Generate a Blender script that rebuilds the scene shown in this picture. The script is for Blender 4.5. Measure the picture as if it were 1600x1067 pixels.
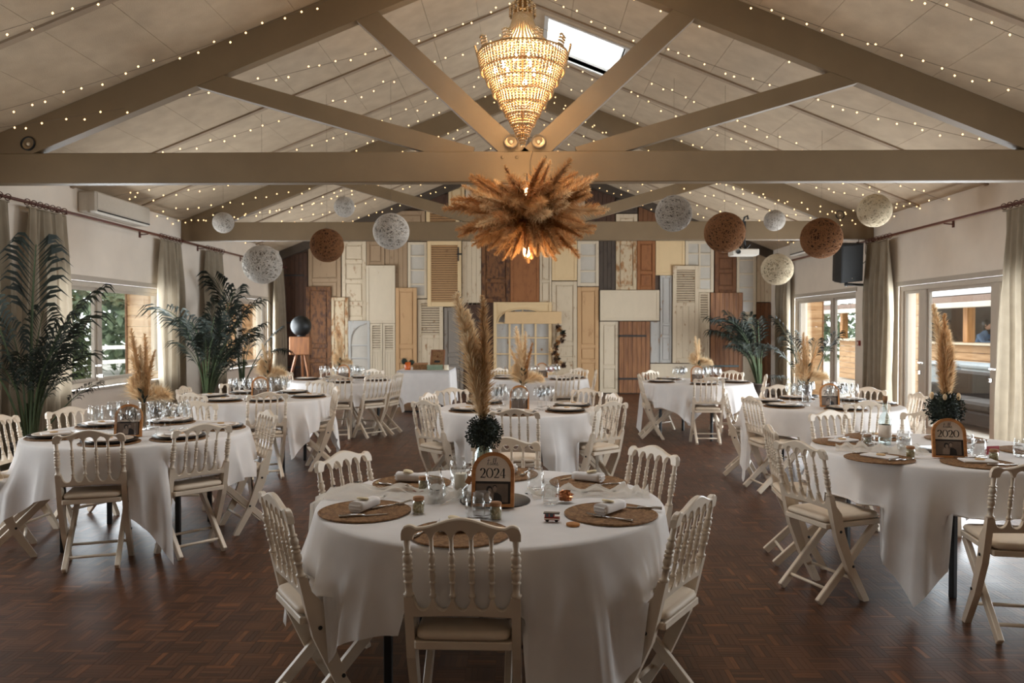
import bpy, math, random
import numpy as np
from mathutils import Vector, Matrix, Euler

scene = bpy.context.scene
for ob in list(bpy.data.objects):
    bpy.data.objects.remove(ob, do_unlink=True)
COL = scene.collection
R = math.radians

# ---------------------------------------------------------------- camera
cam_data = bpy.data.cameras.new('camera')
cam_data.sensor_width = 36.0
cam_data.lens = 26.78
cam_data.clip_start = 0.05
cam_data.clip_end = 300
cam = bpy.data.objects.new('camera', cam_data)
COL.objects.link(cam)
cam.location = (0, 0, 1.52)
cam.rotation_euler = (R(90 - 1.035), 0, R(0.963))
cam_data.dof.use_dof = True
cam_data.dof.focus_distance = 3.7
cam_data.dof.aperture_fstop = 4.5
scene.camera = cam

# ---------------------------------------------------------------- sky, exposure
world = bpy.data.worlds.new('world')
scene.world = world
world.use_nodes = True
_bg = world.node_tree.nodes['Background']
_bg.inputs[0].default_value = (0.97, 0.985, 1.0, 1)
_bg.inputs[1].default_value = 2.6
scene.view_settings.view_transform = 'Standard'
scene.view_settings.look = 'None'
scene.view_settings.gamma = 1.0
scene.view_settings.use_curve_mapping = False
scene.view_settings.exposure = 0.72
scene.cycles.adaptive_threshold = 0.03
scene.cycles.max_bounces = 8
scene.cycles.caustics_reflective = False
scene.cycles.caustics_refractive = False

# ---------------------------------------------------------------- room numbers (metres)
HW = 5.65            # half width
Y0, Y1 = -3.2, 17.62 # wall behind the camera / wall of old doors
EAVE = 3.28
SLOPE = 0.40
RIDGE = EAVE + SLOPE * HW
WT = 0.26            # wall thickness
def ceil_z(x): return RIDGE - SLOPE * abs(x)

# openings in the long walls: (y0, y1, z0, z1)
OPEN_L = [(3.6, 6.6, 0.74, 2.12), (8.75, 11.95, 0.74, 2.12), (13.75, 16.65, 0.74, 2.12)]  # the first one is an unseen window, added for side light
OPEN_R = [(3.6, 6.6, 0.02, 2.14), (8.00, 11.62, 0.02, 2.14), (13.12, 16.05, 0.02, 2.14)]  # the first one is an unseen glazed door, added for side light

def portal(name, loc, rot, sx, sy):
    l = bpy.data.lights.new(name, 'AREA'); l.shape = 'RECTANGLE'; l.size = sx; l.size_y = sy
    l.cycles.is_portal = True
    o = bpy.data.objects.new(name, l); COL.objects.link(o)
    o.location = loc; o.rotation_euler = rot
    return o
for (a, b, c, d) in OPEN_L:
    portal('daylight_portal', (-HW - WT - 0.02, (a+b)/2, (c+d)/2), (0, R(-90), 0), d - c, b - a)
for (a, b, c, d) in OPEN_R:
    portal('daylight_portal', (HW + WT + 0.02, (a+b)/2, (c+d)/2), (0, R(90), 0), d - c, b - a)

# soft daylight entering at each opening (sky and bright yard together)
DAY = 17.5       # watts per square metre of opening
def daylight(loc, rot, sx, sy, k=1.0):
    l = bpy.data.lights.new('window_daylight', 'AREA'); l.shape = 'RECTANGLE'; l.size = sx; l.size_y = sy
    l.energy = DAY*sx*sy*k; l.color = (0.87, 0.945, 1.0)
    o = bpy.data.objects.new('window_daylight', l); COL.objects.link(o); o.location = loc; o.rotation_euler = rot
    return o
for (a, b, c, d) in OPEN_L: daylight((-HW - 0.005, (a+b)/2, (c+d)/2), (0, R(-90), 0), d - c, b - a, 0.7 if b < 7 else 1.45)
for (a, b, c, d) in OPEN_R: daylight((HW + 0.005, (a+b)/2, (c+d)/2), (0, R(90), 0), d - c, b - a, 0.7 if b < 7 else 1.45)

# ---------------------------------------------------------------- helpers
def link(o, parent=None):
    COL.objects.link(o)
    if parent is not None:
        o.parent = parent
    return o

def tag(o, label=None, cat=None, group=None, kind=None):
    if label: o['label'] = label
    if cat: o['category'] = cat
    if group: o['group'] = group
    if kind: o['kind'] = kind
    return o

def empty(name, loc=(0, 0, 0), rz=0.0, label=None, cat=None, group=None, kind=None, parent=None):
    o = bpy.data.objects.new(name, None)
    o.empty_display_size = 0.1
    link(o, parent)
    o.location = loc
    o.rotation_euler = (0, 0, rz)
    return tag(o, label, cat, group, kind)

def copy_tree(o, parent=None):
    c = o.copy()
    COL.objects.link(c)
    c.parent = parent
    for ch in list(o.children):
        copy_tree(ch, c)
    return c

class MB:
    """collects shapes, builds one mesh"""
    def __init__(s):
        s.v = []; s.f = []; s.sm = []; s.mi = []
    def add(s, verts, faces, smooth=False, m=0, M=None):
        n = len(s.v)
        if M is not None:
            verts = [tuple(M @ Vector(p)) for p in verts]
        s.v.extend(verts)
        for f in faces:
            s.f.append(tuple(i + n for i in f)); s.sm.append(smooth); s.mi.append(m)
        return s
    def box(s, x0, x1, y0, y1, z0, z1, m=0, M=None):
        v = [(x0,y0,z0),(x1,y0,z0),(x1,y1,z0),(x0,y1,z0),(x0,y0,z1),(x1,y0,z1),(x1,y1,z1),(x0,y1,z1)]
        f = [(0,3,2,1),(4,5,6,7),(0,1,5,4),(1,2,6,5),(2,3,7,6),(3,0,4,7)]
        return s.add(v, f, False, m, M)
    def cbox(s, x0, x1, y0, y1, z0, z1, b=0.01, m=0, M=None):
        """box with chamfered edges"""
        b = min(b, (x1-x0)/2.01, (y1-y0)/2.01, (z1-z0)/2.01)
        v = []; idx = {}
        for ix, X in enumerate((x0, x1)):
            for iy, Y in enumerate((y0, y1)):
                for iz, Z in enumerate((z0, z1)):
                    sx = 1 if ix == 0 else -1; sy = 1 if iy == 0 else -1; sz = 1 if iz == 0 else -1
                    for ax in range(3):
                        p = [X + (0 if ax == 0 else sx*b), Y + (0 if ax == 1 else sy*b), Z + (0 if ax == 2 else sz*b)]
                        idx[(ix, iy, iz, ax)] = len(v); v.append(tuple(p))
        f = []
        for ax in range(3):
            for e in (0, 1):
                o = [(0,0),(1,0),(1,1),(0,1)]
                face = []
                for (a, c) in o:
                    k = [a, c]; k.insert(ax, e)
                    face.append(idx[(k[0], k[1], k[2], ax)])
                flip = (e == 0) ^ (ax == 1)
                f.append(tuple(face[::-1]) if flip else tuple(face))
        for ax in range(3):
            o1, o2 = [a for a in range(3) if a != ax]
            for a in (0, 1):
                for c in (0, 1):
                    def K(e, axis):
                        k = [0, 0, 0]; k[ax] = e; k[o1] = a; k[o2] = c
                        return idx[(k[0], k[1], k[2], axis)]
                    f.append((K(0, o1), K(1, o1), K(1, o2), K(0, o2)))
        for ix in (0, 1):
            for iy in (0, 1):
                for iz in (0, 1):
                    f.append(tuple(idx[(ix, iy, iz, ax)] for ax in range(3)))
        return s.add(v, f, False, m, M)
    def bar(s, p0, p1, w, h, up=(0, 0, 1), m=0, b=0.0):
        p0 = Vector(p0); p1 = Vector(p1); d = p1 - p0; L = d.length; d.normalize()
        u = Vector(up); sd = d.cross(u)
        if sd.length < 1e-4: sd = d.cross(Vector((1, 0, 0)))
        sd.normalize(); uu = sd.cross(d)
        M = Matrix(((d.x, sd.x, uu.x, p0.x), (d.y, sd.y, uu.y, p0.y), (d.z, sd.z, uu.z, p0.z), (0, 0, 0, 1)))
        if b: return s.cbox(0, L, -w/2, w/2, -h/2, h/2, b, m, M)
        return s.box(0, L, -w/2, w/2, -h/2, h/2, m, M)
    def tube(s, pts, r, seg=8, cap=True, smooth=True, m=0):
        pts = [Vector(p) for p in pts]
        rs = r if isinstance(r, (list, tuple)) else [r]*len(pts)
        n = len(pts); v = []; f = []
        prev = None
        for i, p in enumerate(pts):
            t = (pts[min(i+1, n-1)] - pts[max(i-1, 0)])
            if t.length < 1e-9: t = Vector((0, 0, 1))
            t.normalize()
            if prev is None:
                a = t.cross(Vector((0, 0, 1)))
                if a.length < 1e-3: a = t.cross(Vector((1, 0, 0)))
            else:
                a = prev - t * prev.dot(t)
                if a.length < 1e-6: a = t.cross(Vector((1, 0, 0)))
            a.normalize(); prev = a; bb = t.cross(a)
            for k in range(seg):
                an = 2*math.pi*k/seg
                v.append(tuple(p + (a*math.cos(an) + bb*math.sin(an))*rs[i]))
        for i in range(n-1):
            for k in range(seg):
                k2 = (k+1) % seg
                f.append((i*seg+k, i*seg+k2, (i+1)*seg+k2, (i+1)*seg+k))
        if cap:
            f.append(tuple(range(seg-1, -1, -1))); f.append(tuple((n-1)*seg+k for k in range(seg)))
        return s.add(v, f, smooth, m)
    def lathe(s, prof, seg=16, M=None, m=0, smooth=True, cap0=False, cap1=False):
        v = []; f = []; n = len(prof)
        for (r, z) in prof:
            for k in range(seg):
                an = 2*math.pi*k/seg
                v.append((r*math.cos(an), r*math.sin(an), z))
        for i in range(n-1):
            for k in range(seg):
                k2 = (k+1) % seg
                f.append((i*seg+k, i*seg+k2, (i+1)*seg+k2, (i+1)*seg+k))
        if cap0: f.append(tuple(range(seg-1, -1, -1)))
        if cap1: f.append(tuple((n-1)*seg+k for k in range(seg)))
        return s.add(v, f, smooth, m, M)
    def ball(s, c, r, seg=12, rings=8, m=0, sc=(1, 1, 1), M=None):
        v = [(c[0], c[1], c[2]-r*sc[2])]; f = []
        for i in range(1, rings):
            a = -math.pi/2 + math.pi*i/rings
            for k in range(seg):
                b = 2*math.pi*k/seg
                v.append((c[0]+r*sc[0]*math.cos(a)*math.cos(b), c[1]+r*sc[1]*math.cos(a)*math.sin(b), c[2]+r*sc[2]*math.sin(a)))
        v.append((c[0], c[1], c[2]+r*sc[2])); last = len(v)-1
        for k in range(seg):
            k2 = (k+1) % seg
            f.append((0, 1+k2, 1+k))
            for i in range(rings-2):
                f.append((1+i*seg+k, 1+i*seg+k2, 1+(i+1)*seg+k2, 1+(i+1)*seg+k))
            f.append((last, 1+(rings-2)*seg+k, 1+(rings-2)*seg+k2))
        return s.add(v, f, True, m, M)
    def octa(s, c, r, m=0):
        x, y, z = c
        return s.add([(x+r,y,z),(x-r,y,z),(x,y+r,z),(x,y-r,z),(x,y,z+r),(x,y,z-r)],
                     [(0,2,4),(2,1,4),(1,3,4),(3,0,4),(2,0,5),(1,2,5),(3,1,5),(0,3,5)], True, m)
    def prism(s, poly, d0, d1, plane='xz', m=0, M=None, smooth=False):
        """2-D polygon extruded from d0 to d1 along the axis left out"""
        n = len(poly)
        def P(a, b, d):
            return {'xz': (a, d, b), 'xy': (a, b, d), 'yz': (d, a, b)}[plane]
        v = [P(a, b, d0) for a, b in poly] + [P(a, b, d1) for a, b in poly]
        f = [tuple(range(n)), tuple(range(2*n-1, n-1, -1))]
        for i in range(n):
            j = (i+1) % n
            f.append((j, i, n+i, n+j))
        return s.add(v, f, smooth, m, M)
    def strip(s, xs, top, bot, t, c=0.005, m=0, M=None):
        """board in the xz plane whose upper and lower edge are curves of x, edges rounded"""
        lay = [(-t/2, c), (-t/2+c, 0), (t/2-c, 0), (t/2, c)] if c else [(-t/2, 0), (t/2, 0)]
        v = []; n = len(xs); f = []; L = len(lay)
        for (y, k) in lay:
            for x in xs: v.append((x, y, top(x)-k))
        for (y, k) in lay:
            for x in xs: v.append((x, y, bot(x)+k))
        B = L*n
        for l in range(L-1):
            for i in range(n-1):
                f.append((l*n+i, l*n+i+1, (l+1)*n+i+1, (l+1)*n+i))
                f.append((B+l*n+i, B+(l+1)*n+i, B+(l+1)*n+i+1, B+l*n+i+1))
            f.append((l*n, (l+1)*n, B+(l+1)*n, B+l*n))
            f.append((l*n+n-1, B+l*n+n-1, B+(l+1)*n+n-1, (l+1)*n+n-1))
        for i in range(n-1):
            f.append((i, B+i, B+i+1, i+1))
            o = (L-1)*n
            f.append((o+i, o+i+1, B+o+i+1, B+o+i))
        return s.add(v, f, False, m, M)
    def leaf(s, p, d, n, L, w, m=0, bend=0.0):
        """pointed leaf blade of two folded halves"""
        p = Vector(p); d = Vector(d).normalized(); n = Vector(n)
        sd = d.cross(n)
        if sd.length < 1e-4: sd = d.cross(Vector((1, 0.3, 0)))
        sd.normalize(); n = sd.cross(d)
        a = p; b = p + d*L*0.45 + n*bend*0.3; c = p + d*L - n*bend
        l = b + sd*w/2 + n*w*0.15; r = b - sd*w/2 + n*w*0.15
        return s.add([tuple(a), tuple(l), tuple(c), tuple(r), tuple(b)], [(0, 4, 1), (1, 4, 2), (2, 4, 3), (3, 4, 0)], False, m)
    def mesh(s, name, mats):
        me = bpy.data.meshes.new(name)
        me.from_pydata(s.v, [], s.f)
        if not isinstance(mats, (list, tuple)): mats = [mats]
        for mt in mats: me.materials.append(mt)
        me.polygons.foreach_set('use_smooth', s.sm)
        if any(s.mi): me.polygons.foreach_set('material_index', s.mi)
        me.update()
        return me
    def build(s, name, mats, parent=None, loc=None, rz=0.0):
        o = bpy.data.objects.new(name, s.mesh(name, mats))
        link(o, parent)
        if loc is not None: o.location = loc
        if rz: o.rotation_euler = (0, 0, rz)
        return o

def obj(name, me, parent=None, loc=None, rot=None, sc=None):
    o = bpy.data.objects.new(name, me)
    link(o, parent)
    if loc is not None: o.location = loc
    if rot is not None: o.rotation_euler = rot
    if sc is not None: o.scale = sc if isinstance(sc, (tuple, list)) else (sc, sc, sc)
    return o

# ---------------------------------------------------------------- materials
def _new(name):
    m = bpy.data.materials.new(name); m.use_nodes = True
    return m, m.node_tree.nodes, m.node_tree.links, m.node_tree.nodes['Principled BSDF']

def rgb(c): # sRGB 0..255 -> linear
    def l(u):
        u /= 255.0
        return u/12.92 if u <= 0.04045 else ((u+0.055)/1.055)**2.4
    return (l(c[0]), l(c[1]), l(c[2]), 1)

def pmat(name, c, rough=0.6, var=0.10, scale=14.0, bump=0.0, bscale=None, metal=0.0, stretch=(1, 1, 1),
         c2=None, mix=(0.45, 0.6), emit=None, es=0.0, sheen=0.0, sss=0.0, spec=0.5, coat=0.0, randobj=0.0, detail=4.0):
    m, N, L, P = _new(name)
    tc = N.new('ShaderNodeTexCoord'); mp = N.new('ShaderNodeMapping'); mp.inputs['Scale'].default_value = stretch
    L.new(tc.outputs['Object'], mp.inputs[0])
    nz = N.new('ShaderNodeTexNoise'); nz.inputs['Scale'].default_value = scale; nz.inputs['Detail'].default_value = detail
    L.new(mp.outputs[0], nz.inputs['Vector'])
    base = rgb(c)
    rp = N.new('ShaderNodeValToRGB')
    if c2 is None:
        lo = tuple(x*(1-var) for x in base[:3]) + (1,); hi = tuple(min(1, x*(1+var)) for x in base[:3]) + (1,)
        rp.color_ramp.elements[0].position = 0.3; rp.color_ramp.elements[1].position = 0.7
    else:
        lo = base; hi = rgb(c2)
        rp.color_ramp.elements[0].position = mix[0]; rp.color_ramp.elements[1].position = mix[1]
    rp.color_ramp.elements[0].color = lo; rp.color_ramp.elements[1].color = hi
    L.new(nz.outputs['Fac'], rp.inputs[0])
    out = rp.outputs[0]
    if randobj:
        oi = N.new('ShaderNodeObjectInfo'); hs = N.new('ShaderNodeHueSaturation')
        mr = N.new('ShaderNodeMapRange'); mr.inputs[3].default_value = 1-randobj; mr.inputs[4].default_value = 1+randobj
        L.new(oi.outputs['Random'], mr.inputs[0]); L.new(mr.outputs[0], hs.inputs['Value']); L.new(out, hs.inputs['Color'])
        out = hs.outputs[0]
    L.new(out, P.inputs['Base Color'])
    P.inputs['Roughness'].default_value = rough; P.inputs['Metallic'].default_value = metal
    P.inputs['Specular IOR Level'].default_value = spec
    if sheen: P.inputs['Sheen Weight'].default_value = sheen
    if sss:
        P.inputs['Subsurface Weight'].default_value = sss; P.inputs['Subsurface Radius'].default_value = (0.02, 0.015, 0.01)
    if coat: P.inputs['Coat Weight'].default_value = coat
    if emit is not None:
        P.inputs['Emission Color'].default_value = rgb(emit); P.inputs['Emission Strength'].default_value = es
    if bump:
        b = N.new('ShaderNodeBump'); b.inputs['Strength'].default_value = bump; b.inputs['Distance'].default_value = 0.01
        n2 = nz
        if bscale:
            n2 = N.new('ShaderNodeTexNoise'); n2.inputs['Scale'].default_value = bscale; n2.inputs['Detail'].default_value = 5
            L.new(mp.outputs[0], n2.inputs['Vector'])
        L.new(n2.outputs['Fac'], b.inputs['Height']); L.new(b.outputs[0], P.inputs['Normal'])
    return m

def thin_glass(name, tint=(1, 1, 1), ior=1.45, rough=0.02, k=1.0):
    """thin sheet: clear, with fresnel reflection"""
    m, N, L, P = _new(name); N.remove(P)
    out = N['Material Output']
    t = N.new('ShaderNodeBsdfTransparent'); t.inputs[0].default_value = tint + (1,)
    g = N.new('ShaderNodeBsdfGlossy'); g.inputs['Roughness'].default_value = rough; g.inputs[0].default_value = (1, 1, 1, 1)
    fr = N.new('ShaderNodeFresnel'); ge = N.new('ShaderNodeNewGeometry')      # the same reflection from both faces of the sheet
    mr = N.new('ShaderNodeMapRange'); mr.inputs[3].default_value = ior; mr.inputs[4].default_value = 1/ior
    L.new(ge.outputs['Backfacing'], mr.inputs[0]); L.new(mr.outputs[0], fr.inputs['IOR'])
    ml = N.new('ShaderNodeMath'); ml.operation = 'MULTIPLY'; ml.inputs[1].default_value = k; ml.use_clamp = True
    mx = N.new('ShaderNodeMixShader')
    L.new(fr.outputs[0], ml.inputs[0]); L.new(ml.outputs[0], mx.inputs[0]); L.new(t.outputs[0], mx.inputs[1]); L.new(g.outputs[0], mx.inputs[2])
    L.new(mx.outputs[0], out.inputs[0])
    return m

def cloth_mat(name, c, trans=0.25, alpha=1.0, rough=0.9, weave=600, var=0.04):
    m, N, L, P = _new(name); N.remove(P)
    out = N['Material Output']
    tc = N.new('ShaderNodeTexCoord'); nz = N.new('ShaderNodeTexNoise'); nz.inputs['Scale'].default_value = 7; nz.inputs['Detail'].default_value = 6
    L.new(tc.outputs['Object'], nz.inputs['Vector'])
    rp = N.new('ShaderNodeValToRGB'); b = rgb(c)
    rp.color_ramp.elements[0].position = 0.3; rp.color_ramp.elements[1].position = 0.7
    rp.color_ramp.elements[0].color = tuple(x*(1-var) for x in b[:3]) + (1,); rp.color_ramp.elements[1].color = tuple(min(1, x*(1+var)) for x in b[:3]) + (1,)
    L.new(nz.outputs['Fac'], rp.inputs[0])
    d = N.new('ShaderNodeBsdfDiffuse'); t = N.new('ShaderNodeBsdfTranslucent'); mx = N.new('ShaderNodeMixShader')
    mx.inputs[0].default_value = trans
    bp = N.new('ShaderNodeBump'); bp.inputs['Strength'].default_value = 0.15; bp.inputs['Distance'].default_value = 0.01
    L.new(nz.outputs['Fac'], bp.inputs['Height']); L.new(bp.outputs[0], d.inputs['Normal'])
    L.new(rp.outputs[0], d.inputs[0]); L.new(rp.outputs[0], t.inputs[0])
    L.new(d.outputs[0], mx.inputs[1]); L.new(t.outputs[0], mx.inputs[2])
    o = mx.outputs[0]
    if alpha < 1:
        tr = N.new('ShaderNodeBsdfTransparent'); m2 = N.new('ShaderNodeMixShader'); m2.inputs[0].default_value = alpha
        L.new(tr.outputs[0], m2.inputs[1]); L.new(o, m2.inputs[2]); o = m2.outputs[0]
    L.new(o, out.inputs[0])
    return m

def emat(name, c, s):
    m, N, L, P = _new(name); N.remove(P)
    e = N.new('ShaderNodeEmission'); e.inputs[0].default_value = rgb(c); e.inputs[1].default_value = s
    L.new(e.outputs[0], N['Material Output'].inputs[0])
    m.cycles.emission_sampling = 'NONE'
    return m

def old_paint(name, paint, wood, lo=0.52, hi=0.60, scale=5.0, rough=0.75):
    """flaking paint over wood"""
    m, N, L, P = _new(name)
    tc = N.new('ShaderNodeTexCoord'); oi = N.new('ShaderNodeObjectInfo')
    ad = N.new('ShaderNodeVectorMath'); ad.operation = 'ADD'
    sc = N.new('ShaderNodeVectorMath'); sc.operation = 'SCALE'; sc.inputs['Scale'].default_value = 37.0
    cb = N.new('ShaderNodeCombineXYZ')
    for i in range(3): L.new(oi.outputs['Random'], cb.inputs[i])
    L.new(cb.outputs[0], sc.inputs[0]); L.new(tc.outputs['Object'], ad.inputs[0]); L.new(sc.outputs[0], ad.inputs[1])
    mp = N.new('ShaderNodeMapping'); mp.inputs['Scale'].default_value = (1.6, 1.6, 0.7); L.new(ad.outputs[0], mp.inputs[0])
    nz = N.new('ShaderNodeTexNoise'); nz.inputs['Scale'].default_value = scale; nz.inputs['Detail'].default_value = 9; nz.inputs['Roughness'].default_value = 0.7
    L.new(mp.outputs[0], nz.inputs['Vector'])
    rp = N.new('ShaderNodeValToRGB'); e = rp.color_ramp.elements
    e[0].position = lo; e[1].position = hi
    p = rgb(paint); w = rgb(wood)
    e[0].color = p; e[1].color = w
    e3 = e.new(max(0.02, lo-0.22)); e3.color = tuple(min(1, x*1.05) for x in p[:3]) + (1,)
    e4 = e.new(min(0.99, hi+0.1)); e4.color = tuple(x*0.55 for x in w[:3]) + (1,)
    L.new(nz.outputs['Fac'], rp.inputs[0]); L.new(rp.outputs[0], P.inputs['Base Color'])
    P.inputs['Roughness'].default_value = rough
    b = N.new('ShaderNodeBump'); b.inputs['Strength'].default_value = 0.3; b.inputs['Distance'].default_value = 0.01
    L.new(nz.outputs['Fac'], b.inputs['Height']); L.new(b.outputs[0], P.inputs['Normal'])
    return m

def wood_mat(name, c, c2, rough=0.6, scale=4.0, stretch=(6, 6, 0.6), bump=0.15):
    return pmat(name, c, rough=rough, c2=c2, mix=(0.35, 0.65), scale=scale, stretch=stretch, bump=bump, detail=8)

def plume_mat(name, c, c2, trans=0.4, rand=0.12):
    m = pmat(name, c, rough=0.9, c2=c2, mix=(0.4, 0.7), scale=6, randobj=rand)
    N, L = m.node_tree.nodes, m.node_tree.links; P = N['Principled BSDF']
    src = P.inputs['Base Color'].links[0].from_socket
    t = N.new('ShaderNodeBsdfTranslucent'); mx = N.new('ShaderNodeMixShader'); mx.inputs[0].default_value = trans
    L.new(src, t.inputs[0]); L.new(P.outputs[0], mx.inputs[1]); L.new(t.outputs[0], mx.inputs[2]); L.new(mx.outputs[0], N['Material Output'].inputs[0])
    return m
MT = {}
MT['wall'] = pmat('wall_paint', (222, 211, 198), 0.85, 0.04, 3.0, 0.15, 90)
MT['ceiling'] = pmat('ceiling_board', (178, 158, 133), 0.9, 0.08, 5.0, 0.6, 120)
MT['batten'] = pmat('ceiling_batten', (150, 130, 108), 0.8, 0.08, 6)
MT['beam'] = pmat('beam_paint', (116, 96, 70), 0.55, 0.07, 3.0, 0.08, 30)
MT['dark_beam'] = pmat('dark_beam', (70, 58, 46), 0.7, 0.1, 6)
MT['chair'] = pmat('chair_white', (220, 204, 184), 0.38, 0.05, 9, 0.05)
MT['cushion'] = pmat('cushion', (218, 200, 178), 0.55, 0.05, 9, 0.05)
MT['cloth'] = cloth_mat('table_linen', (236, 231, 228), 0.12)
MT['napkin'] = cloth_mat('napkin_linen', (236, 230, 226), 0.1)
MT['tulle'] = cloth_mat('tulle', (232, 224, 212), 0.4, 0.5)
MT['curtain'] = cloth_mat('curtain', (158, 146, 128), 0.22, var=0.08)
MT['voile'] = cloth_mat('voile', (235, 238, 240), 0.6, 0.55)
MT['rod'] = pmat('rod_wood', (92, 48, 34), 0.45, 0.15, 20)
MT['alu'] = pmat('window_frame', (176, 166, 154), 0.4, 0.03, 20)
MT['pane'] = thin_glass('window_glass', (0.97, 0.985, 0.98), 1.5, 0.0)
MT['glass'] = thin_glass('drinking_glass', (0.97, 0.975, 0.975), 1.52, 0.02, 1.35)
MT['aqua_glass'] = thin_glass('aqua_glass', (0.86, 0.93, 0.93), 1.45, 0.02, 1.1)
MT['black_metal'] = pmat('black_metal', (22, 22, 23), 0.45, 0.1, 30)
MT['black'] = pmat('black_plastic', (12, 12, 12), 0.6, 0.1, 30)
MT['steel'] = pmat('steel', (190, 186, 182), 0.25, 0.03, 30, metal=1.0)
MT['mat'] = pmat('woven_rush', (112, 78, 48), 0.85, c2=(150, 112, 74), mix=(0.35, 0.65), scale=60, bump=0.8)
MT['plate'] = pmat('dark_plate', (34, 28, 26), 0.35, 0.1, 20)
MT['paper'] = pmat('card_paper', (230, 214, 198), 0.8, 0.03, 20)
MT['ink'] = pmat('ink', (24, 22, 22), 0.7, 0.05, 20)
MT['frame_wood'] = wood_mat('sign_wood', (172, 110, 58), (200, 140, 82), 0.5, 8, (1, 6, 6))
MT['cork'] = pmat('cork', (158, 116, 82), 0.9, 0.2, 60)
MT['jar_fill'] = pmat('jar_filling', (150, 140, 96), 0.9, c2=(196, 178, 130), mix=(0.4, 0.6), scale=140, bump=0.6)
MT['candle'] = pmat('candle_wax', (232, 220, 198), 0.5, 0.03, 10, sss=0.3)
MT['bush'] = pmat('dark_moss', (28, 36, 28), 0.8, c2=(48, 58, 44), mix=(0.4, 0.65), scale=18)
MT['pampas'] = plume_mat('pampas', (230, 204, 164), (246, 228, 198))
MT['pampas_mid'] = plume_mat('pampas_tan', (208, 168, 120), (232, 200, 156))
MT['pampas_dark'] = plume_mat('pampas_brown', (178, 126, 74), (212, 166, 114), rand=0.2)
MT['stem'] = pmat('dry_stem', (150, 118, 76), 0.8, 0.15, 20)
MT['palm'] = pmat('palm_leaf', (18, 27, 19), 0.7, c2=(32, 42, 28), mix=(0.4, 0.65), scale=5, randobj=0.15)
MT['palm_stem'] = pmat('palm_stem', (58, 70, 40), 0.6, 0.2, 12)
MT['pot'] = pmat('plant_pot', (66, 56, 48), 0.8, 0.2, 9)
MT['wood'] = wood_mat('warm_wood', (150, 92, 50), (118, 68, 34))
MT['yarn_white'] = pmat('yarn_white', (206, 198, 188), 0.95, c2=(160, 150, 138), mix=(0.45, 0.7), scale=40, bump=0.8)
MT['yarn_cream'] = pmat('yarn_cream', (222, 206, 176), 0.95, c2=(186, 168, 140), mix=(0.45, 0.7), scale=40, bump=0.8)
MT['yarn_brown'] = pmat('yarn_brown', (130, 86, 48), 0.95, c2=(98, 62, 32), mix=(0.45, 0.7), scale=40, bump=0.8)
MT['yarn_grey'] = pmat('yarn_grey', (180, 170, 158), 0.95, c2=(116, 106, 96), mix=(0.45, 0.65), scale=30, bump=0.8)
MT['fairy'] = emat('fairy_bulb', (255, 206, 140), 2.6)
MT['bulb'] = emat('lamp_bulb', (255, 226, 176), 12.0)
MT['wire'] = pmat('thin_wire', (96, 80, 64), 0.6, 0.1, 20)
MT['beads'] = pmat('crystal_beads', (164, 130, 84), 0.18, 0.06, 30, sss=0.0, spec=0.8, coat=0.3)
MT['white_box'] = pmat('white_plastic', (196, 188, 176), 0.5, 0.03, 20)
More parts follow.
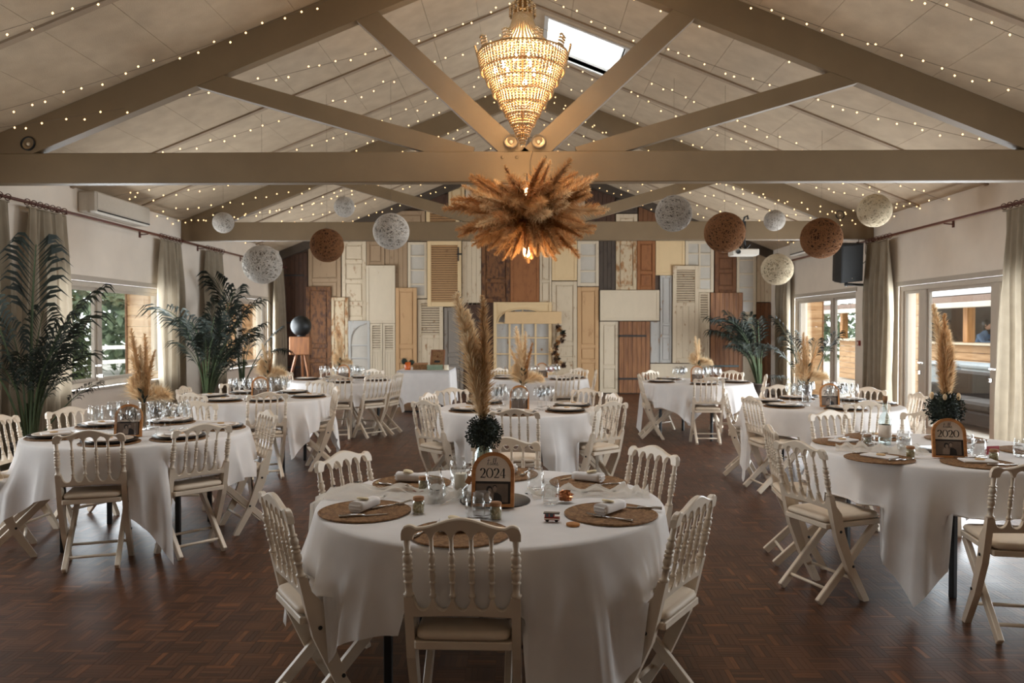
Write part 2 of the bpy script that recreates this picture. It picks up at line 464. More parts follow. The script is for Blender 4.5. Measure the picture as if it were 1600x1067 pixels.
# ================================================================ FLOOR
def floor_mat():
    m, N, L, P = _new('parquet')
    geo = N.new('ShaderNodeNewGeometry')
    def math_(op, a, b=None):
        n = N.new('ShaderNodeMath'); n.operation = op
        for i, q in enumerate((a, b)):
            if q is None: continue
            if isinstance(q, (int, float)): n.inputs[i].default_value = q
            else: L.new(q, n.inputs[i])
        return n.outputs[0]
    sx = N.new('ShaderNodeSeparateXYZ'); L.new(geo.outputs['Position'], sx.inputs[0])
    bx = math_('DIVIDE', sx.outputs[0], BLK); by = math_('DIVIDE', sx.outputs[1], BLK)
    fx = math_('FLOOR', bx); fy = math_('FLOOR', by)
    par = math_('FLOORED_MODULO', math_('ADD', fx, fy), 2.0)
    lx = math_('SUBTRACT', bx, fx); ly = math_('SUBTRACT', by, fy)
    inv = math_('SUBTRACT', 1.0, par)
    t = math_('ADD', math_('MULTIPLY', lx, par), math_('MULTIPLY', ly, inv))      # across the strips
    u = math_('ADD', math_('MULTIPLY', ly, par), math_('MULTIPLY', lx, inv))      # along them
    st = math_('FLOOR', math_('MULTIPLY', t, 5.0))
    cb = N.new('ShaderNodeCombineXYZ'); L.new(fx, cb.inputs[0]); L.new(fy, cb.inputs[1]); L.new(st, cb.inputs[2])
    wn = N.new('ShaderNodeTexWhiteNoise'); wn.noise_dimensions = '3D'; L.new(cb.outputs[0], wn.inputs['Vector'])
    cb2 = N.new('ShaderNodeCombineXYZ'); L.new(math_('MULTIPLY', u, 0.5), cb2.inputs[0]); L.new(math_('MULTIPLY', t, 12.0), cb2.inputs[1]); L.new(math_('MULTIPLY', wn.outputs['Value'], 50.0), cb2.inputs[2])
    gr = N.new('ShaderNodeTexNoise'); gr.inputs['Scale'].default_value = 3.0; gr.inputs['Detail'].default_value = 6; L.new(cb2.outputs[0], gr.inputs['Vector'])
    f = math_('ADD', math_('MULTIPLY', wn.outputs['Value'], 0.72), math_('MULTIPLY', gr.outputs['Fac'], 0.28))
    rp = N.new('ShaderNodeValToRGB'); e = rp.color_ramp.elements
    e[0].position = 0.05; e[0].color = rgb((54, 34, 23)); e[1].position = 0.93; e[1].color = rgb((138, 86, 50))
    k = e.new(0.55); k.color = rgb((80, 50, 32)); k2 = e.new(0.80); k2.color = rgb((90, 58, 38))
    L.new(f, rp.inputs[0]); L.new(rp.outputs[0], P.inputs['Base Color'])
    n2 = N.new('ShaderNodeTexNoise'); n2.inputs['Scale'].default_value = 1.3; n2.inputs['Detail'].default_value = 5
    L.new(geo.outputs['Position'], n2.inputs['Vector'])
    mr = N.new('ShaderNodeMapRange'); mr.inputs[3].default_value = 0.30; mr.inputs[4].default_value = 0.52
    L.new(n2.outputs['Fac'], mr.inputs[0]); L.new(mr.outputs[0], P.inputs['Roughness'])
    P.inputs['Specular IOR Level'].default_value = 0.28
    return m
BLK = 0.13
MT['floor'] = floor_mat()
MT['floor_gap'] = pmat('parquet_joint', (44, 29, 20), 0.8, 0.1, 20)

fl = MB(); fl.box(-HW-WT, HW+WT, Y0-WT, Y1+0.1, -0.14, -0.002)
floor = tag(fl.build('floor', MT['floor_gap']), 'dark brown mosaic parquet floor laid in square blocks', kind='structure')

def np_boxes(name, rects, z0, z1, mat, parent):
    """many flat boxes (x0,x1,y0,y1) without undersides as one mesh"""
    r = np.array(rects, dtype=np.float64); n = len(r)
    v = np.zeros((n, 8, 3))
    for k, (a, b) in enumerate(((0, 2), (1, 2), (1, 3), (0, 3))):
        v[:, k, 0] = r[:, a]; v[:, k, 1] = r[:, b]; v[:, k, 2] = z0
        v[:, k+4, 0] = r[:, a]; v[:, k+4, 1] = r[:, b]; v[:, k+4, 2] = z1
    q = np.array([(4, 5, 6, 7), (0, 1, 5, 4), (1, 2, 6, 5), (2, 3, 7, 6), (3, 0, 4, 7)])
    f = (q[None] + (np.arange(n)*8)[:, None, None]).reshape(-1, 4)
    me = bpy.data.meshes.new(name)
    me.vertices.add(n*8); me.vertices.foreach_set('co', v.reshape(-1))
    me.loops.add(len(f)*4); me.loops.foreach_set('vertex_index', f.reshape(-1).astype(np.int32))
    me.polygons.add(len(f)); me.polygons.foreach_set('loop_start', (np.arange(len(f))*4).astype(np.int32))
    me.polygons.foreach_set('loop_total', np.full(len(f), 4, dtype=np.int32))
    me.polygons.foreach_set('use_smooth', np.zeros(len(f), dtype=bool)); me.update(calc_edges=True); me.materials.append(mat)
    o = bpy.data.objects.new(name, me); link(o, parent)
    return o

def block_strips(ix, iy):
    g = 0.0005; x = ix*BLK; y = iy*BLK; w = BLK/5; out = []
    for k in range(5):
        if (ix + iy) % 2 == 1: out.append((x+k*w+g, x+(k+1)*w-g, y+g, y+BLK-g))
        else: out.append((x+g, x+BLK-g, y+k*w+g, y+(k+1)*w-g))
    return out
near_cells = set()
_rows = []
for iy in range(25, 40):
    for ix in range(-30, 30):
        yc = (iy+0.5)*BLK; xc = (ix+0.5)*BLK
        if abs(xc + 0.02*yc) < 0.69*yc: _rows.append((yc, ix, iy))
_rows.sort()
blk_me = {}
for par in (0, 1):
    mb = MB()
    for (a, b, c, d) in block_strips(par, 0): mb.box(a - par*BLK, b - par*BLK, c, d, -0.002, 0.0)
    blk_me[par] = mb.mesh('parquet_block', MT['floor'])
for (_, ix, iy) in _rows[:300]:
    near_cells.add((ix, iy))
    obj('parquet_block', blk_me[(ix+iy) % 2], floor, (ix*BLK, iy*BLK, 0))
rects = []
nx = int(HW/BLK)
for iy in range(int(2.4/BLK), int(Y1/BLK)):
    for ix in range(-nx-1, nx+1):
        if (ix, iy) in near_cells: continue
        if iy*BLK < 9.0: rects += block_strips(ix, iy)
        else: rects.append((ix*BLK+0.0009, (ix+1)*BLK-0.0009, iy*BLK+0.0009, (iy+1)*BLK-0.0009))
o = np_boxes('parquet_strips', rects, -0.002, 0.0, MT['floor'], floor); o['kind'] = 'stuff'
np_boxes('parquet_behind', [(-HW, HW, Y0, int(2.4/BLK)*BLK)], -0.002, 0.0, MT['floor'], floor)

# ================================================================ WALLS
def side_wall(name, sx, opens):
    mb = MB()
    ys = sorted({Y0-WT, Y1+WT} | {o[0] for o in opens} | {o[1] for o in opens})
    zs = sorted({-0.02, EAVE} | {o[2] for o in opens} | {o[3] for o in opens})
    for i in range(len(ys)-1):
        for j in range(len(zs)-1):
            ym = (ys[i]+ys[i+1])/2; zm = (zs[j]+zs[j+1])/2
            if any(a < ym < b and c < zm < d for a, b, c, d in opens): continue
            x0, x1 = (sx*HW, sx*(HW+WT)) if sx > 0 else (sx*(HW+WT), sx*HW)
            mb.box(x0, x1, ys[i], ys[i+1], zs[j], zs[j+1])
    return mb.build(name, MT['wall'])
tag(side_wall('wall_left', -1, OPEN_L), 'off white plastered wall with windows on the left', kind='structure')
tag(side_wall('wall_right', 1, OPEN_R), 'off white plastered wall with glazed doors on the right', kind='structure')
def gable(name, y0, y1, opens=()):
    mb = MB()
    xs = sorted({-HW, HW, 0} | {o[0] for o in opens} | {o[1] for o in opens})
    for i in range(len(xs)-1):
        a, b = xs[i], xs[i+1]; xm = (a+b)/2
        zc = [o for o in opens if o[0] < xm < o[1]]
        spans = [(-0.02, None)] if not zc else [(zc[0][3], None)]
        if zc and zc[0][2] > 0.05: mb.box(a, b, y0, y1, -0.02, zc[0][2])
        for (z0, _) in spans:
            za, zb = ceil_z(a)+0.1, ceil_z(b)+0.1
            v = [(a,y0,z0),(b,y0,z0),(b,y1,z0),(a,y1,z0),(a,y0,za),(b,y0,zb),(b,y1,zb),(a,y1,za)]
            mb.add(v, [(0,3,2,1),(4,5,6,7),(0,1,5,4),(1,2,6,5),(2,3,7,6),(3,0,4,7)])
    return mb
MT['board_wall'] = wood_mat('rough_boards', (88, 66, 48), (66, 48, 34))
tag(gable('wall_back', Y1, Y1+WT).build('wall_back', MT['board_wall']), 'rough boarded end wall behind the old doors', kind='structure')
tag(gable('wall_front', Y0-WT, Y0).build('wall_front', MT['wall']), 'plastered end wall behind the camera', kind='structure')

# ================================================================ CEILING
SKY = (0.30, 1.27, 9.66, 10.84)
SKY_ADDED = [(1, (0.30, 1.27, 4.30, 5.48)), (-1, (0.30, 1.27, 4.30, 5.48))]   # unseen skylights, added to brighten the table tops
def slope_pt(s, x, y, off): return (s*x, y, RIDGE - SLOPE*x - off)
def slope_box(mb, s, x0, x1, y0, y1, o0, o1):
    v = [slope_pt(s, x, y, o) for o in (o1, o0) for (x, y) in ((x0, y0), (x1, y0), (x1, y1), (x0, y1))]
    f = [(0,3,2,1),(4,5,6,7),(0,1,5,4),(1,2,6,5),(2,3,7,6),(3,0,4,7)]
    if s < 0: f = [q[::-1] for q in f]
    mb.add(v, f)
def cut(rc, h):
    a, b, c, d = rc; x0, x1, y0, y1 = h
    if b <= x0 or a >= x1 or d <= y0 or c >= y1: return [rc]
    out = []
    if a < x0: out.append((a, x0, c, d))
    if b > x1: out.append((x1, b, c, d))
    m0, m1 = max(a, x0), min(b, x1)
    if c < y0: out.append((m0, m1, c, y0))
    if d > y1: out.append((m0, m1, y1, d))
    return out
mb = MB()
for s_ in (-1, 1):
    rcs = [(0, HW+0.5, Y0-WT, Y1+WT)]
    for h_ in ([SKY] if s_ > 0 else []) + [q for (e_, q) in SKY_ADDED if e_ == s_]: rcs = [r2 for r1 in rcs for r2 in cut(r1, h_)]
    for rc in rcs: slope_box(mb, s_, *rc, -0.06, -0.012)
ceiling = tag(mb.build('ceiling', MT['ceiling']), 'sloping ceiling of textured boards with battens', kind='structure')
BAT = [4.55 + 1.63*k for k in range(9)]           # lines of battens / trusses
for i in range(len(BAT)-1):
    a, b = BAT[i], BAT[i+1]
    if i == len(BAT)-2: b = Y1
    for s in (-1, 1):
        for k in range(10):
            x0 = k*HW/10; x1 = (k+1)*HW/10
            rs = [(x0+0.002, x1-0.002, a, b)]
            for h_ in ([SKY] if s > 0 else []) + [q for (e_, q) in SKY_ADDED if e_ == s]: rs = [q for r0 in rs for q in cut(r0, h_)]
            for rc in rs:
                p = MB(); slope_box(p, s, rc[0], rc[1], rc[2], rc[3], -0.012, 0.0)
                p.build('ceiling_panel', MT['ceiling'], ceiling)
for yb in BAT:
    for s in (-1, 1):
        p = MB(); slope_box(p, s, 0.0, HW, yb-0.035, yb+0.035, 0.0, 0.022); p.build('batten', MT['batten'], ceiling)
p = MB(); p.box(-0.07, 0.07, 4.5, Y1, RIDGE-0.055, RIDGE-0.02); p.build('ridge_batten', MT['batten'], ceiling)
# water stains on the boards near the camera side of the right slope are left to the board material

# skylight
sk = empty('window_4', (0, 0, 0), kind='structure', label='skylight with a white slatted blind in the right roof slope')
mb = MB(); x0, x1, y0, y1 = SKY
for rc in ((x0-0.05, x1+0.05, y0-0.05, y0), (x0-0.05, x1+0.05, y1, y1+0.05), (x0-0.05, x0, y0, y1), (x1, x1+0.05, y0, y1)):
    slope_box(mb, 1, *rc, -0.10, 0.016)
MT['sky_frame'] = pmat('skylight_frame', (200, 198, 194), 0.5, 0.03, 10)
mb.build('frame', MT['sky_frame'], sk)
mb = MB(); slope_box(mb, 1, x0, x1, y0, y1, -0.085, -0.078); mb.build('pane', MT['pane'], sk)
MT['blind'] = cloth_mat('blind_slat', (196, 196, 196), 0.12)
for k in range(12):
    yy = y0 + 0.05 + k*0.062
    mb = MB()
    v = [slope_pt(1, x0+0.06, yy, -0.025), slope_pt(1, x1-0.06, yy, -0.025), slope_pt(1, x1-0.06, yy+0.052, -0.042), slope_pt(1, x0+0.06, yy+0.052, -0.042)]
    w = [(a, b, c-0.002) for a, b, c in v]
    mb.add(v + w, [(0,1,2,3),(7,6,5,4),(0,4,5,1),(1,5,6,2),(2,6,7,3),(3,7,4,0)])
    mb.build('blind_slat', MT['blind'], sk)
portal('daylight_portal', (0.78, 10.25, RIDGE - SLOPE*0.78 + 0.3), (0, math.atan(SLOPE), 0), 0.97, 1.18)
daylight((0.78, 10.25, RIDGE - SLOPE*0.78 + 0.0), (0, math.atan(SLOPE), 0), 0.9, 1.1)
for i_, (s_, (a_, b_, c_, d_)) in enumerate(SKY_ADDED):
    w_ = empty('window_%d' % (5+i_), (0, 0, 0), kind='structure', label='skylight added out of view to light the table tops')
    mb = MB()
    for rc in ((a_-0.05, b_+0.05, c_-0.05, c_), (a_-0.05, b_+0.05, d_, d_+0.05), (a_-0.05, a_, c_, d_), (b_, b_+0.05, c_, d_)): slope_box(mb, s_, *rc, -0.10, 0.016)
    mb.build('frame', MT['sky_frame'], w_)
    mb = MB(); slope_box(mb, s_, a_, b_, c_, d_, -0.085, -0.078); mb.build('pane', MT['pane'], w_)
    daylight((s_*(a_+b_)/2, (c_+d_)/2, RIDGE - SLOPE*(a_+b_)/2 + 0.0), (0, s_*math.atan(SLOPE), 0), b_-a_, d_-c_, 1.0)  # downlight for the tables from the added skylight

# ================================================================ ROOF TRUSSES
def truss(n, yf, label):
    t = empty('trim_%d' % n, (0, yf, 0), kind='structure', label=label)
    th = 0.13
    mb = MB(); mb.cbox(-HW, HW, 0, th, 2.95, 3.25, 0.008); mb.build('tie_beam', MT['beam'], t)
    for s in (-1, 1):
        mb = MB()
        D = 0.335
        v = []
        for y in (0.006, th-0.006):
            for (x, o) in ((0, 0.0), (HW, 0.0), (HW, D), (0, D)):
                v.append((s*x, y, RIDGE-0.004-SLOPE*x-o))
        f = [(0,1,2,3),(7,6,5,4),(0,4,5,1),(1,5,6,2),(2,6,7,3),(3,7,4,0)]
        mb.add(v, f); mb.build('rafter', MT['beam'], t)
        mb = MB()
        def slab(p0, p1, w, ya, yb):
            d = Vector((p1[0]-p0[0], 0, p1[1]-p0[1])).normalized(); nn = Vector((-d.z, 0, d.x))*w/2
            P = [(p0[0]+nn.x, p0[1]+nn.z), (p1[0]+nn.x, p1[1]+nn.z), (p1[0]-nn.x, p1[1]-nn.z), (p0[0]-nn.x, p0[1]-nn.z)]
            mb.prism(P, ya, yb)
        slab((s*0.02, 3.17), (s*1.68, 4.70), 0.205, 0.012, 0.118); mb.build('inner_strut', MT['beam'], t)
        mb = MB()
        slab((s*0.52, 3.21), (s*3.22, 3.99), 0.175, 0.018, 0.112); mb.build('outer_strut', MT['beam'], t)
    for (x, z) in ((-0.22, 3.19), (0.2, 3.19), (0.0, 3.02), (-0.08, 3.19)):
        mb = MB(); mb.lathe([(0.0, 0), (0.016, 0), (0.016, 0.006), (0.0, 0.009)], 10, Matrix.Translation((x, 0, z)) @ Matrix.Rotation(R(90), 4, 'X'))
        mb.build('bolt', MT['beam'], t)
    return t
truss(1, 7.50, 'greige painted roof truss spanning the room above the front tables')
truss(2, 12.45, 'greige painted roof truss further back, behind the hanging globes')
t = empty('trim_3', (0, Y1-0.06, 0), kind='structure', label='dark rafters along the top of the door wall')
for s in (-1, 1):
    mb = MB(); v = []
    for y in (-0.10, 0.05):
        for (x, o) in ((0, 0.0), (HW, 0.0), (HW, 0.2), (0, 0.2)): v.append((s*x, y, RIDGE-SLOPE*x-o))
    mb.add(v, [(0,1,2,3),(7,6,5,4),(0,4,5,1),(1,5,6,2),(2,6,7,3),(3,7,4,0)]); mb.build('rafter', MT['dark_beam'], t)

# ================================================================ WINDOWS AND GLAZED DOORS
def glazing(name, sx, op, posts, label, sill=False, leaves=()):
    y0, y1, z0, z1 = op
    w = empty(name, (sx*HW, (y0+y1)/2, 0), kind='structure', label=label)
    yc = (y0+y1)/2
    xa, xb = (0.03, 0.11) if sx > 0 else (-0.11, -0.03)
    mb = MB(); fw = 0.075
    for (a, b, c, d) in ((y0, y1, z1-fw, z1), (y0, y1, z0, z0+fw), (y0, y0+fw, z0+fw, z1-fw), (y1-fw, y1, z0+fw, z1-fw)):
        mb.cbox(xa, xb, a-yc, b-yc, c, d, 0.008)
    mb.build('frame', MT['alu'], w)
    ed = [y0+fw] + [e for p in posts for e in p] + [y1-fw]
    for (pa, pb) in posts:
        mb = MB(); mb.cbox(xa-0.01*sx, xb-0.01*sx, pa-yc, pb-yc, z0+fw, z1-fw, 0.006); mb.build('mullion', MT['alu'], w)
    for k in range(0, len(ed), 2):
        a, b = ed[k], ed[k+1]
        mb = MB(); lw = 0.04
        xm = (xa+xb)/2
        for (c, d, e, f) in ((a, b, z0+fw, z0+fw+lw), (a, b, z1-fw-lw, z1-fw), (a, a+lw, z0+fw+lw, z1-fw-lw), (b-lw, b, z0+fw+lw, z1-fw-lw)):
            mb.box(xm-0.02, xm+0.02, c-yc, d-yc, e, f)
        sash = mb.build('sash', MT['alu'], w)
        mb = MB(); mb.box(xm-0.004, xm+0.004, a+lw-yc, b-lw-yc, z0+fw+lw, z1-fw-lw); mb.build('pane', MT['pane'], sash)
    if sill:
        mb = MB()
        q0, q1 = (-0.05, 0.10) if sx > 0 else (-0.10, 0.05)
        mb.cbox(q0, q1, y0-0.05-yc, y1+0.05-yc, z0-0.045, z0-0.002, 0.006); mb.build('sill', MT['alu'], w)
    # trim round the opening
    mb = MB(); q0, q1 = (-0.014, 0.02) if sx > 0 else (-0.02, 0.014)
    mb.box(q0, q1, y0-0.06-yc, y1+0.06-yc, z1, z1+0.07); mb.build('head_trim', MT['alu'], w)
    for yh in leaves:
        mb = MB(); hx = -0.02 if sx > 0 else 0.02
        mb.tube([(xa if sx > 0 else xb, yh-yc, 1.02), (hx, yh-yc, 1.02)], 0.009, 8)
        mb.tube([(hx, yh-yc, 1.02), (hx, yh-yc-0.12, 1.02)], 0.009, 8)
        mb.cbox(min(hx, xa), max(hx, xb-0.08*sx), yh-yc-0.012, yh-yc+0.012, 0.86, 0.90, 0.003)
        mb.build('handle', MT['steel'], w)
    return w
glazing('window_1', -1, OPEN_L[-2], [(10.03, 10.13)], 'wide grey framed window beside the tall palm on the left', True, (10.02,))
glazing('window_2', -1, OPEN_L[-1], [(15.1, 15.2)], 'grey framed window far down the left wall', True)
glazing('window_3', -1, OPEN_L[0], [(5.05, 5.15)], 'grey framed window added out of view on the left for daylight', True)
glazing('door_1', 1, OPEN_R[-2], [(9.20, 9.38), (10.88, 11.06)], 'greige glazed terrace door in the right wall', False, (9.33, 11.0))
glazing('door_2', 1, OPEN_R[-1], [(14.13, 14.25)], 'greige glazed door far down the right wall')
glazing('door_3', 1, OPEN_R[0], [(5.05, 5.15)], 'glazed door added out of view on the right for daylight')
for sx, nm, ops in ((-1, 'left', []), (1, 'right', OPEN_R)):
    mb = MB(); cur = Y0
    for op in sorted(ops) + [(Y1, Y1, 0, 0)]:
        if op[0] > cur:
            a, b = (sx*HW-0.018, sx*HW) if sx > 0 else (sx*HW, sx*HW+0.018)
            mb.cbox(a, b, cur, op[0], 0, 0.1, 0.004)
        cur = op[1]
    tag(mb.build('baseboard_' + nm, MT['alu']), kind='structure', label='painted baseboard along the %s wall' % nm)

# ================================================================ CURTAINS AND RODS
def curtain(sx, y0, y1, label, folds=6, seed=0, zt=2.86, flare=0.0):
    rnd = random.Random(seed)
    c = empty('curtain', (sx*(HW-0.13), (y0+y1)/2, 0), label=label, cat='curtain', group='greige curtains on wooden rods')
    n = folds*10; rows = 26; v = []; f = []
    ph = [rnd.uniform(-0.5, 0.5) for _ in range(folds+1)]; am = [rnd.uniform(0.6, 1.2) for _ in range(folds+1)]
    yc = (y0+y1)/2; W = y1-y0
    for j in range(rows+1):
        q = j/rows; z = zt - q*(zt-0.02)
        wid = 0.80 + 0.20*min(1, q*2.5) + flare*q
        for i in range(n+1):
            t = i/n; k = t*folds; a = am[int(min(folds, k))]
            A = (0.022 + 0.05*min(1, q*4))*a
            ang = 2*math.pi*(k + 0.15*math.sin(3*q+ph[int(min(folds, k))]*4))
            x = -sx*(A*math.sin(ang)) + 0.012*math.sin(7*t+5*q+seed)
            y = (t-0.5)*W*wid + 0.02*math.sin(ang*0.5+q*3+seed) + 0.03*q*math.sin(seed+4*t)
            v.append((x, y, z))
    for j in range(rows):
        for i in range(n):
            a = j*(n+1)+i; f.append((a, a+1, a+n+2, a+n+1))
    mb = MB(); mb.add(v, f, True); mb.build('drape', MT['curtain'], c)
    mb = MB(); mb.cbox(-0.02, 0.02, -W*0.40, W*0.40, zt-0.005, zt+0.012, 0.004); mb.build('heading_tape', MT['curtain'], c)
    for k in range(folds+1):
        y = (k/folds-0.5)*W*0.8
        mb = MB(); pts = [(0.0, y, zt+0.047+0.035*math.cos(a)) if False else (0.034*math.sin(a), y, zt+0.055+0.034*math.cos(a)) for a in [2*math.pi*i/12 for i in range(13)]]
        mb.tube(pts, 0.0055, 6, False); mb.build('ring', MT['rod'], c)
    return c
curtain(-1, 7.35, 8.15, 'greige curtain cut by the left picture edge behind the tall palm', 5, 1)
curtain(-1, 8.30, 9.15, 'greige curtain at the near side of the left window, behind the tall palm', 6, 2, flare=0.1)
curtain(-1, 11.42, 12.25, 'greige curtain between the left window and the second palm', 6, 3)
curtain(-1, 13.1, 13.95, 'greige curtain behind the second palm on the left wall', 6, 4)
curtain(-1, 16.6, 17.4, 'greige curtain in the far left corner by the dark barn door', 5, 5)
curtain(1, 11.55, 12.5, 'greige curtain on the right wall between the speaker and the terrace door', 7, 6)
curtain(1, 8.15, 8.98, 'greige curtain at the right picture edge beside the terrace door', 6, 7)
curtain(1, 15.95, 16.85, 'greige curtain in the far right corner behind a palm', 6, 8)
def rod(sx, y0, y1, label, z=2.915):
    r = empty('curtain_rod', (sx*(HW-0.13), (y0+y1)/2, z), label=label, cat='curtain rod', group='wooden curtain rods')
    h = (y1-y0)/2
    mb = MB(); mb.tube([(0, -h, 0), (0, h, 0)], 0.017, 10); mb.build('pole', MT['rod'], r)
    for e in (-1, 1):
        mb = MB(); mb.ball((0, e*(h+0.03), 0), 0.034, 10, 8); mb.build('finial', MT['rod'], r)
    k = max(2, int((y1-y0)/1.6))
    for i in range(k):
        y = -h + 0.25 + i*(2*h-0.5)/(k-1)
        mb = MB(); mb.tube([(0, y, -0.022), (sx*0.07, y, -0.03), (sx*0.13, y, -0.03)], 0.009, 6)
        mb.cbox(min(sx*0.118, sx*0.13), max(sx*0.118, sx*0.13), y-0.025, y+0.025, -0.075, 0.02, 0.004)
        mb.build('bracket', MT['rod'], r)
rod(-1, 6.9, 15.3, 'long red brown curtain rod along the left wall')
rod(-1, 16.35, 17.5, 'short red brown curtain rod in the far left corner')
rod(1, 7.6, 12.72, 'red brown curtain rod above the terrace door')
rod(1, 13.2, 16.95, 'red brown curtain rod far down the right wall')
# ================================================================ OLD DOORS ON THE END WALL
DY = Y1 - 0.01   # back of the doors
PX = 68.0
def bx(px): return (px-820)/PX
def bz(py): return 1.52 + (512-py)/PX
PAINT = {
 'white': old_paint('paint_white', (198, 182, 158), (168, 138, 104), 0.62, 0.72, 5),
 'worn_white': old_paint('paint_worn_white', (196, 178, 152), (146, 108, 74), 0.58, 0.66, 6),
 'cream': old_paint('paint_cream', (208, 180, 138), (164, 124, 84), 0.66, 0.74, 4),
 'tan': old_paint('paint_tan', (186, 148, 106), (150, 108, 70), 0.60, 0.70, 4),
 'taupe': old_paint('paint_taupe', (152, 126, 98), (108, 84, 62), 0.58, 0.70, 5),
 'grey': old_paint('paint_grey', (128, 118, 108), (98, 78, 60), 0.60, 0.68, 5),
 'cool': old_paint('paint_cool', (176, 172, 166), (150, 114, 76), 0.58, 0.64, 5),
 'brown': old_paint('paint_brown', (110, 70, 40), (78, 46, 26), 0.5, 0.7, 6),
 'orange': old_paint('paint_orange', (142, 90, 50), (112, 66, 34), 0.5, 0.7, 6),
 'rust': old_paint('paint_rust', (112, 72, 38), (74, 44, 24), 0.47, 0.57, 8),
 'rusty_tan': old_paint('paint_rusty_tan', (190, 170, 140), (152, 106, 62), 0.50, 0.58, 6),
 'dark': old_paint('paint_dark', (74, 48, 32), (48, 30, 20), 0.5, 0.7, 6),
 'plank': wood_mat('plank_wood', (146, 98, 58), (110, 68, 38)),
 'darkgrey': old_paint('paint_darkgrey', (72, 60, 50), (50, 38, 30), 0.5, 0.7, 6),
}
MT['hinge'] = pmat('old_iron', (46, 42, 40), 0.7, 0.2, 30)
MT['blue_iron'] = pmat('painted_iron', (84, 96, 98), 0.6, 0.15, 30)
MT['mirror_glass'] = pmat('old_pane', (186, 178, 166), 0.25, 0.08, 4, spec=0.6)

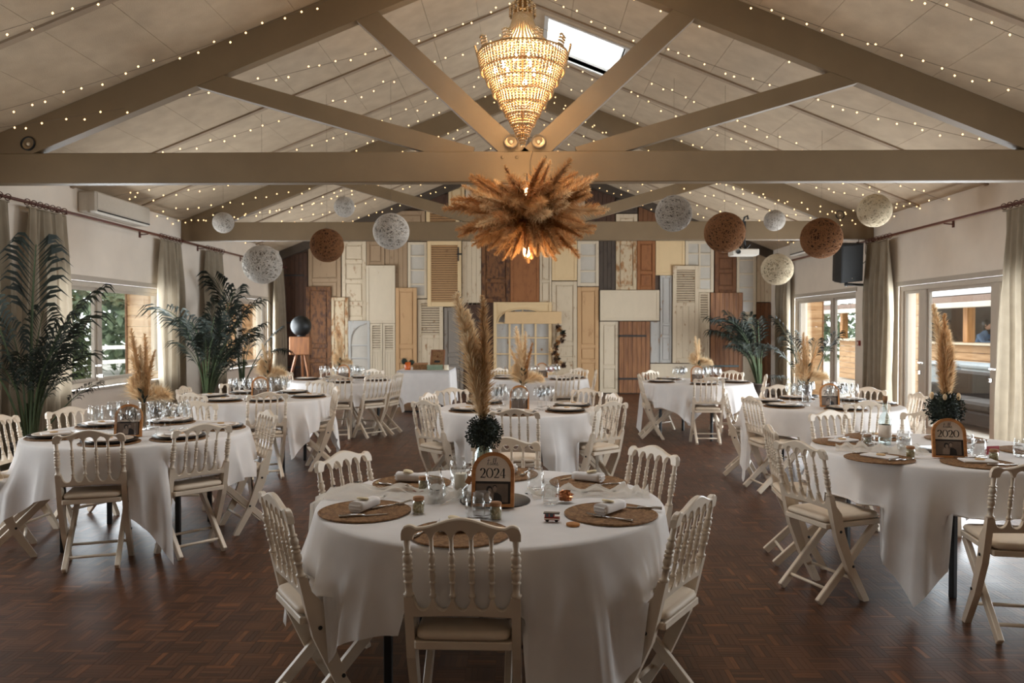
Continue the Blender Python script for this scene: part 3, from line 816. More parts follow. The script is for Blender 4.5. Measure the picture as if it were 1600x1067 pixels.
def old_door(name, px0, py0, px1, py1, kind, col, label, lift=0, n=3, cat=None, col2=None, hinge=None):
    x0, x1 = bx(px0), bx(px1); z1, z0 = bz(py0), max(0.0, bz(py1))
    z1 = min(z1, ceil_z(max(abs(x0), abs(x1))) - 0.03)      # stay under the roof
    if py1 >= 612: z0 = 0.02
    g = 0.006; W = x1-x0-2*g; H = z1-z0-g
    if kind == 'louver': nm, ct = 'old_shutter', 'shutter'
    elif kind == 'window': nm, ct = 'old_window', 'window'
    else: nm, ct = 'old_door', 'door'
    yb = DY - 0.002 - 0.05*lift
    d = empty(name or nm, ((x0+x1)/2, yb, z0), label=label, cat=cat or ct, group='old doors and shutters covering the end wall')
    M = PAINT[col]; M2 = PAINT[col2 or col]
    T = 0.042; h = W/2
    s = min(0.085, W*0.17); 
    if kind == 'panel':
        mb = MB(); mb.box(-h, h, -0.018, 0, 0, H); mb.build('back_board', M2, d)
        mb = MB()
        for (a, b, c, e) in ((-h, -h+s, 0, H), (h-s, h, 0, H)): mb.cbox(a, b, -T, -0.0185, c, e, 0.006)
        mb.build('stiles', M, d)
        zs = [0, H]
        cuts = {1: [], 2: [0.36], 3: [0.30, 0.44], 4: [0.22, 0.5, 0.75]}[n]
        rails = [0.0] + cuts + [1.0]
        mb = MB()
        for i, q in enumerate(rails):
            zc = q*H; a = zc - s/2; b = zc + s/2
            if i == 0: a, b = 0, s*1.2
            if i == len(rails)-1: a, b = H-s, H
            mb.cbox(-h+s, h-s, -T, -0.0185, a, b, 0.006)
        mb.build('rails', M, d)
        for i in range(len(rails)-1):
            a = (s*1.2 if i == 0 else rails[i]*H + s/2) + 0.02; b = (H-s if i == len(rails)-2 else rails[i+1]*H - s/2) - 0.02
            if b-a < 0.06 or W-2*s < 0.09: continue
            mb = MB(); mb.cbox(-h+s+0.02, h-s-0.02, -0.034, -0.0185, a, b, 0.012); mb.build('panel', M2, d)
    elif kind == 'plank':
        k = max(2, int(round(W/0.10)))
        for i in range(k):
            mb = MB(); mb.cbox(-h+i*W/k+0.0015, -h+(i+1)*W/k-0.0015, -0.03+0.003*((i*7) % 3), 0, 0, H, 0.005); mb.build('plank', M, d)
    elif kind == 'louver':
        mb = MB()
        for (a, b, c, e) in ((-h, -h+s, 0, H), (h-s, h, 0, H), (-h+s, h-s, 0, s*1.3), (-h+s, h-s, H-s*1.1, H)): mb.cbox(a, b, -T, 0, c, e, 0.006)
        zt = H-s*1.1; zb = s*1.3
        if n == 9: zb = H*0.62; mb.box(-h+s, h-s, -T, 0, zb-s, zb)
        mb.build('frame', M, d)
        if n == 9:
            kk = 3
            for i in range(kk):
                q0 = -h+s+i*(W-2*s)/kk
                mb = MB(); mb.cbox(q0+0.001, q0+(W-2*s)/kk-0.001, -0.03, -0.004, s*1.3, zb-s, 0.005); mb.build('plank', M, d)
        k = int((zt-zb)/0.052)
        me = None
        for i in range(k):
            if me is None:
                mb = MB(); mb.add([(-h+s, -0.036, 0), (h-s, -0.036, 0), (h-s, -0.010, 0.040), (-h+s, -0.010, 0.040), (-h+s, -0.030, -0.003), (h-s, -0.030, -0.003), (h-s, -0.004, 0.037), (-h+s, -0.004, 0.037)],
                                  [(0,1,2,3),(7,6,5,4),(0,4,5,1),(1,5,6,2),(2,6,7,3),(3,7,4,0)]); me = mb.mesh('slat', M2)
            obj('slat', me, d, (0, 0, zb+0.006+i*(zt-zb)/k))
        mb = MB(); mb.box(-h+s, h-s, -0.003, 0, zb, zt); mb.build('back_board', PAINT['dark'], d)
    elif kind == 'window':
        cols = 2 if W > 0.6 else 1
        mb = MB(); s = min(0.07, W*0.14)
        for (a, b, c, e) in ((-h, -h+s, 0, H), (h-s, h, 0, H), (-h+s, h-s, 0, s*1.1), (-h+s, h-s, H-s, H)): mb.cbox(a, b, -T, 0, c, e, 0.006)
        mb.build('frame', M, d)
        for i in range(1, n):
            zc = i*H/n; mb = MB(); mb.cbox(-h+s, h-s, -T+0.004, -0.004, zc-0.017, zc+0.017, 0.005); mb.build('glazing_bar', M, d)
        for i in range(1, cols):
            mb = MB(); mb.cbox(-0.02, 0.02, -T+0.002, -0.002, s*1.1, H-s, 0.005); mb.build('glazing_bar', M, d)
        for i in range(n):
            for j in range(cols):
                wx = (W-2*s)/cols
                mb = MB(); mb.box(-h+s+j*wx, -h+s+(j+1)*wx, -0.016, -0.010, max(i*H/n, s), min((i+1)*H/n, H-s)); mb.build('pane', MT['mirror_glass'], d)
    elif kind == 'flat':
        mb = MB(); mb.cbox(-h, h, -0.03, 0, 0, H, 0.006); mb.build('board', M, d)
        mb = MB()
        e0 = s*0.7
        for (a, b, c, e) in ((-h, -h+e0, 0, H), (h-e0, h, 0, H), (-h+e0, h-e0, 0, e0), (-h+e0, h-e0, H-e0, H)): mb.cbox(a, b, -0.042, -0.0305, c, e, 0.004)
        mb.build('edge_trim', M, d)
    if hinge:
        for q in hinge[1]:
            mb = MB(); mb.cbox(-h*0.98, h*0.75, -T-0.008, -T+0.012, q*H-0.022, q*H+0.022, 0.004); mb.ball((-h, -T, q*H), 0.028, 8, 6)
            mb.build('strap_hinge', MT[hinge[0]], d)
    return d
HB = ('hinge', (0.2, 0.8)); HBL = ('blue_iron', (0.27, 0.72))
D = old_door
D('barn_door', 437, 386, 478, 615, 'plank', 'dark', 'dark brown barn door in the far left corner of the door wall', 0, hinge=('hinge', (0.18, 0.5, 0.84)))
D(None, 479, 376, 531, 470, 'panel', 'taupe', 'taupe panelled door high up above the rusty brown door', 0, 2)
D(None, 476, 447, 516, 615, 'panel', 'rust', 'rusty brown panelled door behind the wooden tripod box', 1, 3)
D(None, 516, 464, 543, 615, 'panel', 'rusty_tan', 'narrow tan door with flaked white panels left of the arched white door', 1, 3)
D(None, 532, 376, 571, 501, 'panel', 'worn_white', 'worn white door with rust marks, high on the left above the arched white door', 0, 4)
D(None, 571, 376, 600, 414, 'panel', 'taupe', 'small beige panel under the beam left of the braced taupe boards', 0, 1)
D(None, 600, 376, 636, 450, 'plank', 'taupe', 'taupe boards with a diagonal brace, above the tan door', 0)
D(None, 571, 414, 617, 505, 'flat', 'white', 'large plain pale door above the pair of louvred white doors', 1)
D(None, 577, 505, 597, 615, 'louver', 'white', 'left of a pair of narrow white doors with louvred tops', 1, 9)
D(None, 597, 505, 617, 615, 'louver', 'white', 'right of a pair of narrow white doors with louvred tops', 1, 9)
D(None, 617, 449, 651, 615, 'panel', 'tan', 'tan panelled door left of the gift table', 1, 3)
D(None, 636, 377, 667, 466, 'window', 'white', 'white window frame with four panes left of the big louvred shutter', 0, 4)
D(None, 667, 376, 721, 479, 'louver', 'cream', 'big cream louvred shutter with black hinges under the beam', 1, 1, col2='tan', hinge=None)
D(None, 721, 376, 752, 476, 'plank', 'worn_white', 'worn white plank panel right of the big louvred shutter', 0)
D(None, 651, 467, 692, 615, 'louver', 'worn_white', 'worn white shutter with louvred top behind the gift table', 0, 9)
D(None, 693, 480, 724, 615, 'panel', 'grey', 'grey panelled door right of the gift table', 0, 3)
D(None, 724, 472, 771, 615, 'plank', 'dark', 'dark brown plank door with black strap hinges beside the arched dresser', 0, hinge=HB)
D(None, 752, 376, 797, 473, 'panel', 'rust', 'dark ornate rusty brown door below the pampas pendant', 0, 2)
D(None, 797, 376, 843, 473, 'flat', 'orange', 'plain orange brown door below the pampas pendant', 0)
D(None, 843, 376, 862, 474, 'panel', 'worn_white', 'narrow white strip with a latch right of the orange brown door', 0, 2)
D(None, 862, 376, 902, 438, 'flat', 'cream', 'square cream board under the beam right of the pampas pendant', 0)
D(None, 862, 439, 902, 612, 'panel', 'worn_white', 'flaking white panelled door right of the arched dresser', 0, 3)
D(None, 902, 376, 936, 447, 'window', 'white', 'white window frame of three panes above a tan door, right of the pendant', 0, 3)
D(None, 902, 448, 936, 615, 'panel', 'tan', 'tan panelled door under the three pane window', 0, 3)
D(None, 936, 376, 962, 453, 'plank', 'darkgrey', 'dark narrow plank door above the wide white shutter', 0)
D(None, 962, 376, 995, 453, 'panel', 'rusty_tan', 'flaking white door above the wide white shutter', 0, 1)
D(None, 995, 376, 1024, 453, 'panel', 'orange', 'orange brown door above the right end of the wide white shutter', 0, 2)
D(None, 1024, 376, 1070, 430, 'flat', 'cream', 'cream board under the beam left of the two column window', 0)
D('wide_shutter', 937, 453, 1030, 501, 'flat', 'white', 'wide white horizontal shutter above the wooden strap hinged door', 1, cat='shutter')
D(None, 937, 502, 967, 617, 'panel', 'white', 'plain white door left of the wooden strap hinged door', 0, 2)
D(None, 967, 502, 1016, 618, 'plank', 'plank', 'warm wooden plank door with two dark strap hinges', 1, hinge=HB)
D(None, 1016, 502, 1031, 567, 'flat', 'cool', 'narrow cool grey strip right of the wooden strap hinged door', 0)
D(None, 1031, 430, 1050, 567, 'panel', 'cool', 'narrow grey glazed door left of the tall white plank door', 0, 3)
D(None, 1050, 415, 1091, 567, 'louver', 'worn_white', 'tall white plank door with louvred top and rust spots', 1, 9)
D(None, 1016, 568, 1110, 613, 'flat', 'white', 'low white panel behind the far right table', 0)
D(None, 1070, 376, 1115, 457, 'window', 'white', 'white two column window under the beam behind the brown globe', 0, 4)
D(None, 1091, 457, 1109, 567, 'louver', 'worn_white', 'narrow white louvred strip left of the blue hinged barn door', 0, 9)
D(None, 1116, 376, 1150, 470, 'panel', 'brown', 'carved brown door above the blue hinged barn door', 0, 4)
D('barn_door', 1109, 457, 1160, 615, 'plank', 'plank', 'orange brown barn door with blue grey strap hinges behind a palm', 1, hinge=HBL)
D(None, 1150, 376, 1181, 492, 'window', 'white', 'tall white window of five panes under the projector', 0, 5)
D(None, 1160, 493, 1181, 612, 'flat', 'white', 'white panel right of the blue hinged barn door', 0)
D(None, 1181, 376, 1213, 472, 'plank', 'worn_white', 'worn white planks in the far right corner under the beam', 0)
D(None, 1181, 473, 1213, 612, 'plank', 'brown', 'brown plank door in the far right corner behind the palm', 0)
# gable above the second truss
D(None, 560, 312, 600, 374, 'plank', 'taupe', 'taupe boards in the gable left of the white globe', 0)
D(None, 601, 306, 664, 374, 'panel', 'taupe', 'taupe panelled door in the gable behind the white globe', 0, 1)
D(None, 665, 290, 700, 322, 'flat', 'dark', 'dark brown shutter in the gable, upper left', 0)
D(None, 700, 286, 726, 322, 'panel', 'cream', 'cream panel in the gable right of the dark shutter', 0, 1)
D(None, 665, 323, 718, 374, 'louver', 'cream', 'cream louvred shutter in the gable left of the pampas pendant', 0, 1, col2='tan')
D(None, 719, 323, 775, 374, 'panel', 'white', 'white panel in the gable behind the left of the pampas pendant', 0, 1)
D(None, 727, 276, 800, 322, 'panel', 'white', 'white panel at the top of the gable left of centre', 0, 1)
D(None, 776, 323, 860, 374, 'flat', 'cream', 'cream board in the gable behind the pampas pendant', 0)
D(None, 801, 262, 860, 322, 'flat', 'cream', 'cream board at the peak of the gable', 0)
D(None, 861, 282, 914, 374, 'panel', 'white', 'white panelled door in the gable right of the pampas pendant', 0, 2)
D(None, 915, 290, 961, 374, 'plank', 'dark', 'dark plank shutter in the gable right of the pendant', 0)
D(None, 962, 334, 996, 374, 'panel', 'worn_white', 'flaking white panel in the gable beside the dark shutters', 0, 1)
D(None, 962, 300, 996, 333, 'flat', 'darkgrey', 'dark board in the gable above the flaking white panel', 0)
D(None, 997, 304, 1026, 374, 'plank', 'brown', 'brown plank shutter in the gable near the grey globe', 0)
D(None, 1027, 315, 1075, 374, 'plank', 'dark', 'dark plank shutter in the gable behind the grey globe', 0)

# shutter hinges on the big cream shutter, diagonal brace: small iron details
for (px, py) in ((716, 397), (716, 465)):
    mb = MB(); x, z = bx(px), bz(py)
    mb.cbox(-0.016, 0.016, -0.012, 0, -0.16, 0.16, 0.003); mb.cbox(-0.03, 0.09, -0.014, 0, -0.02, 0.02, 0.003); 
    o = mb.build('shutter_hinge', MT['hinge'], None, (x, DY-0.094, z))
    tag(o, 'black iron hinge, %s on the big cream louvred shutter' % ('upper' if py < 420 else 'lower'), 'hinge')

# arched white door standing between the tan door and the louvred pair
def arched_door(px0, py0, px1, py1, label):
    x0, x1 = bx(px0), bx(px1); H = bz(py0)-0.02; W = x1-x0; h = W/2
    d = empty('arched_door', ((x0+x1)/2, DY-0.052, 0.02), label=label, cat='door', group='old doors and shutters covering the end wall')
    P = PAINT['cool']
    mb = MB(); mb.box(-h, h, -0.02, 0, 0, H); mb.build('back_board', MT['mirror_glass'], d)
    mb = MB(); s = 0.06
    xs = [-h+s+(W-2*s)*i/24 for i in range(25)]
    mb.strip(xs, lambda x: H-0.05, lambda x: H-0.05-0.03-(W-2*s)*0.95*(1-math.sqrt(max(0, 1-((x-(h-s))/(W-2*s))**2))), 0.03, 0, M=Matrix.Translation((0, -0.036, 0)))
    mb.build('arch_spandrel', P, d)
    mb = MB()
    for (a, b, c, e) in ((-h, -h+s, 0, H), (h-s, h, 0, H), (-h+s, h-s, 0, 0.1), (-h+s, h-s, H-0.05, H)): mb.cbox(a, b, -0.05, -0.0205, c, e, 0.006)
    mb.build('frame', P, d)
    for q in (0.25, 0.48, 0.66):
        mb = MB(); mb.cbox(-h+s, h-s, -0.045, -0.0205, q*H-0.018, q*H+0.018, 0.004); mb.build('glazing_bar', P, d)
arched_door(543, 501, 577, 613, 'white arched glazed door, half an arch, between tan door and louvred pair')

# arched dresser in the middle of the wall
def dresser():
    x0, x1 = bx(771), bx(862); W = x1-x0; h = W/2; H = bz(472)
    d = empty('arched_dresser', ((x0+x1)/2, DY-0.004, 0), label='cream arched dresser with fanlight top and shelves in the middle of the door wall', cat='dresser')
    P = PAINT['cream']
    mb = MB(); mb.box(-h, h, -0.02, 0, 0.0, H); mb.build('back_board', PAINT['cool'], d)
    z0 = bz(580); s = 0.07
    mb = MB()
    for (a, b, c, e) in ((-h, -h+s, 0, H), (h-s, h, 0, H)): mb.cbox(a, b, -0.10, -0.0205, c, e, 0.006)
    mb.cbox(-h+s, h-s, -0.10, -0.0205, H-0.06, H, 0.006); mb.build('frame', P, d)
    r = h - s
    mb = MB(); xs = [-r + 2*r*i/40 for i in range(41)]
    arch = lambda x: H-0.13-0.55*r*(1-math.sqrt(max(0, 1-(x/r)**2)))
    mb.strip(xs, lambda x: H-0.05, arch, 0.05, 0, M=Matrix.Translation((0, -0.055, 0))); mb.build('arch_spandrel', P, d)
    mb = MB(); pts = [(x*0.97, -0.08, arch(x)-0.02) for x in xs]; mb.tube(pts, 0.022, 8); mb.build('arch_moulding', P, d)
    zc = H-0.13-0.55*r
    mb = MB(); mb.cbox(-r, r, -0.09, -0.0205, zc-0.04, zc, 0.004); mb.build('transom', P, d)
    for a in (50, 90, 130):
        mb = MB(); mb.bar((0, -0.04, zc), (0.93*r*math.cos(R(a)), -0.04, zc+0.5*r*math.sin(R(a))), 0.03, 0.03); mb.build('fan_bar', P, d)
    for i, x in enumerate((-r*0.5, 0.0, r*0.5)):
        mb = MB(); mb.cbox(x-0.022, x+0.022, -0.06, -0.0205, z0, zc-0.04, 0.004); mb.build('upright', P, d)
    for z in (z0+0.35*(zc-z0), z0+0.68*(zc-z0)):
        mb = MB(); mb.cbox(-r, r, -0.09, -0.0205, z-0.014, z+0.014, 0.004); mb.build('shelf', P, d)
    mb = MB(); mb.cbox(-h-0.02, h+0.02, -0.42, -0.0205, z0-0.04, z0, 0.006); mb.build('counter', P, d)
    mb = MB(); mb.box(-h, h, -0.40, -0.0205, 0.02, z0-0.04); mb.build('cupboard', P, d)
    for i in range(3):
        w = 2*h/3; mb = MB(); mb.cbox(-h+i*w+0.02, -h+(i+1)*w-0.02, -0.418, -0.4005, 0.1, z0-0.08, 0.008); mb.build('cupboard_door', P, d)
    return z0, (x0+x1)/2
DZ, DX = dresser()
mb = MB(); mb.cbox(bx(789), bx(877), -0.03, 0, bz(506), bz(487), 0.006)
tag(mb.build('banner_board', pmat('banner_board', (206, 172, 128), 0.8, 0.03, 8), None, (0, DY-0.13, 0)), 'long blank beige board fixed across the arched dresser', 'board')
# pumpkin on the dresser counter
pk = empty('pumpkin', (bx(860.5), DY-0.24, DZ), label='small red pumpkin on the counter of the arched dresser', cat='pumpkin')
mb = MB()
seg = 40; v = []; f = []
for i in range(13):
    a = -math.pi/2 + math.pi*i/12
    for k in range(seg):
        b = 2*math.pi*k/seg; r = 0.075*math.cos(a)*(1-0.10*abs(math.cos(4*b))) + 0.004
        v.append((r*math.cos(b), r*math.sin(b), 0.056+0.056*math.sin(a)))
for i in range(12):
    for k in range(seg): f.append((i*seg+k, i*seg+(k+1) % seg, (i+1)*seg+(k+1) % seg, (i+1)*seg+k))
mb.add(v, f, True); mb.build('flesh', pmat('pumpkin_red', (176, 48, 34), 0.4, 0.12, 10), pk)
mb = MB(); mb.tube([(0, 0, 0.105), (0.005, 0, 0.125), (0.02, 0, 0.14)], [0.012, 0.009, 0.011], 8); mb.build('stalk', MT['stem'], pk)
# dried garland hanging on the right of the dresser
ga = empty('dried_garland', (bx(871), DY-0.16, bz(540)), label='dried flower garland hanging down the right side of the arched dresser', cat='garland')
rn = random.Random(5)
for i in range(16):
    mb = MB(); c = Vector((0.10*math.sin(i*0.5)+rn.uniform(-.05, .05), 0, 0.42-i*0.058))
    for k in range(42):
        dd = Vector((rn.gauss(0, 1), -abs(rn.gauss(0, .6)), rn.gauss(0, 1))); dd.normalize()
        mb.leaf(c, dd, (rn.gauss(0, 1), 1, rn.gauss(0, 1)), rn.uniform(0.05, 0.11), 0.035)
    mb.build('dried_flower', [PAINT['dark'], MT['pampas_dark'], MT['bush'], PAINT['brown'], MT['pampas']][i % 5], ga)
mb = MB(); mb.tube([(0.10*math.sin(i*0.5), 0.01, 0.45-i*0.058) for i in range(17)], 0.012, 6); mb.build('twine', MT['stem'], ga)
# wooden kerb at the foot of the doors
mb = MB(); mb.cbox(-HW, HW, Y1-0.06, Y1-0.055+0.055, 0, 0.018, 0.003)
tag(mb.build('baseboard_back', MT['dark_beam']), 'dark threshold strip along the foot of the old doors', kind='structure')
# ================================================================ CHAIRS
SEATZ = 0.475
def post_profile(z0, z1, r):
    """turned post: neck, collars, vase, ring stack"""
    H = z1-z0
    k = [(0.0, 0.95), (0.03, 1.15), (0.055, 1.15), (0.07, 0.80), (0.24, 0.72), (0.25, 1.0), (0.275, 1.0), (0.285, 0.72), (0.31, 0.85), (0.36, 1.08), (0.42, 1.02),
         (0.455, 0.74), (0.465, 1.08), (0.495, 1.08), (0.505, 0.74), (0.53, 0.74), (0.54, 1.08), (0.57, 1.08), (0.58, 0.72), (0.62, 0.95), (0.68, 1.10), (0.73, 0.80),
         (0.745, 0.66), (0.76, 1.0), (0.785, 1.0), (0.795, 0.66), (1.0, 0.72)]
    return [(r*b, z0+a*H) for a, b in k]
def back_y(z):  # the uprights lean backwards above the seat
    return -0.135 - 0.055*max(0.0, (z-0.60))/0.285
chair_parts = {}
def make_chair():
    root = empty('folding_chair')
    M = MT['chair']
    PW = 0.184
    lean = math.atan2(0.055, 0.285)
    SH = Matrix.Identity(4); SH[1][2] = -0.055/0.285     # shear y with z
    LB = Matrix.Translation((0, -0.135, 0.60)) @ SH
    # crest rail, coordinates relative to z = 0.60
    inner = PW-0.015
    w5 = 2*inner/5
    xs = sorted(set([round(-0.2015 + 0.403*i/96, 5) for i in range(97)]))
    def top(x):
        a = abs(x)
        if a > 0.196: return 0.252 - (a-0.196)*3.0
        if a > 0.150: return 0.252 + 0.009*math.sin((0.196-a)/0.046*math.pi)
        return 0.252 + 0.034*(0.5+0.5*math.cos(a/0.150*math.pi))
    def bot(x):
        if abs(x) > inner: return 0.205
        k = int(min(4, (x+inner)/w5)); c = -inner + (k+0.5)*w5; q = (x-c)/(w5*0.40)
        if abs(q) >= 1: return 0.207
        return 0.207 + 0.034*math.sqrt(1-q*q)
    mb = MB(); mb.strip(xs, top, bot, 0.026, 0.005, M=LB); o = mb.build('crest_rail', M, root)
    # lower rail with scallops
    xs2 = [-inner + 2*inner*i/80 for i in range(81)]
    def top2(x):
        k = int(min(4, (x+inner)/w5)); c = -inner + (k+0.5)*w5; q = (x-c)/(w5*0.40)
        if abs(q) >= 1: return -0.002
        return -0.004 - 0.042*math.sqrt(1-q*q)
    mb = MB(); mb.strip(xs2, top2, lambda x: -0.074 + 0.006*math.cos(x/inner*math.pi/2), 0.024, 0.004, M=LB); mb.build('lower_rail', M, root)
    for s in (-1, 1):
        mb = MB(); mb.lathe(post_profile(0.0, 0.208, 0.0165), 12, LB @ Matrix.Translation((s*PW, 0, 0))); mb.build('post', M, root)
        # leg: upper block, curved below the seat down to the front foot
        yz = [(-0.1175, 0.602), (-0.100, 0.545), (-0.062, 0.50), (-0.040, 0.40), (0.032, 0.20), (0.135, 0.012), (0.135, 0.0), (0.100, 0.0),
              (-0.010, 0.18), (-0.095, 0.37), (-0.118, 0.46), (-0.150, 0.602)]
        mb = MB(); mb.prism(yz, s*PW-0.0155, s*PW+0.0155, 'yz'); mb.build('front_leg', M, root)
        mb = MB(); mb.bar((s*0.148, 0.235, 0.415), (s*0.148, -0.175, 0.012), 0.028, 0.044, up=(0, 0, 1), b=0.004)
        mb.build('rear_leg', M, root)
        mb = MB(); X = Matrix.Rotation(R(90), 4, 'Y')
        for (yy, zz) in ((-0.070, 0.405), (0.020, 0.205)):
            mb.lathe([(0, 0), (0.008, 0), (0.008, 0.004), (0, 0.006)], 8, Matrix.Translation((s*(PW+0.0155) if s > 0 else s*(PW+0.0155)-0.005, yy, zz)) @ X)
        mb.build('pivot_bolt', MT['hinge'], root)
    for k in range(1, 5):
        x = -inner + k*w5
        mb = MB(); mb.lathe(post_profile(-0.004, 0.209, 0.0105), 10, LB @ Matrix.Translation((x, 0, 0))); mb.build('spindle', M, root)
    # seat frame and cushion
    mb = MB()
    mb.cbox(-0.165, 0.165, -0.135, -0.105, 0.415, 0.445, 0.004); mb.cbox(-0.165, 0.165, 0.225, 0.255, 0.415, 0.445, 0.004)
    mb.cbox(-0.168, -0.138, -0.13, 0.25, 0.415, 0.445, 0.004); mb.cbox(0.138, 0.168, -0.13, 0.25, 0.415, 0.445, 0.004)
    mb.box(-0.14, 0.14, -0.11, 0.23, 0.435, 0.444); mb.build('seat_frame', M, root)
    mb = MB(); n = 10; v = []; f = []
    def sq(t): return math.copysign(abs(t)**0.22, t)
    for j, (q, z) in enumerate(((0.93, 0.4455), (1.0, 0.452), (1.02, 0.462), (0.99, 0.474), (0.92, 0.481), (0.7, 0.486), (0.35, 0.489), (0.0, 0.490))):
        for k in range(32):
            a = 2*math.pi*k/32; v.append((0.163*q*sq(math.cos(a)), 0.062+0.198*q*sq(math.sin(a)), z))
    for j in range(7):
        for k in range(32): f.append((j*32+k, j*32+(k+1) % 32, (j+1)*32+(k+1) % 32, (j+1)*32+k))
    f.append(tuple(range(31, -1, -1))); mb.add(v, f, True); mb.build('cushion', MT['cushion'], root)
    mb = MB(); mb.tube([(-0.148, -0.112, 0.078), (0.148, -0.112, 0.078)], 0.0095, 8); mb.build('stretcher', M, root)
    mb = MB(); mb.tube([(-PW, 0.068, 0.115), (PW, 0.068, 0.115)], 0.0095, 8); mb.build('stretcher', M, root)
    return root
CHAIR0 = make_chair()
_used = [False]
CHAIR_POS = {}
def place_chair(tkey, cx, cy, centre, tname, side, turn=0.0):
    """cx, cy: middle of the crest rail on plan"""
    d = Vector((centre[0]-cx, centre[1]-cy)); dist = d.length; d.normalize()
    if dist < 0.835: cx, cy = centre[0]-d.x*0.835, centre[1]-d.y*0.835
    a = math.atan2(-d.x, d.y) + R(turn)         # local +y looks at the table
    fx, fy = -math.sin(a), math.cos(a)
    if not _used[0]: c = CHAIR0; _used[0] = True
    else: c = copy_tree(CHAIR0)
    c.location = (cx + fx*0.19, cy + fy*0.19, 0.0); c.rotation_euler = (0, 0, a)
    tag(c, 'white spindle back folding chair at the %s of %s' % (side, tname), 'chair', 'white folding chairs around the tables')
    CHAIR_POS.setdefault(tkey, []).append((c.location.x, c.location.y, a))
    return c

# table centre, name, cloth turn, chairs: (crest x, crest y, side, extra turn)
TABLES = {
 'T1': ((-0.15, 3.36), 'the front centre table', 73, [(-0.21, 2.58, 'near side', 3), (-0.97, 2.90, 'near left', 4), (0.65, 2.87, 'near right', -2), (0.70, 4.11, 'far right', -12), (-0.94, 3.90, 'far left', 6), (-0.11, 4.42, 'far side', 0)]),
 'T2': ((-2.80, 5.50), 'the front left table', 83, [(-2.71, 4.72, 'near side', 12), (-2.13, 5.00, 'near right', -6), (-1.98, 5.85, 'right', 14), (-2.87, 6.57, 'far side', 0), (-3.67, 6.07, 'far left', 8), (-3.62, 4.97, 'near left', 0), (-3.85, 5.50, 'left', 0)]),
 'T3': ((-2.90, 8.30), 'the second left table', 75, [(-2.55, 7.50, 'near side', 8), (-3.28, 7.42, 'near left', 0), (-3.72, 8.25, 'left', 0), (-3.45, 9.04, 'far left', 0), (-2.05, 8.28, 'right', 22), (-2.50, 9.26, 'far side', 0)]),
 'T4': ((-2.65, 11.0), 'the rear left table', 30, [(-2.50, 10.12, 'near side', 6), (-3.50, 11.1, 'left', 0), (-2.02, 10.40, 'near right', 0), (-1.80, 10.80, 'right', 0), (-2.35, 11.8, 'far right', 0), (-3.0, 11.85, 'far left', 0)]),
 'T5': ((-0.06, 7.22), 'the second middle table', 79, [(-0.08, 5.98, 'near side', -4), (-0.88, 6.68, 'near left', 12), (-0.96, 7.45, 'left', 0), (-0.78, 8.08, 'far left', -6), (0.76, 6.62, 'near right', -14), (0.88, 7.45, 'right', 0), (0.66, 8.05, 'far right', 0)]),
 'T6': ((0.20, 11.55), 'the rear middle table', 10, [(-0.42, 12.12, 'far left', 0), (0.87, 12.12, 'far right', 0), (1.08, 11.5, 'right', 0), (0.62, 10.74, 'near right', 0)]),
 'T7': ((2.42, 10.75), 'the rear right table', 40, [(1.58, 10.55, 'left', -16), (1.88, 11.48, 'far left', 8), (2.38, 9.86, 'near side', 0), (3.10, 11.45, 'far right', 0), (3.30, 10.45, 'right', 4)]),
 'T8': ((2.95, 7.62), 'the second right table', 55, [(2.10, 7.12, 'near left', -22), (2.08, 7.98, 'left', 4), (2.98, 6.66, 'near side', -2), (2.84, 8.58, 'far side', 0), (3.70, 8.25, 'far right', 0), (3.88, 7.55, 'right', 0)]),
 'T9': ((2.60, 4.80), 'the front right table', 10, [(1.54, 4.31, 'near left', -3), (1.60, 5.02, 'left', 6), (2.42, 3.62, 'near side', 0), (2.36, 5.94, 'far left', 10), (3.12, 5.92, 'far right', 0), (3.66, 4.50, 'right', 0)]),
}
for k, (c, nm, rot, ch) in TABLES.items():
    for (x, y, side, turn) in ch: place_chair(k, x, y, c, nm, side, turn)

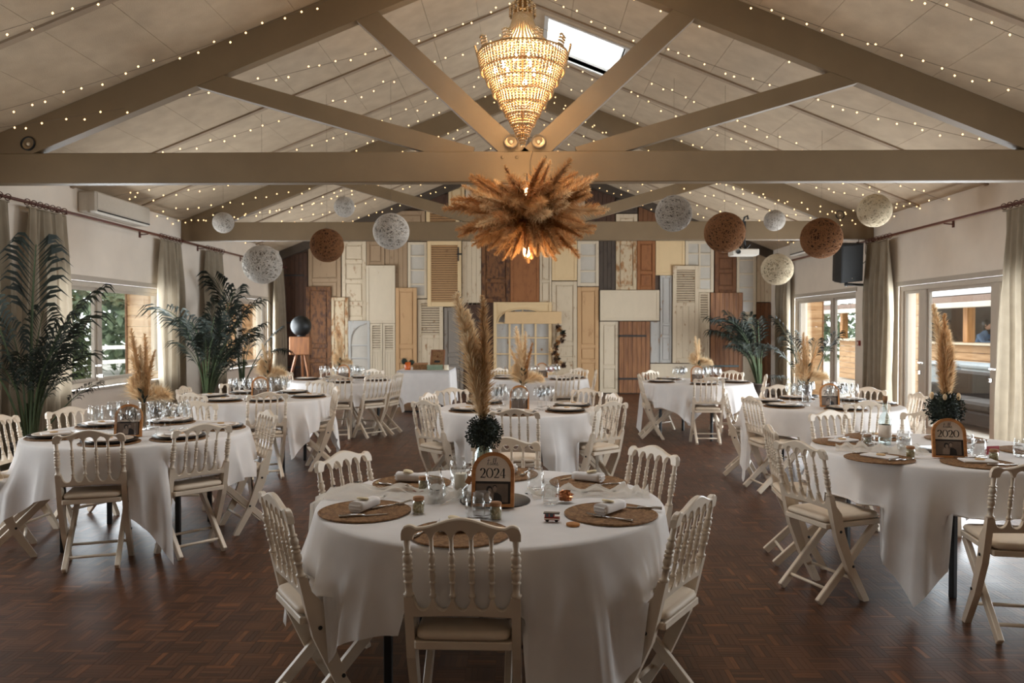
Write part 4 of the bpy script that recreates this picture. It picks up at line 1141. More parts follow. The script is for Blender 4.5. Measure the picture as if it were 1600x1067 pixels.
# ================================================================ TABLES AND CLOTHS
TH = 0.755; TR = 0.745
def make_table():
    t = empty('round_table')
    mb = MB(); mb.lathe([(0, TH-0.03), (TR-0.006, TH-0.03), (TR, TH-0.024), (TR, TH-0.006), (TR-0.006, TH), (0, TH)], 48); mb.build('tabletop', pmat('table_board', (150, 130, 104), 0.6), t)
    mb = MB(); mb.tube([(0.5*math.cos(2*math.pi*i/24), 0.5*math.sin(2*math.pi*i/24), TH-0.045) for i in range(25)], 0.014, 6, False); mb.build('apron_ring', MT['black_metal'], t)
    for k in range(4):
        a = R(45 + 90*k); x, y = 0.53*math.cos(a), 0.53*math.sin(a)
        mb = MB(); mb.cbox(x-0.016, x+0.016, y-0.016, y+0.016, 0.0, TH-0.03, 0.003); mb.build('leg', MT['black_metal'], t)
    return t
TABLE0 = make_table(); first = True
def cloth(key, c, rot, seed, a=1.06):
    rnd = random.Random(seed); n = 256; 
    phs = [rnd.uniform(0, 6.28) for _ in range(6)]
    def fold(t):
        w = lambda a: 1.0-2.0*abs(math.sin(a/2))**0.7      # narrow pleats with broad valleys between
        return 0.30*math.sin(9*t+phs[0]) + 0.45*w(16*t+phs[1]+1.4*math.sin(2*t+phs[4])) + 0.30*w(25*t+phs[2]+1.1*math.sin(3*t+phs[5])) + 0.15*math.sin(5*t+phs[3]) + 0.1
    v = [(0, 0, TH+0.004)]; f = []; rings = []
    for r in (0.2, 0.4, 0.55, 0.66, 0.72):
        rings.append([(r*math.cos(2*math.pi*i/n), r*math.sin(2*math.pi*i/n), TH+0.004+0.0012*math.sin(3*i*2*math.pi/n+r*20)) for i in range(n)])
    edge = [(TR-0.004, 0.0035), (TR+0.005, 0.000), (TR+0.011, -0.008)]
    for (r, dz) in edge: rings.append([(r*math.cos(2*math.pi*i/n), r*math.sin(2*math.pi*i/n), TH+dz) for i in range(n)])
    J = 16
    chairs = CHAIR_POS.get(key, [])
    for j in range(1, J+1):
        q = j/J; ring = []
        for i in range(n):
            t = 2*math.pi*i/n; u = t - R(rot)
            L = a/max(abs(math.cos(u)), abs(math.sin(u))) - TR - 0.01
            corner = abs(math.sin(2*u))**2
            s = q*L
            k = fold(t)
            amp = (0.055 + 0.10*corner)*min(1.0, q*1.6+0.08)
            r = TR + 0.012 + 0.03*s + amp*k*0.62*min(1, s/0.3) + 0.035*min(1, s/0.3) + 0.05*corner*q
            r = max(r, TR+0.008-0.11*q*q*(1-corner*0.3))
            tt = t + 0.035*q*math.cos(9*t+phs[0]) + 0.02*q*math.cos(14*t+phs[1])
            z = TH - 0.008 - s*0.985
            x, y = r*math.cos(tt), r*math.sin(tt)
            # cloth lies on a chair seat pushed under the table
            for (px, py, an) in chairs:
                dx, dy = c[0]+x-px, c[1]+y-py
                lx = dx*math.cos(an)+dy*math.sin(an); ly = -dx*math.sin(an)+dy*math.cos(an)
                if abs(lx) < 0.215 and -0.26 < ly < 0.30 and z < TH-0.02:
                    z = max(z, 0.500 + 0.0015*j)
                    lim = -0.105 - 0.19*max(0.0, z-0.60)
                    if ly < lim:   # never through the chair back
                        push = lim-ly; x += -math.sin(an)*push; y += math.cos(an)*push
            ring.append((x, y, max(z, 0.012)))
        rings.append(ring)
    for rg in rings: v.extend(rg)
    for i in range(n): f.append((0, 1+i, 1+(i+1) % n))
    for j in range(len(rings)-1):
        o = 1+j*n
        for i in range(n): f.append((o+i, o+n+i, o+n+(i+1) % n, o+(i+1) % n))
    mb = MB(); mb.add(v, f, True)
    return mb
for i, (k, (c, nm, rot, ch)) in enumerate(TABLES.items()):
    t = TABLE0 if i == 0 else copy_tree(TABLE0)
    t.location = (c[0], c[1], 0); t.rotation_euler = (0, 0, R(rot+14))
    tag(t, 'round folding table with black legs under the cloth of %s' % nm, 'table', 'round tables')
    o = cloth(k, c, rot, 11+i).build('tablecloth', MT['cloth'], None, (c[0], c[1], 0))
    tag(o, 'white square cloth draped over %s' % nm, 'tablecloth', 'white tablecloths')
TOP = TH + 0.0062   # surface of a cloth

# gift table by the door wall
gt = empty('gift_table', (-1.80, 14.05, 0), label='rectangular folding table under a white cloth before the tan door', cat='table')
mb = MB(); mb.cbox(-0.46, 0.46, -0.62, 0.62, TH-0.035, TH-0.004, 0.004); mb.build('tabletop', MT['white_box'], gt)
for sy in (-1, 1):
    mb = MB(); mb.bar((-0.36, sy*0.45, 0.02), (0.36, sy*0.45, 0.02), 0.035, 0.03); mb.bar((0.0, sy*0.45, 0.02), (0, sy*0.45, TH-0.03), 0.04, 0.04, up=(0, 1, 0)); mb.build('leg', MT['black_metal'], gt)
def box_cloth(w, d, drop, seed):
    rnd = random.Random(seed); pts = []; n = 40
    per = []
    for i in range(n): per.append((-w+2*w*i/n, -d))
    for i in range(n): per.append((w, -d+2*d*i/n))
    for i in range(n): per.append((w-2*w*i/n, d))
    for i in range(n): per.append((-w, d-2*d*i/n))
    N = len(per); v = [(x, y, 0.004) for x, y in per]; f = [tuple(range(N))]
    for j in range(1, 10):
        q = j/9
        for i, (x, y) in enumerate(per):
            kx = 1 if abs(x) > w-1e-6 else 0; ky = 1 if abs(y) > d-1e-6 else 0
            cn = max(0, 1-min(w-abs(x) + d-abs(y), 0.2)/0.2)
            wob = 0.012*math.sin(i*0.5+seed)*q + 0.03*cn*q
            nx = math.copysign(1, x)*(1 if kx else 0); ny = math.copysign(1, y)*(1 if ky else 0)
            v.append((x+nx*(0.006+wob+0.02*q), y+ny*(0.006+wob+0.02*q), 0.004-q*(drop+0.10*cn)))
    for j in range(9):
        for i in range(N): f.append((j*N+i, j*N+(i+1) % N, (j+1)*N+(i+1) % N, (j+1)*N+i))
    mb = MB(); mb.add(v, f, True); mb.sm[0] = False
    return mb
o = box_cloth(0.465, 0.625, 0.56, 3).build('tablecloth', MT['cloth'], None, (-1.80, 14.05, TH))
tag(o, 'white cloth over the rectangular gift table by the door wall', 'tablecloth')
# ================================================================ THINGS ON THE TABLES
# --- shared meshes
def placemat_mesh():
    mb = MB(); 
    prof = []
    rr = 0.19; k = 15
    for i in range(k):
        r0 = rr*i/k; r1 = rr*(i+0.5)/k
        prof += [(r0, 0.004), (r1, 0.0075)]
    prof += [(rr-0.006, 0.008), (rr, 0.005), (rr-0.003, 0.0)]
    mb.lathe(prof, 40); return mb.mesh('placemat', MT['mat'])
PM = placemat_mesh()
def plate_mesh():
    mb = MB(); mb.lathe([(0.0, 0.006), (0.11, 0.006), (0.125, 0.009), (0.172, 0.017), (0.174, 0.014), (0.13, 0.003), (0.11, 0.0), (0, 0.0)], 40); return mb.mesh('plate', MT['plate'])
PLM = plate_mesh()
def plate2_mesh():
    mb = MB(); mb.lathe([(0.0, 0.006), (0.09, 0.006), (0.105, 0.010), (0.142, 0.017), (0.144, 0.014), (0.11, 0.003), (0.09, 0.0), (0, 0.0)], 40)
    return mb.mesh('plate', pmat('pale_plate', (204, 186, 168), 0.35, 0.05, 10))
PLW = plate2_mesh()
def rolled_napkin():
    """napkin folded to a roll, with a wafer tied on it"""
    r = empty('napkin')
    mb = MB(); n = 22; v = []; f = []
    prof = []
    for i in range(28):            # rounded slab with an open fold at the front
        a = 2*math.pi*i/28; prof.append((0.032*math.copysign(abs(math.cos(a))**0.6, math.cos(a)), 0.024+0.022*math.copysign(abs(math.sin(a))**0.8, math.sin(a))))
    for j in range(9):
        y = -0.075+0.15*j/8; k = 1.0-0.15*(j/8)
        for (x, z) in prof: v.append((x*k, y, max(0, z*k)))
    m = len(prof)
    for j in range(8):
        for i in range(m): f.append((j*m+i, j*m+(i+1) % m, (j+1)*m+(i+1) % m, (j+1)*m+i))
    f.append(tuple(range(m-1, -1, -1))); f.append(tuple(8*m+i for i in range(m)))
    mb.add(v, f, True); mb.sm[-1] = mb.sm[-2] = False; b = mb.build('roll', MT['napkin'], r)
    for q in (0.012, 0.026):
        mb = MB(); mb.cbox(-0.026, 0.026, -0.083, 0.0, q, q+0.008, 0.003); mb.build('fold', MT['napkin'], r)
    mb = MB(); mb.lathe([(0, 0), (0.024, 0), (0.026, 0.004), (0.022, 0.008), (0, 0.009)], 16, Matrix.Translation((0, -0.02, 0.045)) @ Matrix.Rotation(R(-12), 4, 'X'))
    mb.build('wafer', pmat('wafer', (222, 204, 168), 0.8, 0.08, 60), r)
    return r
def flat_napkin():
    r = empty('napkin')
    mb = MB(); mb.cbox(-0.055, 0.055, -0.09, 0.09, 0, 0.012, 0.005); mb.build('folded_cloth', MT['napkin'], r)
    mb = MB(); mb.lathe([(0, 0), (0.024, 0), (0.026, 0.004), (0.022, 0.008), (0, 0.009)], 14, Matrix.Translation((0.0, -0.01, 0.012)))
    mb.build('wafer', pmat('wafer2', (206, 170, 126), 0.8, 0.08, 60), r)
    return r
NAP_R = rolled_napkin(); NAP_F = flat_napkin()
def knife():
    r = empty('knife')
    mb = MB(); mb.prism([(-0.009, 0.0), (0.009, 0.0), (0.010, 0.06), (0.006, 0.085), (-0.002, 0.10), (-0.009, 0.085)], 0.0, 0.0022, 'xy'); mb.build('blade', MT['steel'], r)
    mb = MB(); mb.tube([(0, 0, 0.004), (0, -0.05, 0.005), (0, -0.10, 0.005)], [0.005, 0.0058, 0.0065], 8); mb.build('handle', MT['steel'], r)
    return r
def fork():
    r = empty('fork')
    mb = MB(); mb.tube([(0, -0.11, 0.004), (0, -0.05, 0.004), (0, 0.02, 0.006)], [0.006, 0.004, 0.003], 8); mb.build('handle', MT['steel'], r)
    mb = MB(); mb.cbox(-0.011, 0.011, 0.018, 0.045, 0.004, 0.007, 0.002); mb.build('neck', MT['steel'], r)
    for k in range(4):
        mb = MB(); mb.bar((-0.009+0.006*k, 0.043, 0.0055), (-0.009+0.006*k, 0.085, 0.010), 0.0032, 0.0022); mb.build('tine', MT['steel'], r)
    return r
KNIFE = knife(); FORK = fork()
def tumbler():
    mb = MB(); mb.lathe([(0.0, 0.002), (0.030, 0.002), (0.036, 0.010), (0.0415, 0.035), (0.041, 0.055), (0.0335, 0.105), (0.0318, 0.105), (0.0392, 0.055), (0.0395, 0.036), (0.034, 0.014), (0.0, 0.010)], 24)
    return mb.mesh('tumbler', MT['glass'])
TUMB = tumbler()
def wine_glass():
    r = empty('wine_glass')
    mb = MB(); mb.lathe([(0.004, 0.092), (0.018, 0.098), (0.032, 0.112), (0.0405, 0.135), (0.0385, 0.165), (0.031, 0.205), (0.030, 0.205), (0.0372, 0.165), (0.039, 0.135), (0.031, 0.114), (0.0, 0.098)], 20); mb.build('bowl', MT['glass'], r)
    mb = MB(); mb.lathe([(0.007, 0.006), (0.0042, 0.02), (0.0036, 0.06), (0.0045, 0.093)], 10); mb.build('stem', MT['glass'], r)
    mb = MB(); mb.lathe([(0.0, 0.0), (0.034, 0.0), (0.034, 0.002), (0.012, 0.005), (0.006, 0.009), (0, 0.009)], 20); mb.build('foot', MT['glass'], r)
    return r
WINE = wine_glass()
def spice_jar():
    r = empty('favour_jar')
    mb = MB(); mb.lathe([(0.0, 0.0), (0.022, 0.0), (0.025, 0.004), (0.025, 0.046), (0.021, 0.052), (0.0195, 0.058), (0.0185, 0.058), (0.0195, 0.052), (0.0232, 0.045), (0.0232, 0.005), (0, 0.003)], 20); mb.build('glass_body', MT['glass'], r)
    mb = MB(); mb.lathe([(0.0, 0.0035), (0.0225, 0.0045), (0.0225, 0.043), (0.018, 0.046), (0.0, 0.047)], 16); mb.build('filling', MT['jar_fill'], r)
    mb = MB(); mb.lathe([(0.0, 0.052), (0.0205, 0.052), (0.023, 0.056), (0.023, 0.066), (0.019, 0.0685), (0, 0.069)], 18); mb.build('cork_lid', MT['cork'], r)
    return r
JAR = spice_jar()
PROTO_USED = set()
def inst(proto, loc, rz, label, cat, group=None):
    if id(proto) not in PROTO_USED: o = proto; PROTO_USED.add(id(proto))
    else: o = copy_tree(proto)
    o.location = loc; o.rotation_euler = (0, 0, rz)
    return tag(o, label, cat, group)
def polar(c, ang, r, side=0.0):
    a = R(ang); ox, oy = math.sin(a), -math.cos(a)      # outwards
    sx, sy = math.cos(a), math.sin(a)                   # to the right of someone looking outwards-in from the camera side
    return (c[0]+ox*r+sx*side, c[1]+oy*r+sy*side)
def mat_at(x, y, where, tn):
    o = obj('placemat', PM, None, (x, y, TOP)); return tag(o, 'round woven rush placemat at the %s of %s' % (where, tn), 'placemat', 'woven placemats')
SN = {'T1': 'front centre table', 'T2': 'front left table', 'T3': 'second left table', 'T4': 'rear left table', 'T5': 'second middle table',
      'T6': 'rear middle table', 'T7': 'rear right table', 'T8': 'second right table', 'T9': 'front right table'}
MZ = TOP + 0.008
# ---- table 2024: six rolled settings
c1 = TABLES['T1'][0]
S1 = [(-0.24, 2.79, 'near side', -80, 1), (-0.66, 3.12, 'near left', -20, 0), (0.35, 3.09, 'near right', -40, 0), (0.31, 3.72, 'far right', 60, 0), (-0.55, 3.69, 'far left', -100, 0), (-0.12, 3.92, 'far side', 90, 0)]
for (x, y, w, na, _) in S1:
    mat_at(x, y, w, SN['T1'])
    inst(NAP_R, (x+0.0, y+0.01, MZ), R(na), 'white rolled napkin with a wafer at the %s of the front centre table' % w, 'napkin', 'napkins')
    a = math.atan2(c1[1]-y, c1[0]-x) - math.pi/2
    kx, ky = (0.0, -0.105)
    if w == 'near left': inst(KNIFE, (x+0.02, y-0.10, MZ), R(-72), 'steel knife at the near left of the front centre table', 'knife', 'cutlery'); inst(FORK, (x+0.11, y+0.08, MZ), R(-50), 'steel fork at the near left of the front centre table', 'fork', 'cutlery')
    elif w == 'near right': inst(KNIFE, (x+0.12, y+0.08, MZ), R(75), 'steel knife at the near right of the front centre table', 'knife', 'cutlery'); inst(FORK, (x-0.03, y-0.09, MZ), R(60), 'steel fork at the near right of the front centre table', 'fork', 'cutlery')
    else:
        ox, oy = math.cos(a), math.sin(a)
        inst(KNIFE, (x+0.12*ox, y+0.12*oy, MZ), a+0.2, 'steel knife at the %s of the front centre table' % w, 'knife', 'cutlery')
        inst(FORK, (x-0.12*ox, y-0.12*oy, MZ), a-0.2, 'steel fork at the %s of the front centre table' % w, 'fork', 'cutlery')
for (x, y, l) in ((-0.385, 3.30, 'between the near left jar and the sign'), (-0.42, 3.50, 'behind the near left jar'), (0.05, 3.56, 'at the back right of the sign'), (0.11, 3.27, 'right of the sign'), (-0.195, 2.985, 'in front of the sign'), (-0.17, 3.02, 'in front of the sign beside the jar'), (-0.34, 3.86, 'upside down behind the tulle')):
    o = obj('tumbler', TUMB, None, (x, y, TOP)); tag(o, 'clear stemless tumbler %s on the front centre table' % l, 'glass', 'tumblers')
inst(JAR, (-0.435, 3.10, TOP), 0, 'corked jar of seeds beside the near left placemat of the front centre table', 'jar', 'favour jars')
inst(JAR, (-0.115, 3.01, TOP), 0, 'corked jar of seeds in front of the sign', 'jar', 'favour jars')
inst(JAR, (-0.47, 3.52, TOP), 0, 'corked jar of seeds on the tulle of the front centre table', 'jar', 'favour jars')
# black disc under the centrepiece
def slate(x, y, tn, n=''):
    mb = MB(); mb.lathe([(0, 0.006), (0.152, 0.006), (0.155, 0.003), (0.155, 0), (0, 0)], 36)
    tag(mb.build('slate_disc', MT['plate'], None, (x, y, TOP)), 'black round disc under the centrepiece of the %s' % tn, 'tray')
SLZ = TOP + 0.006

# ---- other tables: plate settings and stemmed glasses
wn = random.Random(3)
def plate_setting(key, x, y, where, rz):
    tn = SN[key]
    mat_at(x, y, where, tn)
    o = obj('plate', PLM, None, (x, y, MZ)); tag(o, 'dark charger plate at the %s of the %s' % (where, tn), 'plate', 'dark plates')
    o = obj('plate', PLW, None, (x, y, MZ+0.007)); tag(o, 'pale plate on the charger at the %s of the %s' % (where, tn), 'plate', 'pale plates')
    inst(NAP_F, (x, y, MZ+0.0145), rz, 'folded napkin on the plate at the %s of the %s' % (where, tn), 'napkin', 'napkins')
def glass_at(key, x, y, l):
    inst(WINE, (x, y, TOP), wn.uniform(0, 6), '%s the %s' % (l, SN[key]), 'wine glass', 'wine glasses')
for key in ('T2', 'T3', 'T4', 'T5', 'T6', 'T7', 'T8'):
    c = TABLES[key][0]; ch = TABLES[key][3]
    sides = [(math.degrees(math.atan2(x-c[0], -(y-c[1]))), s) for (x, y, s, t) in ch]
    if key == 'T6': sides = [(-115, 'far left'), (115, 'far right'), (80, 'right'), (40, 'near right'), (-15, 'near side'), (-65, 'near left')]
    if key == 'T7': sides.append((-60, 'near left')) if False else None
    ang = {}
    for (a, s) in sides: ang[s] = a
    done = []
    for s, a in sorted(ang.items(), key=lambda q: q[1]):
        if done and min(min(abs(a-b), 360-abs(a-b)) for b in done) < 38: continue
        done.append(a)
        x, y = polar(c, a, 0.535)
        plate_setting(key, x, y, s, R(a + wn.uniform(-20, 20)))
        for k, (sd, rr, w) in enumerate(((0.06, 0.285, 'right'), (-0.05, 0.30, 'left'), (0.01, 0.22, 'middle'))):
            gx, gy = polar(c, a, rr, sd+wn.uniform(-.01, .01))
            if key in ('T2',) and s == 'near side' and k == 1: pass
            glass_at(key, gx, gy, 'clear stemmed wine glass, %s hand one at the %s of' % (w, s))
# ---- table 2020: placemats, napkins, tumblers
c9 = TABLES['T9'][0]
S9 = [(2.05, 4.43, 'near left'), (2.53, 4.28, 'near side'), (2.10, 5.05, 'left'), (2.42, 5.30, 'far left'), (2.93, 5.22, 'far right'), (3.12, 4.72, 'right')]
for i, (x, y, w) in enumerate(S9):
    mat_at(x, y, w, SN['T9'])
    inst(NAP_F, (x+0.01, y+0.02, MZ), R((35, 80, -60, 10, 50, 90)[i]), 'white folded napkin with a wafer at the %s of the front right table' % w, 'napkin', 'napkins')
    inst(KNIFE, (x+0.09, y-0.08, MZ), R((-65, -80, 40, 20, 10, 0)[i]), 'steel knife at the %s of the front right table' % w, 'knife', 'cutlery')
    inst(FORK, (x+0.02, y+0.13, MZ), R((-100, 95, 120, 60, 30, 0)[i]), 'steel fork at the %s of the front right table' % w, 'fork', 'cutlery')
for (x, y, l) in ((2.28, 4.60, 'beside the near left placemat'), (2.72, 4.72, 'right of the sign, back'), (2.92, 4.52, 'right of the red card'), (2.66, 4.50, 'behind the near placemat'), (2.18, 4.86, 'beside the left placemat'), (2.36, 5.02, 'behind the tulle'), (2.42, 4.90, 'left of the vase')):
    tag(obj('tumbler', TUMB, None, (x, y, TOP)), 'clear stemless tumbler %s on the front right table' % l, 'glass', 'tumblers')
inst(JAR, (2.25, 4.47, TOP), 0, 'corked jar of seeds beside the near left placemat of the front right table', 'jar', 'favour jars')
inst(JAR, (2.67, 4.37, TOP), 0, 'corked jar of seeds behind the near placemat of the front right table', 'jar', 'favour jars')
inst(JAR, (2.22, 4.96, TOP), 0, 'corked jar of seeds beside the left placemat of the front right table', 'jar', 'favour jars')
mb = MB(); mb.cbox(-0.05, 0.05, -0.004, 0.004, 0, 0.05, 0.002)
tag(mb.build('red_card', pmat('red_card', (150, 26, 34), 0.6, 0.1, 10), None, (2.80, 4.60, TOP), R(15)), 'small red card standing right of the 2020 sign', 'card')
wb = empty('bottle', (2.34, 4.98, TOP), label='clear corked bottle with a label left of the vase on the front right table', cat='bottle')
mb = MB(); mb.lathe([(0, 0), (0.036, 0), (0.038, 0.005), (0.038, 0.16), (0.030, 0.185), (0.014, 0.21), (0.0135, 0.27), (0.015, 0.272), (0.015, 0.285)], 20); mb.build('glass_body', MT['aqua_glass'], wb)
mb = MB(); mb.lathe([(0.0, 0.27), (0.0125, 0.27), (0.0145, 0.285), (0.0145, 0.315), (0, 0.315)], 14); mb.build('cork', MT['cork'], wb)
mb = MB(); mb.lathe([(0.0385, 0.05), (0.0388, 0.05), (0.0388, 0.13), (0.0385, 0.13)], 20); mb.build('paper_label', MT['paper'], wb)

# ================================================================ TABLE SIGNS
def ribbon(mb, pts, w, y, m=0):
    """flat stroke in the xz plane; w number or list"""
    n = len(pts); ws = w if isinstance(w, list) else [w]*n
    L = []; Rr = []
    for i, (x, z) in enumerate(pts):
        a = pts[max(0, i-1)]; b = pts[min(n-1, i+1)]; dx, dz = b[0]-a[0], b[1]-a[1]; l = math.hypot(dx, dz) or 1
        nx, nz = -dz/l, dx/l
        L.append((x+nx*ws[i]/2, y, z+nz*ws[i]/2)); Rr.append((x-nx*ws[i]/2, y, z-nz*ws[i]/2))
    v = L+Rr; f = [(i, i+1, n+i+1, n+i) for i in range(n-1)]
    v2 = v + [(a, b+0.0008, c) for a, b, c in v]
    mb.add(v2, f + [tuple(q+2*n for q in reversed(ff)) for ff in f], False, m)
def digit(mb, ch, x, z, h, y):
    w = h*0.62
    def E(cx, cz, rx, rz, a0, a1, n, thick=0.16, thin=0.045):
        p = []; ws = []
        for i in range(n+1):
            a = R(a0+(a1-a0)*i/n); p.append((x+cx+rx*math.cos(a), z+cz+rz*math.sin(a))); ws.append(h*(thin+(thick-thin)*abs(math.cos(a))))
        return p, ws
    if ch == '0':
        p, ws = E(w*0.56, h*0.5, w*0.50, h*0.48, 0, 360, 28, 0.13); ribbon(mb, p, ws, y); return h*0.78
    if ch == '2':
        p, ws = E(w*0.42, h*0.70, w*0.36, h*0.27, 170, -35, 14)
        p += [(x+w*0.55, z+h*0.38), (x+w*0.28, z+h*0.16), (x+w*0.05, z+h*0.03)]; ws += [h*0.10, h*0.06, h*0.045]
        ribbon(mb, p, ws, y); ribbon(mb, [(x+w*0.03, z+h*0.05), (x+w*0.5, z+h*0.055), (x+w*0.86, z+h*0.05)], [h*0.09, h*0.10, h*0.09], y); ribbon(mb, [(x+w*0.84, z+h*0.03), (x+w*0.9, z+h*0.22)], h*0.04, y); return h*0.64
    if ch == '4':
        ribbon(mb, [(x+w*0.62, z+h*0.98), (x+w*0.02, z+h*0.28)], h*0.045, y); ribbon(mb, [(x+w*0.02, z+h*0.28), (x+w*0.95, z+h*0.28)], h*0.05, y)
        ribbon(mb, [(x+w*0.64, z+h*0.98), (x+w*0.64, z+0.02*h)], h*0.14, y); ribbon(mb, [(x+w*0.42, z+0.02*h), (x+w*0.86, z+0.02*h)], h*0.04, y); return h*0.66
    if ch == '1':
        ribbon(mb, [(x+w*0.4, z+h*0.98), (x+w*0.4, z+0.02*h)], h*0.14, y); ribbon(mb, [(x+w*0.2, z+0.02*h), (x+w*0.6, z+0.02*h)], h*0.04, y); ribbon(mb, [(x+w*0.15, z+h*0.8), (x+w*0.4, z+h*0.96)], h*0.05, y); return h*0.46
    if ch == '7':
        ribbon(mb, [(x+w*0.04, z+h*0.93), (x+w*0.86, z+h*0.93)], h*0.09, y); ribbon(mb, [(x+w*0.84, z+h*0.93), (x+w*0.5, z+h*0.45), (x+w*0.36, z+0.0)], [h*0.05, h*0.1, h*0.14], y); ribbon(mb, [(x+w*0.05, z+h*0.95), (x+w*0.05, z+h*0.76)], h*0.04, y); return h*0.58
    return h*0.5
def script_table(mb, x, z, s, y):
    """'table' in a slanting hand"""
    def P(l): return [(x+a*s, z+b*s) for a, b in l]
    for st in ([(-0.05, 0.05), (0.12, 0.5), (0.2, 1.05), (0.12, 0.4), (0.16, 0.05), (0.3, 0.12)], [(0.0, 0.72), (0.42, 0.8)],
               [(0.62, 0.42), (0.5, 0.45), (0.40, 0.25), (0.46, 0.04), (0.62, 0.2), (0.66, 0.4), (0.64, 0.1), (0.78, 0.1)],
               [(0.78, 0.1), (1.0, 0.7), (1.04, 1.15), (0.93, 1.0), (0.88, 0.4), (0.92, 0.04), (1.08, 0.12), (1.08, 0.38), (0.95, 0.36)],
               [(1.08, 0.1), (1.3, 0.7), (1.36, 1.2), (1.24, 1.05), (1.2, 0.4), (1.24, 0.02), (1.36, 0.1)],
               [(1.36, 0.1), (1.56, 0.3), (1.54, 0.45), (1.44, 0.4), (1.42, 0.12), (1.52, 0.02), (1.72, 0.16)]):
        ribbon(mb, P(st), s*0.055, y)
MT['photo_bg'] = pmat('photo_grey', (116, 100, 88), 0.6, 0.15, 30)
MT['photo_dark'] = pmat('photo_black', (38, 33, 31), 0.6, 0.1, 30)
MT['photo_mid'] = pmat('photo_mid', (150, 132, 118), 0.6, 0.1, 30)
def sign(key, x, y, year, rz, big=True):
    W, H = 0.09, 0.228
    s = empty('table_sign', (x, y, SLZ if key in ('T1', 'T9') else TOP), rz, label='wooden arched table sign with a photo on the %s' % SN[key], cat='sign', group='arched table signs')
    TL = Matrix.Rotation(R(-10), 4, 'X')
    def arch(w, h, n=18):
        r = w; zc = h - r*0.95
        return [(-w, 0.0), (w, 0.0)] + [(r*math.cos(math.pi*i/n), zc + r*0.95*math.sin(math.pi*i/n)) for i in range(n+1)]
    o = arch(W, H); i_ = [(a, b+0.012) for a, b in arch(W-0.015, H-0.028)]
    mb = MB(); n = len(o); v = []
    for yy in (-0.011, 0.011):
        v += [(a, yy, b) for a, b in o] + [(a, yy, b) for a, b in i_]
    f = []
    for k in range(n):
        j = (k+1) % n
        f += [(k, j, n+j, n+k), (3*n+k, 3*n+j, 2*n+j, 2*n+k), (j, k, 2*n+k, 2*n+j), (n+k, n+j, 3*n+j, 3*n+k)]
    mb.add(v, f, False, 0, TL); mb.build('arch_frame', MT['frame_wood'], s)
    mb = MB(); mb.prism(i_, 0.0, 0.004, 'xz', 0, TL); card = mb.build('card', MT['paper'], s)
    mb = MB(); mb.prism([(-0.05, 0.0), (0.05, 0.0), (0.05, 0.012), (-0.05, 0.012)], -0.004, 0.05, 'xz'); mb.build('foot', MT['frame_wood'], s)
    if year:
        mb = MB(); h = 0.041; xx = -sum({'0': .78, '2': .64, '4': .66, '1': .46, '7': .58}[q] for q in year)*h/2
        for q in year: xx += digit(mb, q, xx, 0.119, h, -0.0012)
        for i, p in enumerate(mb.v): mb.v[i] = tuple(TL @ Vector(p))
        mb.build('year_lettering', MT['ink'], card)
        mb = MB(); script_table(mb, -0.026, 0.171, 0.028, -0.0012)
        for i, p in enumerate(mb.v): mb.v[i] = tuple(TL @ Vector(p))
        mb.build('script_lettering', MT['ink'], card)
    mb = MB(); mb.box(-W+0.014, W-0.014, -0.0011, -0.0002, 0.013, 0.105, 0, TL); ph = mb.build('photo_print', MT['photo_dark'], card)
    mb = MB(); mb.box(-W+0.018, W-0.026, -0.0016, -0.0012, 0.018, 0.095, 0, TL); mb.build('photo_backdrop', MT['photo_bg'], card)
    if big:
        def disc(mb, cx, cz, rx, rz_, yy):
            mb.prism([(cx+rx*math.cos(2*math.pi*k/16), cz+rz_*math.sin(2*math.pi*k/16)) for k in range(16)], yy-0.0003, yy, 'xz', 0, TL)
        mb = MB(); mb.prism([(-0.036, 0.018), (0.004, 0.018), (0.0, 0.052), (-0.010, 0.060), (-0.026, 0.058), (-0.034, 0.045)], -0.0020, -0.0017, 'xz', 0, TL); disc(mb, -0.013, 0.066, 0.008, 0.011, -0.0024); disc(mb, 0.008, 0.074, 0.008, 0.012, -0.0024); mb.build('photo_faces', MT['photo_mid'], card)
        mb = MB(); mb.prism([(0.0, 0.018), (0.040, 0.018), (0.036, 0.046), (0.020, 0.058), (0.006, 0.058)], -0.0023, -0.0021, 'xz', 0, TL); disc(mb, -0.015, 0.070, 0.013, 0.016, -0.0021); disc(mb, 0.008, 0.081, 0.009, 0.009, -0.0021); mb.build('photo_dark_shapes', MT['photo_dark'], card)
    return s
for k, (dx, dy) in {'T1': (0.02, -0.10), 'T9': (-0.02, -0.12)}.items():
    c = TABLES[k][0]; slate(c[0]+dx, c[1]+dy+0.07, SN[k])
sign('T1', -0.135, 3.19, '2024', R(-4))
sign('T9', 2.46, 4.44, '2020', R(-12))
sign('T8', 2.92, 7.33, '2017', R(-8))
sign('T2', -2.76, 5.24, '2021', R(10))
sign('T3', -2.88, 8.22, '', R(6), False)
sign('T4', -2.62, 10.95, '', R(4), False)
sign('T5', -0.05, 7.02, '', R(0), False)
sign('T6', 0.26, 11.6, '', R(0), False)
sign('T7', 2.42, 10.72, '', R(-6), False)

